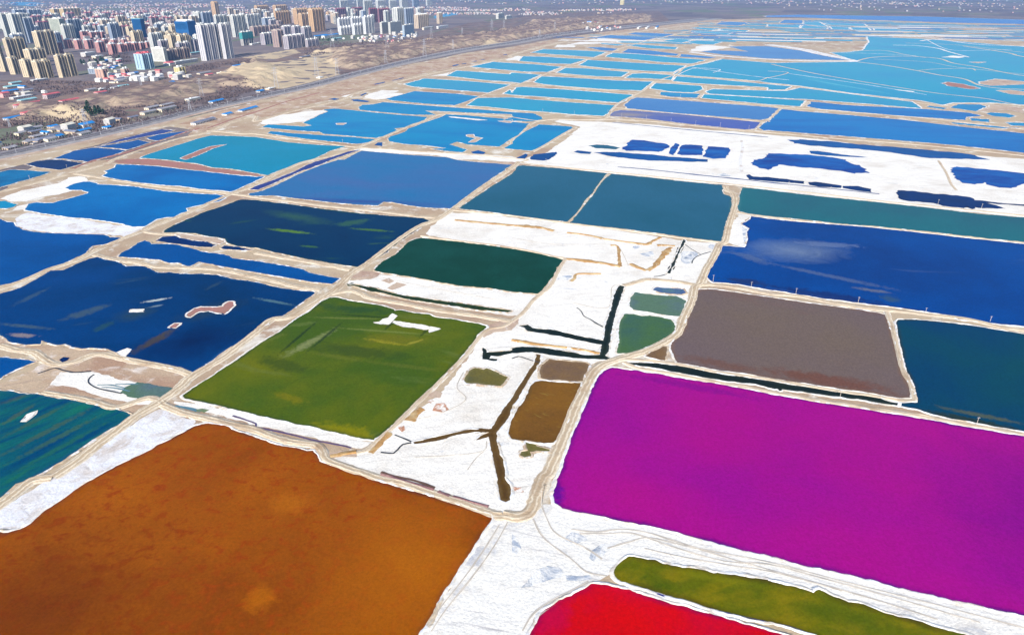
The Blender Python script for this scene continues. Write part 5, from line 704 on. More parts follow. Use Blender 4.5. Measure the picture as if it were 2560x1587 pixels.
TOWERS=[(-1410.8,2044.1,20.6,15.7,44.8,'cream','a',37.6),
(-1330.9,1979.2,20.4,17.9,44.5,'cream','a',71.5),
(-1271.5,1935.1,44.9,14.8,45.6,'cream','a',100.6),
(-1232.5,1970.2,54.1,11,56.5,'cream','a',156),
(-1548.1,2337.7,60.8,22.6,42.2,'cream','a',80),
(-1684.4,2612.4,74,19.6,79.6,'cream','a',106),
(-1612.6,2337.7,66.6,11,74.2,'cream','a',30),
(-1485.2,2113.3,10.4,17.8,113.6,'cream','a',12.7),
(-2125.2,3163.5,69.6,26,116.8,'pale','b',48),
(-2245.7,3277.8,40.2,13.5,114.3,'pale','b',22),
(-2107,3208.3,40.6,11,99.4,'bluegrey','b',75),
(-3280.5,4931.8,85.2,23.3,80,'bluegrey','b',45),
(-3187.5,4931.8,93.3,13.3,80,'bluegrey','b',80),
(-2691.3,4175.2,63.5,14.1,68.2,'redroof','b',88),
(-2744.6,4373.1,56.3,11,64.9,'redroof','b',118),
(-2468.1,3859.7,69.3,13,53.8,'redroof','b',100),
(-3302.4,5388.7,62.9,35.8,71.3,'goldroof','b',140),
(-3232.9,5388.7,151.1,35.7,73.9,'goldroof','b',164),
(-2071.7,3400.3,31.5,60,88.2,'office','b',160),
(-2079.8,3478.2,70.6,11,81.5,'bluegrey','b',180),
(-2063,3532,19.2,11.7,26.6,'redwhite','c',205),
(-2022.9,3504.9,19.2,11.6,26.4,'redwhite','c',218),
(-2013.1,3532,19.5,11.7,26.6,'redwhite','c',231),
(-1973.4,3504.9,19.5,11.6,29.9,'redwhite','c',244),
(-1934.2,3478.2,19.5,11.4,29.7,'redwhite','c',257),
(-1768.2,2918.3,23.5,17.7,32.6,'redwhite','c',172),
(-1708.6,2881,23.5,15.4,33.7,'redwhite','c',196),
(-1679.6,2899.5,32.1,15.5,32.4,'redwhite','c',221),
(-1547.2,2740.4,31,14.6,36.3,'redwhite','c',250),
(-1448.2,2643.3,26.8,15.8,36.5,'redwhite','c',282),
(-1476.3,2757.2,22.2,11,28.1,'redwhite','c',303),
(-1468,2791.5,24.8,11,28.5,'redwhite','c',320),
(-1457.9,2826.7,25.4,11,27.4,'redwhite','c',338),
(-1461.2,2881,26.1,11,23.5,'redwhite','c',353),
(-1473.8,2956.6,27.1,11,21,'redwhite','c',368),
(-1515,3098.6,28.6,11,18.8,'redwhite','c',384),
(-1732.7,3119.9,22.1,12.4,20.5,'redwhite','c',262),
(-1682.3,3098.6,22.3,12.2,20.4,'redwhite','c',285),
(-1651,3119.9,22.8,12.3,20.5,'redwhite','c',310),
(-1630.1,3163.5,23.5,12.4,19.2,'redwhite','c',335),
(-1668.1,2691,17.8,12.7,38.4,'redwhite','c',150),
(-3001.1,5388.7,52.1,17.6,42.4,'redroof','d',244),
(-3011.4,5516.1,61.8,21.5,40.6,'redroof','d',264),
(-2787.7,5208,104.5,16.9,41,'redroof','d',285),
(-2618.3,5094,29.6,19.7,50.1,'pale','d',325),
(-2898.7,5718.8,92.8,22,36.5,'redroof','d',336),
(-2961,6012.8,44.8,11,29.5,'redroof','d',362),
(-2592.7,5388.7,74,13.7,31.8,'darkred','d',385),
(-2526,5388.7,66.8,13.7,31.8,'darkred','d',408),
(-1963.9,3587.5,82.5,11.8,44.9,'tan','d',272),
(-2400.3,4291.8,23.7,16.9,42.6,'cream','d',245),
(-2058.4,3925.7,28.5,11,48.9,'cream','d',312),
(-2094,4064.6,35.8,11,44.5,'tan','d',328),
(-1699.9,3400.3,23.1,48.6,88.2,'glass','e',361),
(-1311,2995.9,49.9,57.6,96.2,'glassflare','e',479),
(-2295.3,4730.7,139,12.1,21.1,'cream','d',380),
(-1778.5,3674,79.9,11,40.4,'bluegrey','d',388),
(-1642.7,3532,67.5,20.4,40.7,'tan','d',424),
(-1102.2,2165.4,43.7,27.2,44.9,'skyblue','e',361),
(-1146.1,2401,15.2,47.1,42,'white','e',414),
(-1146.7,2440.6,100.7,11,33.9,'brown','e',427),
(-1099.7,1935.1,21,23.5,25.5,'salmon','e',260),
(-1099.2,2044.1,19.8,11,15,'salmon','e',312),
(-947.8,2053.7,27.1,16.1,18.3,'yellow','e',449),
(-1188.5,2053.7,8.7,22.2,15.1,'bluegrey','e',238),
(-1021.7,2427.3,98.6,18.7,109.6,'slab','f',516),
(-980.5,2495.4,44.9,11,109.9,'slab','f',566),
(-1709,4064.6,27.1,23.1,92.5,'pale','f',503),
(-1687,4064.6,82.9,11,92.5,'bluegrey','f',513),
(-2354,5936.6,50.6,33.2,104.1,'orange','f',541),
(-1417.3,3559.6,87.7,11,95.6,'pale','f',547),
(-1336.1,3559.6,97.5,15.5,95.6,'pale','f',589),
(-1119.7,3056.7,73.9,11.5,52.4,'netted','f',609),
(-1498.8,4213.3,134.4,11,75,'pale','f',622),
(-1437.5,3925.7,42.8,11,77.9,'pale','f',604),
(-1510.8,4545,114.1,22.3,45,'bluegrey','g',664),
(-1498.9,4829.2,71.7,20.5,40.5,'bluegrey','g',704),
(-2074.4,6091,170,26,71.4,'orange','g',645),
(-1920.8,6091,170,29.5,74.3,'orange','g',692),
(-1484.8,4682.9,170,11,73.8,'orange','g',692),
(-1364.4,4730.7,148.4,25.7,88.4,'orange','g',745),
(-1246.8,4414.9,73.8,24,72,'orange','g',757),
(-1068.2,3994,122.1,26.5,110.4,'orange','g',786),
(-1326.8,5388.7,108,19.3,47.6,'orange','g',822),
(-1264.3,3615.9,131.6,20.1,43.4,'brown','g',636),
(-1330.7,4064.6,119.7,12.5,26.3,'brown','g',675),
(-1168.9,3795.8,76.6,18.6,36,'grey','g',712),
(-1080.7,3674,64.5,17.9,42.3,'grey','g',738),
(-949.4,3375.1,64.5,16.4,54.2,'grey','g',763),
(-1043.2,3098.6,72.4,19.2,43.8,'grey','g',663),
(-946.5,2976.1,41.6,25.7,64.6,'brown','g',698),
(-879.5,2881,127,21.3,48.2,'grey','g',722),
(-829.4,2976.1,90.4,11,28.7,'grey','g',770),
(-929.8,3994,130.7,11.9,63.5,'whiteround','h',850),
(-906.6,4213.3,121.7,11,58.5,'whiteround','h',882),
(-864.9,3734,122.8,13.4,33.6,'whiteround','h',853),
(-796,3734,99.6,13.3,46.6,'whiteround','h',887),
(-751.2,3795.8,104.5,13.5,81.1,'whiteround','h',915),
(-1672.5,7325.5,170,13,88.9,'pale','h',853),
(-1633,7942,132.7,11,84.6,'pale','h',895),
(-1198.9,6091,150.1,11,109.7,'pale','h',913),
(-1328.6,7441.2,170,26,86.6,'pale','h',946),
(-1248,7683.6,170,13.3,82,'pale','h',976),
(-1166.4,7942,170,27.4,99.9,'pale','h',1005),
(-1079.2,8218.2,170,14.1,87.5,'bluegrey','h',1034),
(-1017.2,8999.3,170,15.4,73.9,'pale','h',1068),
(-1310.4,5582.1,153.5,11,65.6,'darkred','h',843),
(-1261.4,5936.6,170,11,61,'darkred','h',884),
(-947.5,4984.7,112.6,11,83.2,'darkred','h',927),
(-879.2,4931.8,170,11,82.4,'darkred','h',949),
(-712.6,4636.1,114.1,35.1,98,'pale','i',995),
(-660.1,4636.1,130.6,11,95.7,'bluegrey','i',1016),
(-801.2,6253.6,170,11,51.9,'tan','i',1041),
(-542.7,4291.8,170,24.9,72.2,'tan','i',1046),
(-473.6,4829.2,67.5,16.6,64.2,'tan','i',1098),
(-666.8,3795.8,89.4,11,54.9,'white','i',956),
(-618.6,3764.7,143.4,11,56.3,'white','i',977),
(-526.2,3615.9,123,11,50.6,'skyblue2','i',1012),
(1375.9,9354.4,170,29.8,54.3,'yellow','j',1556),
(-100.8,5516.1,154.3,18.5,35.2,'white','j',1246),
(-41,5451.7,158.5,11,21.5,'white','j',1266)]
CL={'a': 'in the front cream estate', 'b': 'behind the front cream estate', 'c': 'in the rose brick estate', 'd': 'in the distant town', 'e': 'near the glass towers', 'f': 'around the striped slabs', 'g': 'behind the sandy bluff', 'h': 'in the domed white estate', 'i': 'at the right city end', 'j': 'alone on the far plain'}
LOW=[(-1170.4,1646.2,35.6,11.7,8,'blue','brick',16),
(-1043.6,1505.7,39.6,11,5.7,'teal','pale',55),
(-1105.7,1573,51.2,11,4.3,'white','pale',34),
(-990.2,1414.2,58.4,12.1,10.1,'red','brick',48),
(-971.9,1484.4,34.5,11,9.7,'red','brick',124),
(-944.5,1311.3,30.6,11.3,4.4,'blue','pale',20),
(-936.2,1349.9,19.6,11,4.5,'red','pink',64),
(-816.6,1236.3,15.3,11,3.5,'blue','tan',130),
(-743.6,1189.3,31.1,11,4,'blue','pale',195),
(-714.6,1228.8,12,11,3.5,'blue','pale',268),
(-753.6,1152.1,11.3,11,3.9,'blue','white',148),
(-773.3,1101.5,26.9,11,4.4,'grey','tan',70),
(-790.8,1145.5,18.6,11,3.9,'grey','tan',86),
(-785,1207,18.6,11,3.2,'grey','tan',150),
(-841.7,1228.8,11.5,11,3.2,'blue','tan',88),
(-776.2,1057.7,18.1,11,3.7,'grey','tan',20),
(-963.3,1584.8,24.7,11,3.2,'blue','pale',202),
(-956.1,1608.8,25.4,11,6.1,'grey','cream',225),
(-926.4,1458.6,45.1,11,3.2,'red','pale',160),
(-895.4,1538.6,27.1,11,3.2,'red','pale',250),
(-1038.4,1584.8,14.8,11,4.3,'blue','white',118),
(-1004.3,1590.7,28.6,11,3.4,'grey','cream',160),
(-895.4,1768.7,22.3,11,4.7,'grey','cream',376),
(-880.6,1821.1,35.6,12,4.9,'blue','cream',415),
(-941.3,1633.5,14.3,11,3.5,'white','pale',256),
(-936.7,1652.5,14.6,11,3.6,'grey','pale',272),
(-932,1672,14.9,11,3.6,'grey','white',288),
(-930.7,1698.6,28.2,11,3.7,'teal','pale',304),
(-717.6,1372.2,35.3,11,5.3,'grey','cream',362),
(-701.1,1409.4,44.5,11,6.2,'grey','cream',405),
(-739.1,1433.6,32.3,11,4.7,'grey','cream',372),
(-726.7,1474,31.6,11,4,'grey','cream',410),
(-698.3,1533,37.1,11,6.7,'white','cream',474),
(-641.5,1516.5,41.2,11,4.1,'blue','white',532),
(-555.6,1367.7,20.3,11,3.2,'blue','white',567),
(-573.7,1266.9,57.2,11,4.3,'slate','white',490),
(-540,1409.4,55.1,11,3.2,'blue','pale',606),
(-596.3,1685.2,19.8,11,3.6,'blue','pale',650),
(-587.6,1726,27.7,11,3.2,'white','tan',673),
(-521.9,1952.5,19.6,11,3.2,'white','white',800),
(-919.7,3451.8,114.3,16.7,12.2,'blue','pale',790),
(-884.9,3478.2,142.2,16.8,12.3,'blue','white',812),
(-805.6,3325.7,76.2,12,10.1,'teal','white',835),
(-1083.9,1988.2,72.4,11,5.2,'blue','pale',300),
(-1009.1,1935.1,20.7,11,4.1,'white','white',344),
(-1502.8,2567.4,46.6,20.7,13.2,'white','pale',215),
(-1428.1,2495.4,38.9,16.7,9,'white','cream',240),
(-2309.5,4064.6,50.5,24.1,24.3,'white','grey',230),
(-1509.4,3163.5,59.9,12.2,16,'cream','cream',405),
(-1067.5,2301.2,108.2,11,9.6,'white','grey',440),
(-1246,2809,65.6,11,15.8,'grey','grey',470),
(-1157.2,2627.8,52.9,11,8.1,'teal','grey',478),
(-492.4,4137.7,149.8,11,12.4,'white','cream',1060),
(-422.9,4252.2,170,11,12.7,'white','white',1096),
(722.1,4213.3,170,11,8.4,'white','white',1597),
(769.9,4213.3,170,11,8.4,'white','white',1618),
(832,4252.2,170,11,8.5,'blue','white',1642),
(-1251.4,1876.4,44.4,11,5,'white','grey',85),
(-1272.5,1821.1,30,11,4.9,'teal','pale',30),
(-1240.3,1754.2,37.8,12.4,3.8,'teal','pale',18),
(-1091.8,3077.5,170,11,6.3,'white','white',630),
(-1075.9,2277.4,25.7,23.8,8.3,'red','white',425),
(-851.6,2015.8,24.6,11,3.2,'red','cream',520),
(-885.7,2044.1,53.2,11,3.2,'grey','cream',500),
(-816.1,2133.8,47.5,11,3.4,'blue','cream',590),
(-836.3,2063.4,37,11,3.3,'cream','cream',550),
(-728.7,2523.7,59.3,11,3.9,'slate','tan',755)]
PYL=[(-752,1232.5,35),(-693.3,2826.7,72.9),(-531.8,1961.3,54.3),(-488.6,2015.8,46.3),(-582.4,1768.7,47.7),(-406.4,2337.7,39.8),(-461.8,2707.3,46.9),(-307.6,2567.4,58.9),(-369.1,3375.1,59.2),(-241.6,3587.5,41.3),(-101.3,3734,59.6),(-231.7,2881,35.1),(-46.4,4291.8,46.8),(-709.9,1627.3,39.2),(-650.3,1423.8,24.9),(-894.4,1726,23.9),(129.5,3451.8,41.6),(231.4,3994,47.7),(615.1,4414.9,41.6),(-901.1,1251.4,15.4)]
PYL_LB=['second lattice pylon from the left on the shore terrace', 'eighth lattice pylon from the left on the shore terrace', 'seventh lattice pylon from the left on the shore terrace', 'ninth lattice pylon from the left on the shore terrace', 'sixth lattice pylon from the left on the shore terrace', 'tenth lattice pylon from the left on the shore terrace', 'eleventh lattice pylon from the left on the shore terrace', 'twelfth lattice pylon from the left on the shore terrace', 'thirteenth lattice pylon from the left on the shore terrace', 'fifteenth lattice pylon from the left on the shore terrace', 'sixteenth lattice pylon from the left on the shore terrace', 'fourteenth lattice pylon from the left on the shore terrace', 'seventeenth lattice pylon from the left on the shore terrace', 'fifth lattice pylon from the left on the shore terrace', 'fourth lattice pylon from the left on the shore terrace', 'third lattice pylon from the left on the shore terrace', 'eighteenth lattice pylon from the left on the shore terrace', 'nineteenth lattice pylon from the left on the shore terrace', 'twentieth lattice pylon from the left on the shore terrace', 'first lattice pylon from the left on the shore terrace']
POLES=[(209.4,1339.7,9.7),(252.1,1314.9,9.5),(292.3,1286.7,9.3),(332.7,1265.7,8.5),(371.6,1245.3,8.4),(415.3,1221.6,8.2),(380.3,1604.4,6.9),(471.6,1547,6.7),(523.1,1513.2,5.8),(77.6,1384.7,5.4),(122.6,1384.7,6.1),(191.1,1403.2,5.4),(172.6,540.6,6.7),(200.2,614.7,6.1),(119.4,539.9,5),(137.6,542.2,5),(201.9,529.6,5),(234.8,516.4,5),(278.2,498.7,5),(321.3,478.6,5),(352.2,855.1,5),(395.5,831.2,5),(493.6,768.8,6.7),(536,755.5,5.6),(362,463.5,5),(202.8,358,5),(269.2,328.6,5.8),(556.3,1448.3,9.5),(-632.8,885,5.3),(-618.5,944.1,5),(-273.3,1114.7,5.7),(-106.9,1052.5,5),(48.7,979.9,5.2),(14.4,260.6,9.5),(61.5,1409.5,6.2)]
POLE_LB=['pale wooden power pole on a salt dike, eleventh from the left', 'pale wooden power pole on a salt dike, twelfth from the left', 'pale wooden power pole on a salt dike, fourteenth from the left', 'pale wooden power pole on a salt dike, seventeenth from the left', 'pale wooden power pole on a salt dike, nineteenth from the left', 'pale wooden power pole on a salt dike, 22th from the left', 'pale wooden power pole on a salt dike, sixteenth from the left', 'pale wooden power pole on a salt dike, 21th from the left', 'pale wooden power pole on a salt dike, 24th from the left', 'pale wooden power pole on a salt dike, eighth from the left', 'pale wooden power pole on a salt dike, ninth from the left', 'pale wooden power pole on a salt dike, tenth from the left', 'pale wooden power pole on a salt dike, eighteenth from the left', 'pale wooden power pole on a salt dike, twentieth from the left', 'pale wooden power pole on a salt dike, thirteenth from the left', 'pale wooden power pole on a salt dike, fifteenth from the left', 'pale wooden power pole on a salt dike, 23th from the left', 'pale wooden power pole on a salt dike, 27th from the left', 'pale wooden power pole on a salt dike, 30th from the left', 'pale wooden power pole on a salt dike, 31th from the left', 'pale wooden power pole on a salt dike, 26th from the left', 'pale wooden power pole on a salt dike, 28th from the left', 'pale wooden power pole on a salt dike, 32th from the left', 'pale wooden power pole on a salt dike, 34th from the left', 'pale wooden power pole on a salt dike, 35th from the left', 'pale wooden power pole on a salt dike, 29th from the left', 'pale wooden power pole on a salt dike, 33th from the left', 'pale wooden power pole on a salt dike, 25th from the left', 'pale wooden power pole on a salt dike, first from the left', 'pale wooden power pole on a salt dike, second from the left', 'pale wooden power pole on a salt dike, third from the left', 'pale wooden power pole on a salt dike, fourth from the left', 'pale wooden power pole on a salt dike, seventh from the left', 'pale wooden power pole on a salt dike, fifth from the left', 'pale wooden power pole on a salt dike, sixth from the left']
HOUSES=[([(-865.6,1172.1),(-828.3,1243.8),(-718.4,1323.9),(-659.9,1207),(-745.1,1107.6),(-782.9,1049.3)],22,[5, 5, 1, 1, 1, 0],'in the hamlet beside the highway'),([(-1083.1,1884.6),(-1175.4,2165.4),(-1041.7,1970.2),(-984.4,2113.3),(-896.5,2015.8),(-841.3,1860.3),(-986.8,1860.3),(-1050.9,1844.4)],48,[2, 1, 6, 4, 1, 2],'in the middle suburb'),([(-1386.9,2337.7),(-1331.4,2467.8),(-1179,2220.1),(-1218.8,2113.3),(-1265.7,2113.3)],22,[2, 1, 5, 4, 2, 2],'beside the old sports ground'),([(-677.9,3674),(-510.3,3925.7),(-441.1,3451.8),(-552,3163.5),(-664.5,3208.3),(-819.1,3504.9)],70,[2, 1, 6, 4, 1, 3],'in front of the white estate'),([(-1243.7,1733),(-1232.2,1805.8),(-1076.5,1665.5),(-1082.6,1573),(-1116.5,1544.3)],10,[3, 2, 2, 2, 3, 1],'by the teal roofed sheds'),([(385,4457.4),(561.1,4730.7),(649.4,4291.8),(425.3,3925.7)],30,[2, 2, 4, 3, 2, 3],'of the hamlet on the far shore')]
SPECKS=[([(-2669,4373.1),(-2040.3,4730.7),(-1335,3056.7),(-1409.9,2862.7),(-1885.7,3056.7)],420,20,1),([(-6508,9542.5),(-3600.5,9942.1),(-2090.7,6091),(-2211.9,4829.2),(-3509.3,5094)],1500,14,0),([(-4044.4,6998.9),(-2995.9,6998.9),(-1977.7,4829.2),(-2648.8,4545)],500,26,1),([(-3129.6,9173.5),(-1318.8,8831.6),(477.3,7441.2),(1313.7,7683.6),(737.5,6253.6),(0,6091),(-848.7,7213.4),(-2051.9,6605.6)],900,12,0),([(-944.2,7683.6),(0,7942),(0,6091),(-637.1,5936.6)],260,10,0),([(-8328.5,12243.3),(8328.5,12243.3),(6508,9542.5),(-6508,9542.5)],420,12,0),([(3934.1,11936.9),(7069.9,10376.2),(4528.3,6605.6),(2704.8,7441.2)],160,10,0)]
SCRUB=[([(-982.5,1345.5),(-947.2,1438.5),(-788.3,1463.7),(-686.3,1602.7),(-621.9,1733),(-578,1602.7),(-662.4,1367.7),(-708.5,1207),(-782.9,1049.3)],2600,4.5),([(-1282.8,1884.6),(-1135.6,1884.6),(-923.1,1733),(-869.6,1573),(-1104.6,1665.5)],700,5),([(-928.3,3277.8),(-664.5,3208.3),(-345.4,3532),(0,4291.8),(0,3859.7),(-446.8,2918.3),(-746.1,2612.4)],2600,6),([(-757.1,1884.6),(-626.2,1805.8),(-563.6,1733),(-567.9,1573),(-662.9,1544.3)],700,4),([(-1069.6,2277.4),(-926.4,2401),(-869.5,2467.8),(-815.6,2165.4),(-996.1,2113.3)],700,5),([(0,4373.1),(572.5,4829.2),(742.1,4291.8),(228.6,3504.9),(0,3254.3)],1300,5),([(-1507.3,2538.1),(-1417.1,2691),(-1225.6,2337.7),(-1440.1,2467.8)],500,6)]
TREES=[([(-824.9,1358.7),(-834.7,1404.6),(-818.2,1414.2),(-796.4,1367.7),(-797.8,1323.9)],16,'in the gully below the terrace edge'),([(-915.6,3400.3),(-844.6,3451.8),(-793,3325.7),(-850.9,3254.3)],18,'around the blue roofed sports halls'),([(-1407.5,2362.6),(-1345.7,2495.4),(-1305.2,2427.3),(-1347.4,2265.7)],18,'beside the old sports ground')]
FILLS=[([(-2966.5,4829.2),(-2115.8,5038.8),(-1363.9,3208.3),(-1463.8,3119.9),(-1849.7,3400.3),(-1993.4,3208.3)],150,{'redwhite': 3, 'cream': 2, 'pale': 2, 'brown': 2, 'redroof': 3, 'bluegrey': 2, 'tan': 2},'in the middle of the old town'),([(-2237.7,5789.6),(-2090.7,6091),(-1335.1,5649.6),(-988.8,4829.2),(-1228.2,4373.1),(-1338.7,3859.7),(-1506,3859.7)],52,{'brown': 3, 'tan': 3, 'grey': 3, 'pale': 2},'behind the orange towers'),([(-3264.4,4730.7),(-2966.5,4829.2),(-1753.7,2809),(-1836.5,2612.4)],30,{'pale': 3, 'bluegrey': 3, 'cream': 2},'behind the left cream towers'),([(-1627.3,6605.6),(-898.8,6998.9),(-572.5,4829.2),(-784.8,4545),(-1173.2,4730.7)],34,{'pale': 4, 'bluegrey': 2, 'brown': 3},'behind the white estate'),([(-1616.9,3119.9),(-1363.9,3208.3),(-1104.8,2612.4),(-1166,2523.7),(-1428.8,2774.3)],16,{'cream': 3, 'pale': 2, 'grey': 2},'between the two glass towers')]
HAZE=4.2e-5


tag(sheet('ground', [(-45000,-600),(45000,-600),(45000,60000),(-45000,60000)], 0.0, G_['plain']), kind='structure')
tag(sheet('lake_bed', ccw(ragged(SHORE, 2.0)), 0.2, G_['lakebed']), 'salt crusted bed of the drained lake', kind='structure')
for i, (k, lb, P) in enumerate(FLATS):
    P = ccw(ragged(P, 6.5 if k in ('wetsalt','soil','stain') else 2.6, seed=i*1.7)); o = sheet('salt_flat', P, 0.30+0.004*i, G_[k]); tag(o, lb, kind='structure')
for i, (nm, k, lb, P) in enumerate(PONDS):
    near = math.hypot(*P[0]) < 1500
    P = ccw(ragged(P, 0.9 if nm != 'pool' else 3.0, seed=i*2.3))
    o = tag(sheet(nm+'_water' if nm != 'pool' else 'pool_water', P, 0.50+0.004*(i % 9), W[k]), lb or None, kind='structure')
    if nm == 'pool': continue
    white = k in ('magenta','red','olive','orange','mauve','sage','sageblue','black','royalcloud','darkteal','brownch','amber','cyan','cyan2','azure','green')
    if near: tag(shallows(P, 0.50+0.004*(i % 9), 3.0, W[k]), kind='structure')
    b = rim(P, 0.45, 0.95 if near else 1.0, 1.7 if near else 2.0, G_['crust' if white else 'crustsoil'], 'shore_bank')
    tag(b, kind='structure')
for i, (k, lb, P) in enumerate(ISLES):
    P = ccw(ragged(P, 1.2, seed=i*3.1)); z = 0.66
    o = tag(sheet('islet', P, z, G_[k]), lb, kind='structure')
    tag(rim(P, 0.45, 0.9, 0.7 if k == 'salt' else 1.4, G_['crust'], 'shore_bank', z_out=0.64), kind='structure')
for i, (k, hw, P) in enumerate(RIBBONS):
    if k in LINE: o = ribbon('seep_channel', P, hw, [(-1,0.60),(0,0.62),(1,0.60)], LINE[k], 0.35, i, taper=True)
    else: o = ribbon('soil_ridge', P, hw, [(-1.1,0.3),(-0.5,1.0),(0.5,1.1),(1.1,0.3)], G_[k], 0.7, i, taper=True)
    tag(o, kind='structure')
for i, (k, hw, h, P) in enumerate(DIKES):
    e = 0.02*(i % 7)
    o = ribbon('dirt_track' if k == 'road' else 'dike', P, hw, [(-1.3,0.25),(-1.0,h*0.75+e),(-0.5,h+0.15+e),(0,h+0.12+e),(0.5,h+0.15+e),(1.0,h*0.75+e),(1.3,0.25)], R_[k], 0.4, i)
    tag(o, kind='structure')

# far salt works: a patchwork of narrow pans, too far away to be told apart one by one
ax = math.radians(16); ux, uy = math.sin(ax), math.cos(ax); vx, vy = math.cos(ax), -math.sin(ax)
def inside(P, x, y):
    r = False; j = len(P)-1
    for i in range(len(P)):
        if (P[i][1] > y) != (P[j][1] > y) and x < (P[j][0]-P[i][0])*(y-P[i][1])/(P[j][1]-P[i][1])+P[i][0]: r = not r
        j = i
    return r
Gp = Geo(); Gs = Geo(); r2 = random.Random(11)
pans = []
for a in np.arange(2600, 9500, 62):
    b = -1800.0
    while b < 7500:
        wv = r2.uniform(150, 420); x = a*ux+b*vx; y = a*uy+b*vy
        cx, cy = x+wv/2*vx, y+wv/2*vy
        if inside(FARPANS, cx, cy) and r2.random() < 0.86: pans.append((x, y, wv-12, r2.uniform(38, 54)))
        b += wv
for x, y, wv, dv in pans:
    g, z = (Gp, 0.42) if r2.random() < 0.8 else (Gs, 0.40)
    j = lambda: r2.uniform(-7, 7)
    g.quad((x+j(), y+j(), z), (x+vx*wv+j(), y+vy*wv+j(), z), (x+vx*wv+ux*dv+j(), y+vy*wv+uy*dv+j(), z), (x+ux*dv+j(), y+uy*dv+j(), z), r2.choice([0, 0, 1, 2]))
tag(Gp.build('pan_water', [W['cyan'], W['cyan2'], W['farblue']]), 'patchwork of far turquoise evaporation pans', kind='stuff')
tag(Gs.build('pan_salt', [G_['salt'], G_['lakebed'], G_['salt']]), 'dried out white pans among the far turquoise ones', kind='stuff')

# ------------------------------------------------------------ shore terrace and bluff
def seg_d(X, Y, P):
    best = np.full(X.shape, 1e9)
    for i in range(len(P)-1):
        ax_, ay_ = P[i]; bx_, by_ = P[i+1]; dx, dy = bx_-ax_, by_-ay_; L2 = dx*dx+dy*dy
        tt = np.clip(((X-ax_)*dx+(Y-ay_)*dy)/L2, 0, 1); best = np.minimum(best, np.hypot(X-ax_-tt*dx, Y-ay_-tt*dy))
    return best
def in_np(X, Y, P):
    r = np.zeros(X.shape, bool); j = len(P)-1
    for i in range(len(P)):
        xi, yi = P[i]; xj, yj = P[j]
        if yi != yj: r ^= ((yi > Y) != (yj > Y)) & (X < (xj-xi)*(Y-yi)/(yj-yi)+xi)
        j = i
    return r
def sd(X, Y, P):
    d = seg_d(X, Y, P+[P[0]]); return np.where(in_np(X, Y, P), d, -d)
noise_cache = {}
def npnoise(X, Y, s, z=0):
    return np.array([noise.noise((x*s, y*s, z)) for x, y in zip(X.ravel(), Y.ravel())]).reshape(X.shape)
gs = 9.0
xs = np.arange(HX0, HX1, gs); ys = np.arange(HY0, HY1, gs)
X, Y = np.meshgrid(xs, ys)
near_any = in_np(X, Y, HILLZONE)
Hh = np.zeros(X.shape); idx = np.where(near_any)
hx, hy = X[idx], Y[idx]
n1 = npnoise(hx, hy, 1/160.0); n2 = npnoise(hx, hy, 1/38.0, 4); n3 = npnoise(hx, hy, 1/15.0, 8)
hv = np.zeros(hx.shape)
for P, ht, front, back in BLUFFS:
    s_ = sd(hx, hy, P)+n1*26+np.abs(n2)*34-10
    gl = np.clip(s_/front, 0, 1.6); gul = np.abs(npnoise(hx*0.92+hy*0.3, hy*0.3-hx*0.2, 1/26.0, 11))
    hv = np.maximum(hv, ht*np.clip(gl, 0, 1)**0.8*(1+0.25*n1+0.35*n2)+np.where(s_ > 0, 3.5*np.abs(n2)+n3*2.0-9.0*np.exp(-gul*9)*np.clip(gl*(1.7-gl), 0, 1), 0))
edge = np.clip(sd(hx, hy, HILLZONE)/60, 0, 1)
hv = (np.maximum(hv, 0)*edge + n2*0.7*edge)
Hh[idx] = hv
sand = np.zeros(X.shape)
for P in SANDS: sand[idx] = np.maximum(sand[idx], np.clip(0.5+sd(hx, hy, P)/60, 0, 1))
def ground_z(x, y):
    i = int((x-HX0)/gs); j = int((y-HY0)/gs)
    if 0 <= i < X.shape[1]-1 and 0 <= j < X.shape[0]-1 and near_any[j, i]: return float(Hh[j:j+2, i:i+2].min())
    return 0.0
vid = -np.ones(X.shape, int); vid[idx] = np.arange(len(hx))
V = [(float(a), float(b), float(c_)+0.12) for a, b, c_ in zip(hx, hy, hv)]
q = near_any[:-1, :-1] & near_any[1:, :-1] & near_any[:-1, 1:] & near_any[1:, 1:]
jj, ii = np.where(q)
Fc = [(int(vid[j, i]), int(vid[j, i+1]), int(vid[j+1, i+1]), int(vid[j+1, i])) for j, i in zip(jj, ii)]
me = mesh('hills', V, Fc); a_ = me.attributes.new('sand', 'FLOAT', 'POINT'); a_.data.foreach_set('value', sand[idx].astype(np.float32))
me.polygons.foreach_set('use_smooth', [True]*len(me.polygons))
tag(link('hills', me, G_['hills']), 'eroded loess bluff and shore terrace with bare sand', kind='structure')

# highway and railway along the shore
asph = plain('asphalt', (0.20,0.185,0.20), 0.8, 0.2, 0.2, 0.3); ball = plain('railway_ballast', (0.17,0.14,0.15), 0.9, 0.1, 0.35, 0.5); conc = plain('pale_concrete', (0.36,0.33,0.325), 0.8, 0.2)
steel = plain('galvanised_steel', (0.62,0.62,0.66), 0.5, 0.4); white_m = plain('road_paint', (0.78,0.78,0.76), 0.7, 0.2)
def off(P, d):
    P = smooth_line(P, 40); out = []
    for i in range(len(P)):
        a = P[max(0, i-1)]; b = P[min(len(P)-1, i+1)]; tx, ty = b[0]-a[0], b[1]-a[1]; l = math.hypot(tx, ty); out.append((P[i][0]+ty/l*d, P[i][1]-tx/l*d))
    return out
tag(ribbon('highway_embankment', HWY, 15, [(-1.6,0.3),(-1.15,2.0),(1.15,2.0),(1.6,0.3)], conc, 0.03), 'raised concrete bed of the shore highway', kind='structure')
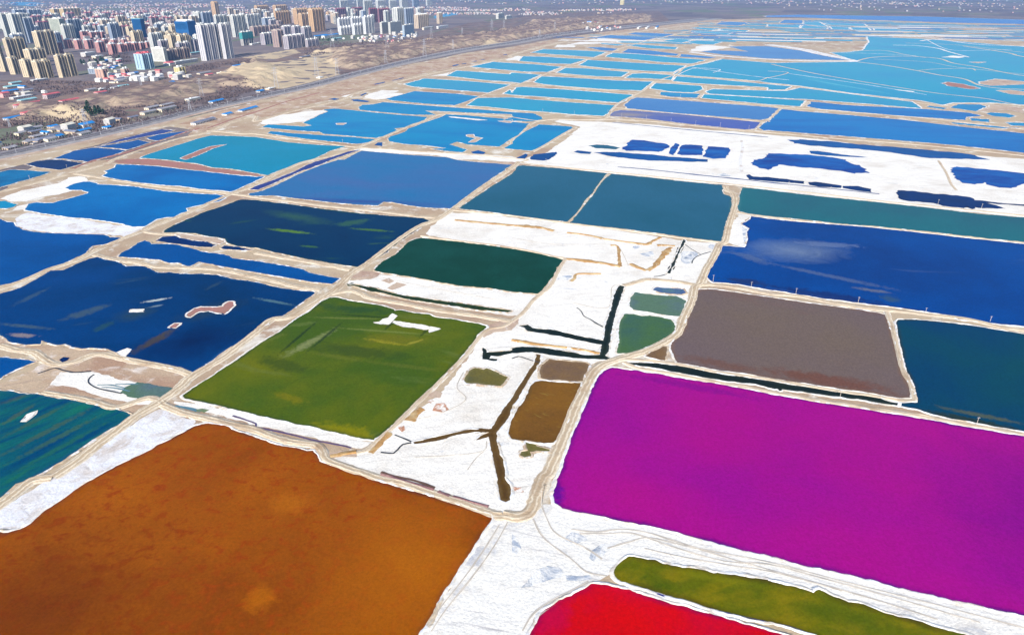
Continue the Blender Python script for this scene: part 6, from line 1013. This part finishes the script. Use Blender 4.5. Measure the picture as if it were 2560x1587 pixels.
tag(ribbon('road', off(HWY, -6.5), 4.5, [(-1,2.06),(0,2.08),(1,2.06)], asph), 'inland carriageway of the shore highway', kind='structure')
tag(ribbon('road', off(HWY, 7), 4.5, [(-1,2.06),(0,2.08),(1,2.06)], asph), 'lakeside carriageway of the shore highway', kind='structure')
tag(ribbon('road_marking', off(HWY, 7), 0.2, [(-1,2.12),(1,2.12)], white_m), kind='structure')
tag(ribbon('median_barrier', HWY, 0.5, [(-1,2.05),(-0.9,2.9),(0.9,2.9),(1,2.05)], ball), 'low dark barrier between the carriageways', kind='structure')
tag(ribbon('railway_bed', off(HWY, -27), 3.2, [(-1.5,0.2),(-1,1.2),(1,1.2),(1.5,0.2)], ball, 0.05), 'dark ballast bed inland of the highway', kind='structure')
tag(ribbon('verge', off(HWY, 27), 6.0, [(-1.2,0.3),(-1,0.5),(1,0.5),(1.2,0.3)], G_['soil'], 0.2), 'sandy strip between highway and ponds', kind='structure')

ORD = ['first','second','third','fourth','fifth','sixth','seventh','eighth','ninth','tenth','eleventh','twelfth','thirteenth','fourteenth','fifteenth','sixteenth','seventeenth','eighteenth','nineteenth','twentieth']+['twenty-'+q for q in ('first','second','third','fourth','fifth','sixth','seventh','eighth','ninth')]+['thirtieth']+['thirty-'+q for q in ('first','second','third','fourth','fifth','sixth','seventh','eighth','ninth')]+['fortieth']+['forty-'+q for q in ('first','second','third','fourth','fifth','sixth','seventh','eighth','ninth')]+['fiftieth']
# street lamps
Gl = Geo(); Gl.cyl(0,0,0,9,0.16,6,r1=0.10); pole_me = mesh('pole', Gl.V, Gl.F); Ga = Geo(); Ga.bar((0,0,8.9),(2.2,0,9.5),0.09); arm_me = mesh('arm', Ga.V, Ga.F)
Gh = Geo(); Gh.box(1.9,-0.2,9.4,3.0,0.2,9.62,bottom=True); head_me = mesh('lamp_head', Gh.V, Gh.F)
for m_ in (pole_me, arm_me, head_me): m_.materials.append(steel)
line = smooth_line(HWY, 5.0); acc = 0; lamps = 0
for i in range(1, len(line)):
    acc += math.hypot(line[i][0]-line[i-1][0], line[i][1]-line[i-1][1])
    D = math.hypot(*line[i])
    if acc > 46 and D < 4200:
        acc = 0; tx, ty = line[i][0]-line[i-1][0], line[i][1]-line[i-1][1]; l = math.hypot(tx, ty); rz = math.atan2(-tx/l, ty/l)
        e = empty('street_lamp', (line[i][0]+ty/l*13.5, line[i][1]-tx/l*13.5, 2.0), math.atan2(tx, -ty))
        tag(e, 'slim steel street lamp beside the shore highway', 'street lamp', 'street lamps along the shore highway'); lamps += 1
        for m_ in (pole_me, arm_me, head_me):
            o = bpy.data.objects.new(m_.name, m_); C.objects.link(o); o.parent = e

# power poles on the dikes
wood = plain('weathered_wood', (0.55,0.50,0.45), 0.8, 0.1); 
for i, (x, y, h) in enumerate(POLES):
    e = empty('power_pole', (x, y, 0.3)); g = Geo(); g.cyl(0,0,0,h,0.16,6,r1=0.10); g.build('post', wood, e)
    g = Geo(); g.bar((-0.9,0,h-0.5),(0.9,0,h-0.5),0.07); g.build('crossarm', wood, e)
    tag(e, POLE_LB[i], 'power pole', 'power poles standing along the dikes')

# lattice pylons
lat = plain('pylon_steel', (0.44,0.45,0.50), 0.5, 0.4)
for i, (x, y, h) in enumerate(PYL):
    e = empty('electricity_pylon', (x, y, ground_z(x, y)), 0.3+0.1*(i % 3)); g = Geo(); n = 7; bw = h*0.11
    lv = [(k/n*h, bw*(1-k/n*0.86)) for k in range(n+1)]
    for sx_, sy_ in ((1,1),(1,-1),(-1,1),(-1,-1)):
        g.bar((sx_*bw, sy_*bw, -1), (sx_*bw*0.14, sy_*bw*0.14, h), 0.15)
    for k in range(n):
        z0, a = lv[k]; z1, b = lv[k+1]
        for p, q_ in (((a,a),(-b,b)),((-a,a),(b,b)),((a,-a),(-b,-b)),((a,a),(b,-b)),((-a,a),(-b,-b))): g.bar((p[0],p[1],z0),(q_[0],q_[1],z1),0.06)
    g.build('lattice_mast', lat, e)
    for k, zz in enumerate((0.72, 0.84, 0.95)):
        g = Geo(); L_ = h*(0.17-0.02*k)
        g.bar((-L_,0,h*zz),(L_,0,h*zz),0.16); g.bar((-L_,0,h*zz),(0,0,h*(zz+0.04)),0.10); g.bar((L_,0,h*zz),(0,0,h*(zz+0.04)),0.10); g.build('crossarm', lat, e)
    tag(e, PYL_LB[i], 'pylon', 'electricity pylons along the shore terrace')

# ------------------------------------------------------------ city towers
def wm(name, col, var=0.12): return plain(name, tuple(c*0.74 for c in col), 0.75, 0.15, var, 0.05)
SM = {'cream': (wm('cream_render', (0.74,0.61,0.43)), (0.06,0.06,0.09)), 'pale': (wm('pale_grey_render', (0.66,0.66,0.62)), (0.10,0.15,0.24)), 'bluegrey': (wm('blue_grey_render', (0.36,0.42,0.52)), (0.06,0.10,0.20)),
      'redroof': (wm('pinkish_render', (0.50,0.42,0.40)), (0.10,0.10,0.18)), 'goldroof': (wm('golden_render', (0.70,0.52,0.26)), (0.08,0.08,0.18)), 'office': (wm('grey_green_cladding', (0.58,0.60,0.50)), (0.26,0.32,0.30)),
      'redwhite': (wm('rose_brick', (0.58,0.30,0.28)), (0.12,0.14,0.22)), 'darkred': (wm('dark_red_brick', (0.30,0.15,0.18)), (0.08,0.07,0.14)), 'tan': (wm('tan_render', (0.64,0.52,0.40)), (0.14,0.12,0.16)),
      'glass': (wm('deep_blue_glass', (0.02,0.13,0.34), 0.2), (0.01,0.09,0.26)), 'glassflare': (wm('deep_blue_glass_shaft', (0.02,0.13,0.36), 0.2), (0.01,0.10,0.28)), 'skyblue': (wm('sky_blue_render', (0.50,0.68,0.80)), (0.08,0.14,0.30)),
      'skyblue2': (wm('pale_blue_render', (0.56,0.66,0.74)), (0.30,0.40,0.55)), 'white': (wm('white_render', (0.80,0.78,0.72)), (0.50,0.50,0.50)), 'brown': (wm('brown_brick', (0.44,0.33,0.30)), (0.12,0.11,0.20)),
      'salmon': (wm('salmon_render', (0.66,0.42,0.33)), (0.10,0.14,0.26)), 'yellow': (wm('yellow_render', (0.78,0.66,0.34)), (0.30,0.22,0.14)), 'slab': (wm('lavender_white_render', (0.70,0.68,0.70)), (0.10,0.14,0.30)),
      'orange': (wm('orange_ochre_render', (0.64,0.42,0.24)), (0.26,0.16,0.14)), 'netted': (wm('raw_concrete', (0.52,0.50,0.48)), (0.10,0.10,0.14)), 'grey': (wm('lilac_grey_render', (0.46,0.42,0.46)), (0.11,0.12,0.20)),
      'whiteround': (wm('bright_white_render', (0.78,0.78,0.78)), (0.14,0.20,0.32))}
WMAT = {k: plain(k+'_window_glass', tuple(c*0.55 for c in v[1]), 0.4, 0.08, 0.3, 0.2) for k, v in SM.items()}
roofm = {'red': plain('maroon_roof_tiles', (0.36,0.10,0.14), 0.7, 0.2), 'pink': plain('pink_turret', (0.74,0.48,0.42), 0.7, 0.2), 'light': plain('pale_roof_screed', (0.72,0.68,0.58), 0.8, 0.1), 'white': plain('white_roof', (0.82,0.82,0.80), 0.7, 0.2),
         'grey': plain('grey_roof', (0.34,0.33,0.36), 0.8, 0.1), 'net': plain('green_scaffold_net', (0.06,0.27,0.27), 0.9, 0.1), 'blue': plain('blue_sheet_roof', (0.02,0.25,0.66), 0.5, 0.3), 'teal': plain('teal_sheet_roof', (0.30,0.58,0.62), 0.5, 0.3), 'redsheet': plain('red_sheet_roof', (0.60,0.14,0.16), 0.6, 0.2), 'slate': plain('slate_roof', (0.20,0.22,0.30), 0.7, 0.2)}
NAMES = {'cream':'cream','pale':'pale grey','bluegrey':'blue grey','redroof':'maroon roofed','goldroof':'golden','office':'grey green','redwhite':'rose and white','darkred':'dark red','tan':'tan','glass':'blue glass slab','glassflare':'flared blue glass','skyblue':'sky blue','skyblue2':'pale blue','white':'white','brown':'brown','salmon':'salmon','yellow':'yellow','slab':'tall striped lavender','orange':'orange ochre','netted':'unfinished green netted','grey':'lilac grey','whiteround':'white dome topped'}
AZ = math.radians(75)
def facade(gw, gb, axis, fixed, a0, a1, H, unit, fl, sgn, band, z0=3.0):
    """windows on one face. axis 'x': face at y=fixed running in x; 'y': face at x=fixed running in y"""
    L = a1-a0; n = max(1, int(round(L/unit))); U = L/n; nf = int((H-z0)/fl)
    for k in range(n):
        for f in range(nf):
            zb = z0+f*fl+0.7; zt = zb+fl*0.72; m0 = a0+k*U+U*(0.5-band/2); m1 = a0+k*U+U*(0.5+band/2); p = fixed+sgn*0.06
            if axis == 'x': qd = [(m0,p,zb),(m1,p,zb),(m1,p,zt),(m0,p,zt)]
            else: qd = [(p,m0,zb),(p,m1,zb),(p,m1,zt),(p,m0,zt)]
            if (axis == 'x') == (sgn > 0): qd = qd[::-1]
            gw.quad(*qd)
cnt = {}
def tower(x, y, L, Wd, H, style, cl):
    z = ground_z(x, y)
    e = empty('apartment_tower' if style not in ('glass','glassflare','office') else 'office_tower', (x, y, z-0.5), AZ)
    wall, roof = Geo(), Geo(); win = Geo(); wmt = SM[style][0]
    fl = 3.1 if H > 25 else 3.3
    if style == 'glassflare':
        n = 10
        for k in range(n):      # waisted shaft: flares at the foot and slightly at the head
            f0, f1 = k/n, (k+1)/n; e0 = 0.20*(1-f0)**1.6+0.05*f0**3; e1 = 0.20*(1-f1)**1.6+0.05*f1**3
            b = len(wall.V)
            for (ee, zz) in ((e0, f0*H), (e1, f1*H)):
                dx, dy = L*ee*0.6, Wd*ee*0.6
                wall.V += [(-dx,-dy,zz),(L+dx,-dy,zz),(L+dx,Wd+dy,zz),(-dx,Wd+dy,zz)]
            for q_ in [(0,1,5,4),(1,2,6,5),(2,3,7,6),(3,0,4,7)]: wall.F.append(tuple(b+i for i in q_)); wall.M.append(0)
        b = len(wall.V)-4; wall.F.append((b,b+1,b+2,b+3)); wall.M.append(0)
        for k in range(7): roof.box(L*k/7, Wd*0.08, H, L*(k+0.7)/7, Wd*0.9, H+3+3*((k*7) % 4)/3)
        facade(win, None, 'y', -L*0.02-0.4, 2, Wd-2, H*0.93, 4.5, 3.8, -1, 0.7, z0=H*0.25)
        rm = roofm['white']
    elif style == 'glass':
        wall.box(0,0,0,L,Wd,H); roof.box(0.8,0.8,H,L-0.8,Wd-0.8,H+1.6)
        facade(win, None, 'y', 0, 0, Wd, H, 4.0, 3.8, -1, 0.8); facade(win, None, 'x', 0, 0, L, H, 4.0, 3.8, -1, 0.8); rm = roofm['teal']
    else:
        solid = style in ('office','white','skyblue2')
        unit = (30.0 if L > 50 else 22.0) if not solid else 400.0; n = max(1, int(round(L/unit))); U = L/n; gap = 3.0 if not solid else 0; dep = min(9.0, Wd*0.55)
        for k in range(n):
            x0 = k*U+(gap if k else 0); x1 = (k+1)*U-(gap if k < n-1 else 0); w_ = x1-x0
            wall.box(x0, 0, 0, x1, Wd, H)
            if k < n-1: wall.box(x1, dep, 0, x1+2*gap, Wd-1.0, H-0.4)
            if not solid:      # proud bays and end piers
                wall.box(x0, -2.2, 0, x0+min(3.0, w_*0.2), 0, H-0.5)
                wall.box(x0+w_*0.48, -1.6, 0, x0+w_*0.48+min(2.4, w_*0.16), 0, H-1.2)
                wall.box(x1-min(2.0, w_*0.1), -1.2, 0, x1, 0, H-0.8)
            facade(win, None, 'x', 0, x0, x1, H, 5.0 if not solid else 6, fl, -1, 0.86)
            facade(win, None, 'x', Wd, x0, x1, H, 5.0 if not solid else 6, fl, 1, 0.6)
            if style in ('redroof','darkred','goldroof'):
                roof.pyramid(x0-1.2, -1.6, H, x1+1.2, Wd+1.2, H+3.6, 0, 0.45); roof.box(x0-1.2,-1.6,H-0.9,x1+1.2,Wd+1.2,H,0)
                xm = (x0+x1)/2; roof.box(xm-2.4, Wd*0.3, H+1.5, xm+2.4, Wd*0.62, H+6.5, 1); roof.pyramid(xm-3, Wd*0.25, H+6.5, xm+3, Wd*0.68, H+12, 1)
            elif style == 'whiteround':
                xm = (x0+x1)/2; roof.box(x0+.3,0.3,H,x1-.3,Wd-.3,H+1.0,0); roof.cyl(xm, Wd*0.4, H+1, H+5.5, min(4.5,(x1-x0)*0.33), 10, 1); roof.cyl(xm, Wd*0.4, H+5.5, H+8.5, min(4.6,(x1-x0)*0.34), 10, 1, r1=1.0)
            elif style == 'orange':
                xm = (x0+x1)/2
                for s_ in (0.12, 0.7): roof.box(x0+(x1-x0)*s_, Wd*0.15, H, x0+(x1-x0)*(s_+0.18), Wd*0.85, H+6.0, 1)
                roof.box(x0+(x1-x0)*0.12, Wd*0.3, H+5.0, x0+(x1-x0)*0.88, Wd*0.6, H+6.6, 1); roof.box(x0+.3,0.3,H,x1-.3,Wd-.3,H+0.9,0)
            else:
                roof.box(x0+.3,0.3,H,x1-.3,Wd-.3,H+1.1,0)
                roof.box(x0+(x1-x0)*0.2, Wd*0.3, H+1.1, x0+(x1-x0)*0.5, Wd*0.7, H+4.6, 1)
                roof.box(x0+(x1-x0)*0.62, Wd*0.2, H+1.1, x0+(x1-x0)*0.8, Wd*0.5, H+3.4+rnd.random()*2, 1)
                if style in ('cream','pale','slab'):
                    roof.box(x0+(x1-x0)*0.1, -0.5, H+4.6, x0+(x1-x0)*0.9, -0.1+0.8, H+5.2, 1, bottom=True)
                    for s_ in (0.1, 0.86): roof.box(x0+(x1-x0)*s_, -0.4, H+1.1, x0+(x1-x0)*s_+0.8, 0.4, H+4.6, 1)
        facade(win, None, 'y', 0, Wd*0.1, Wd*0.9, H, max(4.0, Wd*0.4) if not solid else 4.5, fl, -1, 0.22 if not solid else 0.55)
        facade(win, None, 'y', L, Wd*0.1, Wd*0.9, H, max(4.0, Wd*0.4), fl, 1, 0.22)
        rm = [roofm['red'] if style in ('redroof','darkred') else roofm['light'] if style != 'whiteround' else roofm['white'], roofm['pink'] if style in ('redroof','goldroof') else (wmt if style in ('darkred','orange','brown','cream') else roofm['white'])]
        if style == 'redwhite': rm = [roofm['white'], roofm['white']]
        if style == 'skyblue': rm = [roofm['redsheet'], roofm['redsheet']]
        if style == 'netted':
            g = Geo(); g.box(-1.2,-2.2,H*0.5,L+1.2,Wd+1.2,H-1.5); g.build('scaffold_net', roofm['net'], e)
    wall.build('wall', wmt, e); roof.build('roof', rm, e); tag(win.build('windows', WMAT[style], e), kind='stuff')
    k = (style, cl); cnt[k] = cnt.get(k, 0)+1
    return e, k
allt = []
for (x, y, L, Wd, H, style, cl, u) in sorted(TOWERS, key=lambda r: r[7]): allt.append(tower(x, y, L, Wd, H, style, cl)+(cnt[(style, cl)],))
for e, k, i in allt:
    c_ = NAMES[k[0]]; kindw = 'tower' if k[0] not in ('white',) else 'block'
    lb = (f'{ORD[i-1]} {c_} {kindw} from the left ' if cnt[k] > 1 else f'only {c_} {kindw} ')+CL[k[1]]
    tag(e, lb, 'tower', 'high-rise towers of the city')

# mid-rise blocks of the town: prototypes copied in rows
def proto(style, L, Wd, H):
    e, _ = tower(0, 0, L, Wd, H, style, 'x'); me = [(c.name.split('.')[0], c.data) for c in bpy.data.objects if c.parent == e]
    for c in [c for c in bpy.data.objects if c.parent == e]: bpy.data.objects.remove(c)
    bpy.data.objects.remove(e); return me
PR = {('redwhite',1): proto('redwhite', 50, 13, 34), ('brown',1): proto('brown', 48, 14, 44), ('cream',1): proto('cream', 46, 14, 50), ('pale',1): proto('pale', 50, 15, 58), ('redroof',1): proto('redroof', 48, 14, 56),
      ('bluegrey',1): proto('bluegrey', 46, 15, 52), ('grey',1): proto('grey', 60, 14, 40), ('tan',1): proto('tan', 46, 15, 62)}
r5 = random.Random(3)
for (P, n, wts, where) in FILLS:
    got = 0; xsP = [p[0] for p in P]; ysP = [p[1] for p in P]; tries = 0; used = []
    while got < n and tries < 9000:
        tries += 1; x = r5.uniform(min(xsP), max(xsP)); y = r5.uniform(min(ysP), max(ysP))
        p = round((x*ux+y*uy)/70)*70; q_ = round((x*vx+y*vy)/50)*50; x, y = p*ux+q_*vx, p*uy+q_*vy
        if (p, q_) in used or not inside(P, x, y): continue
        if any(abs((x-t_[0])*ux+(y-t_[1])*uy-t_[2]*0.3) < t_[2]*0.7+38 and abs((x-t_[0])*vx+(y-t_[1])*vy) < 34 for t_ in TOWERS): continue
        used.append((p, q_)); got += 1; key = (r5.choices(list(wts), list(wts.values()))[0], 1)
        e = empty('apartment_block', (x, y, ground_z(x, y)-0.5), AZ); s_ = r5.uniform(0.85, 1.2); e.scale = (s_, 1, s_*r5.uniform(0.8, 1.1))
        for nm_, m_ in PR[key]:
            o = bpy.data.objects.new(nm_, m_); C.objects.link(o); o.parent = e
            if nm_ == 'windows': o['kind'] = 'stuff'
        tag(e, None, 'apartment block', f'{NAMES[key[0]]} blocks {where}'); rank_later.setdefault((NAMES[key[0]]+' block', where), []).append(e)

# ------------------------------------------------------------ low buildings
wallm = {'brick': plain('grey_brick_wall', (0.46,0.38,0.38)), 'pale': plain('pale_wall', (0.60,0.57,0.54)), 'tan': plain('tan_wall', (0.56,0.44,0.32)), 'pink': plain('pink_wall', (0.62,0.36,0.34)), 'white': plain('white_wall', (0.78,0.76,0.72)), 'cream': plain('cream_wall', (0.74,0.65,0.50)), 'grey': plain('grey_wall', (0.46,0.44,0.44))}
rfm = {'blue': roofm['blue'], 'teal': roofm['teal'], 'white': roofm['white'], 'red': roofm['redsheet'], 'grey': roofm['grey'], 'slate': roofm['slate'], 'cream': roofm['light']}
dark = plain('dark_window', (0.05,0.06,0.10), 0.3, 0.5)
lowc = {}
for (x, y, L, Wd, H, rf, wl, u) in sorted(LOW, key=lambda r: r[7]):
    z = ground_z(x, y); e = empty('low_building', (x, y, z-0.3), AZ)
    g = Geo(); g.box(0,0,-1,L,Wd,H); g.build('wall', wallm[wl], e)
    g = Geo()
    if rf in ('grey','slate','blue','red','teal') and H < 14: g.gable(-0.6,-0.8,H,L+0.6,Wd+0.8,H+max(1.2, min(Wd*0.18, 4)))
    else: g.box(-0.3,-0.3,H,L+0.3,Wd+0.3,H+0.7,bottom=True); g.box(L*0.3,Wd*0.3,H+0.7,L*0.4,Wd*0.6,H+2.4)
    g.build('roof', rfm[rf], e)
    g = Geo(); facade(g, None, 'x', 0, 1, L-1, H, 4.2, 3.3, -1, 0.45, z0=0.2); facade(g, None, 'y', 0, 1, Wd-1, H, 5, 3.3, -1, 0.3, z0=0.2)
    if g.V: tag(g.build('windows', dark, e), kind='stuff')
    big = 'long' if L > 60 else 'small' if L < 25 else 'mid-sized'; k = (big, rf, wl); lowc.setdefault(k, []).append(e)
for (big, rf, wl), es in lowc.items():
    for i, e in enumerate(es):
        o_ = f'{ORD[i]} from the left of the {big} {wl} walled {rf} roofed low buildings' if len(es) > 1 else f'only {big} low building with {wl} walls and a {rf} roof on the shore side'
        tag(e, o_, 'building', 'low buildings between the city and the highway')

# small houses: individuals with shared meshes
def house_mesh(L, Wd, H, rm_, wm_):
    g = Geo(); g.box(0,0,-1,L,Wd,H,0); g.gable(-0.4,-0.5,H,L+0.4,Wd+0.5,H+Wd*0.22,1)
    for k in range(int(L//4)): g.quad((1+4*k,-0.05,1),(2.6+4*k,-0.05,1),(2.6+4*k,-0.05,2.4),(1+4*k,-0.05,2.4),2)
    me = mesh('house', g.V, g.F, g.M)
    for m_ in (wm_, rm_, dark): me.materials.append(m_)
    return me
kinds = [('grey roofed','cream walled',house_mesh(16,8,4,roofm['grey'],wallm['cream'])),('slate roofed','tan walled',house_mesh(22,8,4,roofm['slate'],wallm['tan'])),('white roofed','white walled',house_mesh(12,9,7,roofm['white'],wallm['white'])),
         ('pale flat topped','grey walled',house_mesh(14,10,9,roofm['light'],wallm['grey'])),('blue roofed','pale walled',house_mesh(18,9,4,roofm['blue'],wallm['pale'])),('red roofed','pink walled',house_mesh(12,8,6,roofm['redsheet'],wallm['pink']))]
hn = 0
for (P, n, wts, where) in HOUSES:
    xsP = [p[0] for p in P]; ysP = [p[1] for p in P]; got = 0; tries = 0
    while got < n and tries < n*60:
        tries += 1; x = rnd.uniform(min(xsP), max(xsP)); y = rnd.uniform(min(ysP), max(ysP))
        if not inside(P, x, y): continue
        kd = rnd.choices(kinds, wts)[0]; o = bpy.data.objects.new('house', kd[2]); C.objects.link(o)
        o.location = (x, y, ground_z(x, y)); o.rotation_euler = (0, 0, AZ+rnd.choice([0, 0, math.pi/2])+rnd.uniform(-0.12, 0.12)); s_ = rnd.uniform(0.7, 1.5); o.scale = (s_, s_, s_*rnd.uniform(0.8, 1.2))
        tag(o, None, 'house', f'{kd[0]} houses {where}'); rank_later.setdefault(('small '+kd[0]+' house', where), []).append(o); got += 1; hn += 1

# far settlements: specks that nobody could count
sp = [Geo() for _ in range(1)][0]; r3 = random.Random(5)
for (P, n, hmax, rows) in SPECKS:
    xsP = [p[0] for p in P]; ysP = [p[1] for p in P]; got = 0; tries = 0
    while got < n and tries < n*40:
        tries += 1; x = r3.uniform(min(xsP), max(xsP)); y = r3.uniform(min(ysP), max(ysP))
        if not inside(P, x, y): continue
        if noise.noise((x/420, y/420, 1)) < 0.07 and not rows: continue
        D = math.hypot(x, y); L = r3.uniform(10, 34)*(1 if rows else max(1, D/6000)); Wd = r3.uniform(8, 14)*max(1, D/7000); H = r3.uniform(4, hmax); got += 1
        a = AZ+r3.uniform(-0.1, 0.1); ca, sa = math.cos(a), math.sin(a); b = len(sp.V)
        for zz in (-1, H):
            for (p, q_) in ((0,0),(L,0),(L,Wd),(0,Wd)): sp.V.append((x+p*ca-q_*sa, y+p*sa+q_*ca, zz))
        m = r3.choice([0,0,1,2,3]); rf_ = r3.choice([4,4,4,5,6,0] if not rows else [4,6,6,5])
        for q_ in [(0,1,5,4),(1,2,6,5),(2,3,7,6),(3,0,4,7)]: sp.F.append(tuple(b+i for i in q_)); sp.M.append(m)
        sp.F.append((b+4,b+5,b+6,b+7)); sp.M.append(rf_)
tag(sp.build('distant_town', [wallm['grey'], wallm['tan'], wallm['brick'], wallm['pink'], wallm['pale'], roofm['grey'], roofm['red']]), 'thousands of distant low houses on the plain', kind='stuff')

# ------------------------------------------------------------ vegetation
bark = plain('bare_twigs', (0.15,0.115,0.12), 0.9, 0.05, 0.4, 0.1); ever = plain('evergreen_needles', (0.03,0.07,0.045), 0.9, 0.05, 0.4, 0.5); trunk_m = plain('tree_bark', (0.10,0.07,0.05))
g = Geo(); r4 = random.Random(9)
for (P, n, hh) in SCRUB:
    xsP = [p[0] for p in P]; ysP = [p[1] for p in P]; got = 0; tries = 0
    while got < n and tries < n*40:
        tries += 1; x = r4.uniform(min(xsP), max(xsP)); y = r4.uniform(min(ysP), max(ysP))
        if not inside(P, x, y) or noise.noise((x/70, y/70, 6)) < -0.12: continue
        got += 1; z = ground_z(x, y); h = hh*r4.uniform(0.5, 1.3)
        for k in range(5):
            a = r4.uniform(0, 6.28); r = h*r4.uniform(0.2, 0.5); px_, py_ = x+r*0.4*math.cos(a), y+r*0.4*math.sin(a)
            g.tri((px_-r*math.sin(a)*0.6, py_+r*math.cos(a)*0.6, z+h*r4.uniform(0.0, 0.5)), (px_+r*math.sin(a)*0.6, py_-r*math.cos(a)*0.6, z+h*r4.uniform(0, 0.4)), (px_+r4.uniform(-1,1)*r*0.5, py_+r4.uniform(-1,1)*r*0.5, z+h*r4.uniform(0.7, 1.1)))
tag(g.build('scrub', bark), 'leafless grey brown scrub and bare trees along the shore terrace', kind='stuff')
def tree_meshes(h, seed):
    r = random.Random(seed); g = Geo(); g.cyl(0,0,-0.5,h*0.5,h*0.035,6,r1=h*0.015)
    for k in range(5): a = k*1.3; g.bar((0,0,h*(0.25+0.05*k)), (math.cos(a)*h*0.18, math.sin(a)*h*0.18, h*(0.42+0.07*k)), h*0.01)
    tm = mesh('trunk', g.V, g.F); tm.materials.append(trunk_m)
    g = Geo()
    for k in range(260):
        a = r.uniform(0, 6.28); zz = r.uniform(0.22, 1); rr = h*0.30*math.sin(math.pi*min(1, (1.08-zz)*0.75))*r.uniform(0.4, 1.08); s_ = h*r.uniform(0.04, 0.09)
        p = Vector((rr*math.cos(a), rr*math.sin(a), zz*h)); d1 = Vector((r.uniform(-1,1), r.uniform(-1,1), r.uniform(-1,1))).normalized()*s_; d2 = Vector((r.uniform(-1,1), r.uniform(-1,1), r.uniform(-.6,.6))).normalized()*s_
        g.quad(tuple(p-d1), tuple(p-d2), tuple(p+d1), tuple(p+d2))
    cm = mesh('crown', g.V, g.F); cm.materials.append(ever); return tm, cm
TM = [tree_meshes(11, 1), tree_meshes(8, 2), tree_meshes(13, 3)]
for (P, n, where) in TREES:
    xsP = [p[0] for p in P]; ysP = [p[1] for p in P]; got = 0; tries = 0
    while got < n and tries < 4000:
        tries += 1; x = r4.uniform(min(xsP), max(xsP)); y = r4.uniform(min(ysP), max(ysP))
        if not inside(P, x, y): continue
        got += 1; e = empty('evergreen_tree', (x, y, ground_z(x, y)), r4.uniform(0, 6)); k = r4.choice(TM); s_ = r4.uniform(0.8, 1.3); e.scale = (s_, s_, s_)
        for m_ in k: o = bpy.data.objects.new(m_.name, m_); C.objects.link(o); o.parent = e
        tag(e, None, 'tree', 'evergreen trees '+where); rank_later.setdefault(('evergreen tree', where), []).append(e)

for (what, where), es in rank_later.items():
    es.sort(key=lambda e: e.location[0]/e.location[1])
    for i, e in enumerate(es): e['label'] = f'{ORD[min(i, 49)]} {what} from the left {where}' if len(es) > 1 else f'only {what} {where}'

# cars on the highway
def car_parts(col):
    g = Geo(); g.pyramid(-2.2,-0.9,0.35,2.2,0.9,0.95,0,0.96); body = mesh('body', g.V, g.F); body.materials.append(plain('car_paint', col, 0.4, 0.5))
    g = Geo(); g.pyramid(-1.3,-0.8,0.95,1.1,0.8,1.5,0,0.78); cab = mesh('cabin', g.V, g.F); cab.materials.append(dark)
    g = Geo()
    for k in range(12):
        a, b = 6.283*k/12, 6.283*(k+1)/12
        g.quad((.33*math.cos(a),-.1,.33*math.sin(a)),(.33*math.cos(b),-.1,.33*math.sin(b)),(.33*math.cos(b),.1,.33*math.sin(b)),(.33*math.cos(a),.1,.33*math.sin(a)))
        g.tri((0,-.1,0),(.33*math.cos(b),-.1,.33*math.sin(b)),(.33*math.cos(a),-.1,.33*math.sin(a))); g.tri((0,.1,0),(.33*math.cos(a),.1,.33*math.sin(a)),(.33*math.cos(b),.1,.33*math.sin(b)))
    wh = mesh('wheel', g.V, g.F); wh.materials.append(ball); return body, cab, wh
for i, (f, side, col, cn) in enumerate([(0.10,7,(0.75,0.75,0.75),'white'),(0.135,-6.5,(0.7,0.7,0.72),'silver'),(0.17,7,(0.06,0.06,0.07),'black'),(0.21,-6.5,(0.45,0.05,0.05),'red'),(0.26,7,(0.1,0.2,0.5),'blue'),(0.33,-6.5,(0.3,0.3,0.32),'grey')]):
    k = int(f*len(line)); tx, ty = line[k+1][0]-line[k][0], line[k+1][1]-line[k][1]; l = math.hypot(tx, ty)
    e = empty('car', (line[k][0]+ty/l*side, line[k][1]-tx/l*side, 2.11), math.atan2(ty, tx)); b_, c_, w_ = car_parts(col)
    for m_ in (b_, c_): o = bpy.data.objects.new(m_.name, m_); C.objects.link(o); o.parent = e
    for wx_ in (-1.35, 1.35):
        for wy_ in (-0.82, 0.82): o = bpy.data.objects.new('wheel', w_); C.objects.link(o); o.parent = e; o.location = (wx_, wy_, 0.33)
    tag(e, f'{cn} car driving along the shore highway', 'car', 'cars on the shore highway')

# ------------------------------------------------------------ air
hz = bpy.data.materials.new('thin_haze'); hz.use_nodes = True; ht = hz.node_tree; ht.nodes.clear()
vo = ht.nodes.new('ShaderNodeVolumePrincipled'); vo.inputs['Density'].default_value = HAZE; vo.inputs['Color'].default_value = (0.26,0.52,1.0,1); vo.inputs['Anisotropy'].default_value = 0.0
oo = ht.nodes.new('ShaderNodeOutputMaterial'); ht.links.new(vo.outputs[0], oo.inputs['Volume'])
g = Geo(); g.box(-46000,-700,-1,46000,61000,236,bottom=True); tag(g.build('haze', hz), kind='stuff')
print('lamps', lamps, 'houses', hn, 'objects', len(sc.objects))
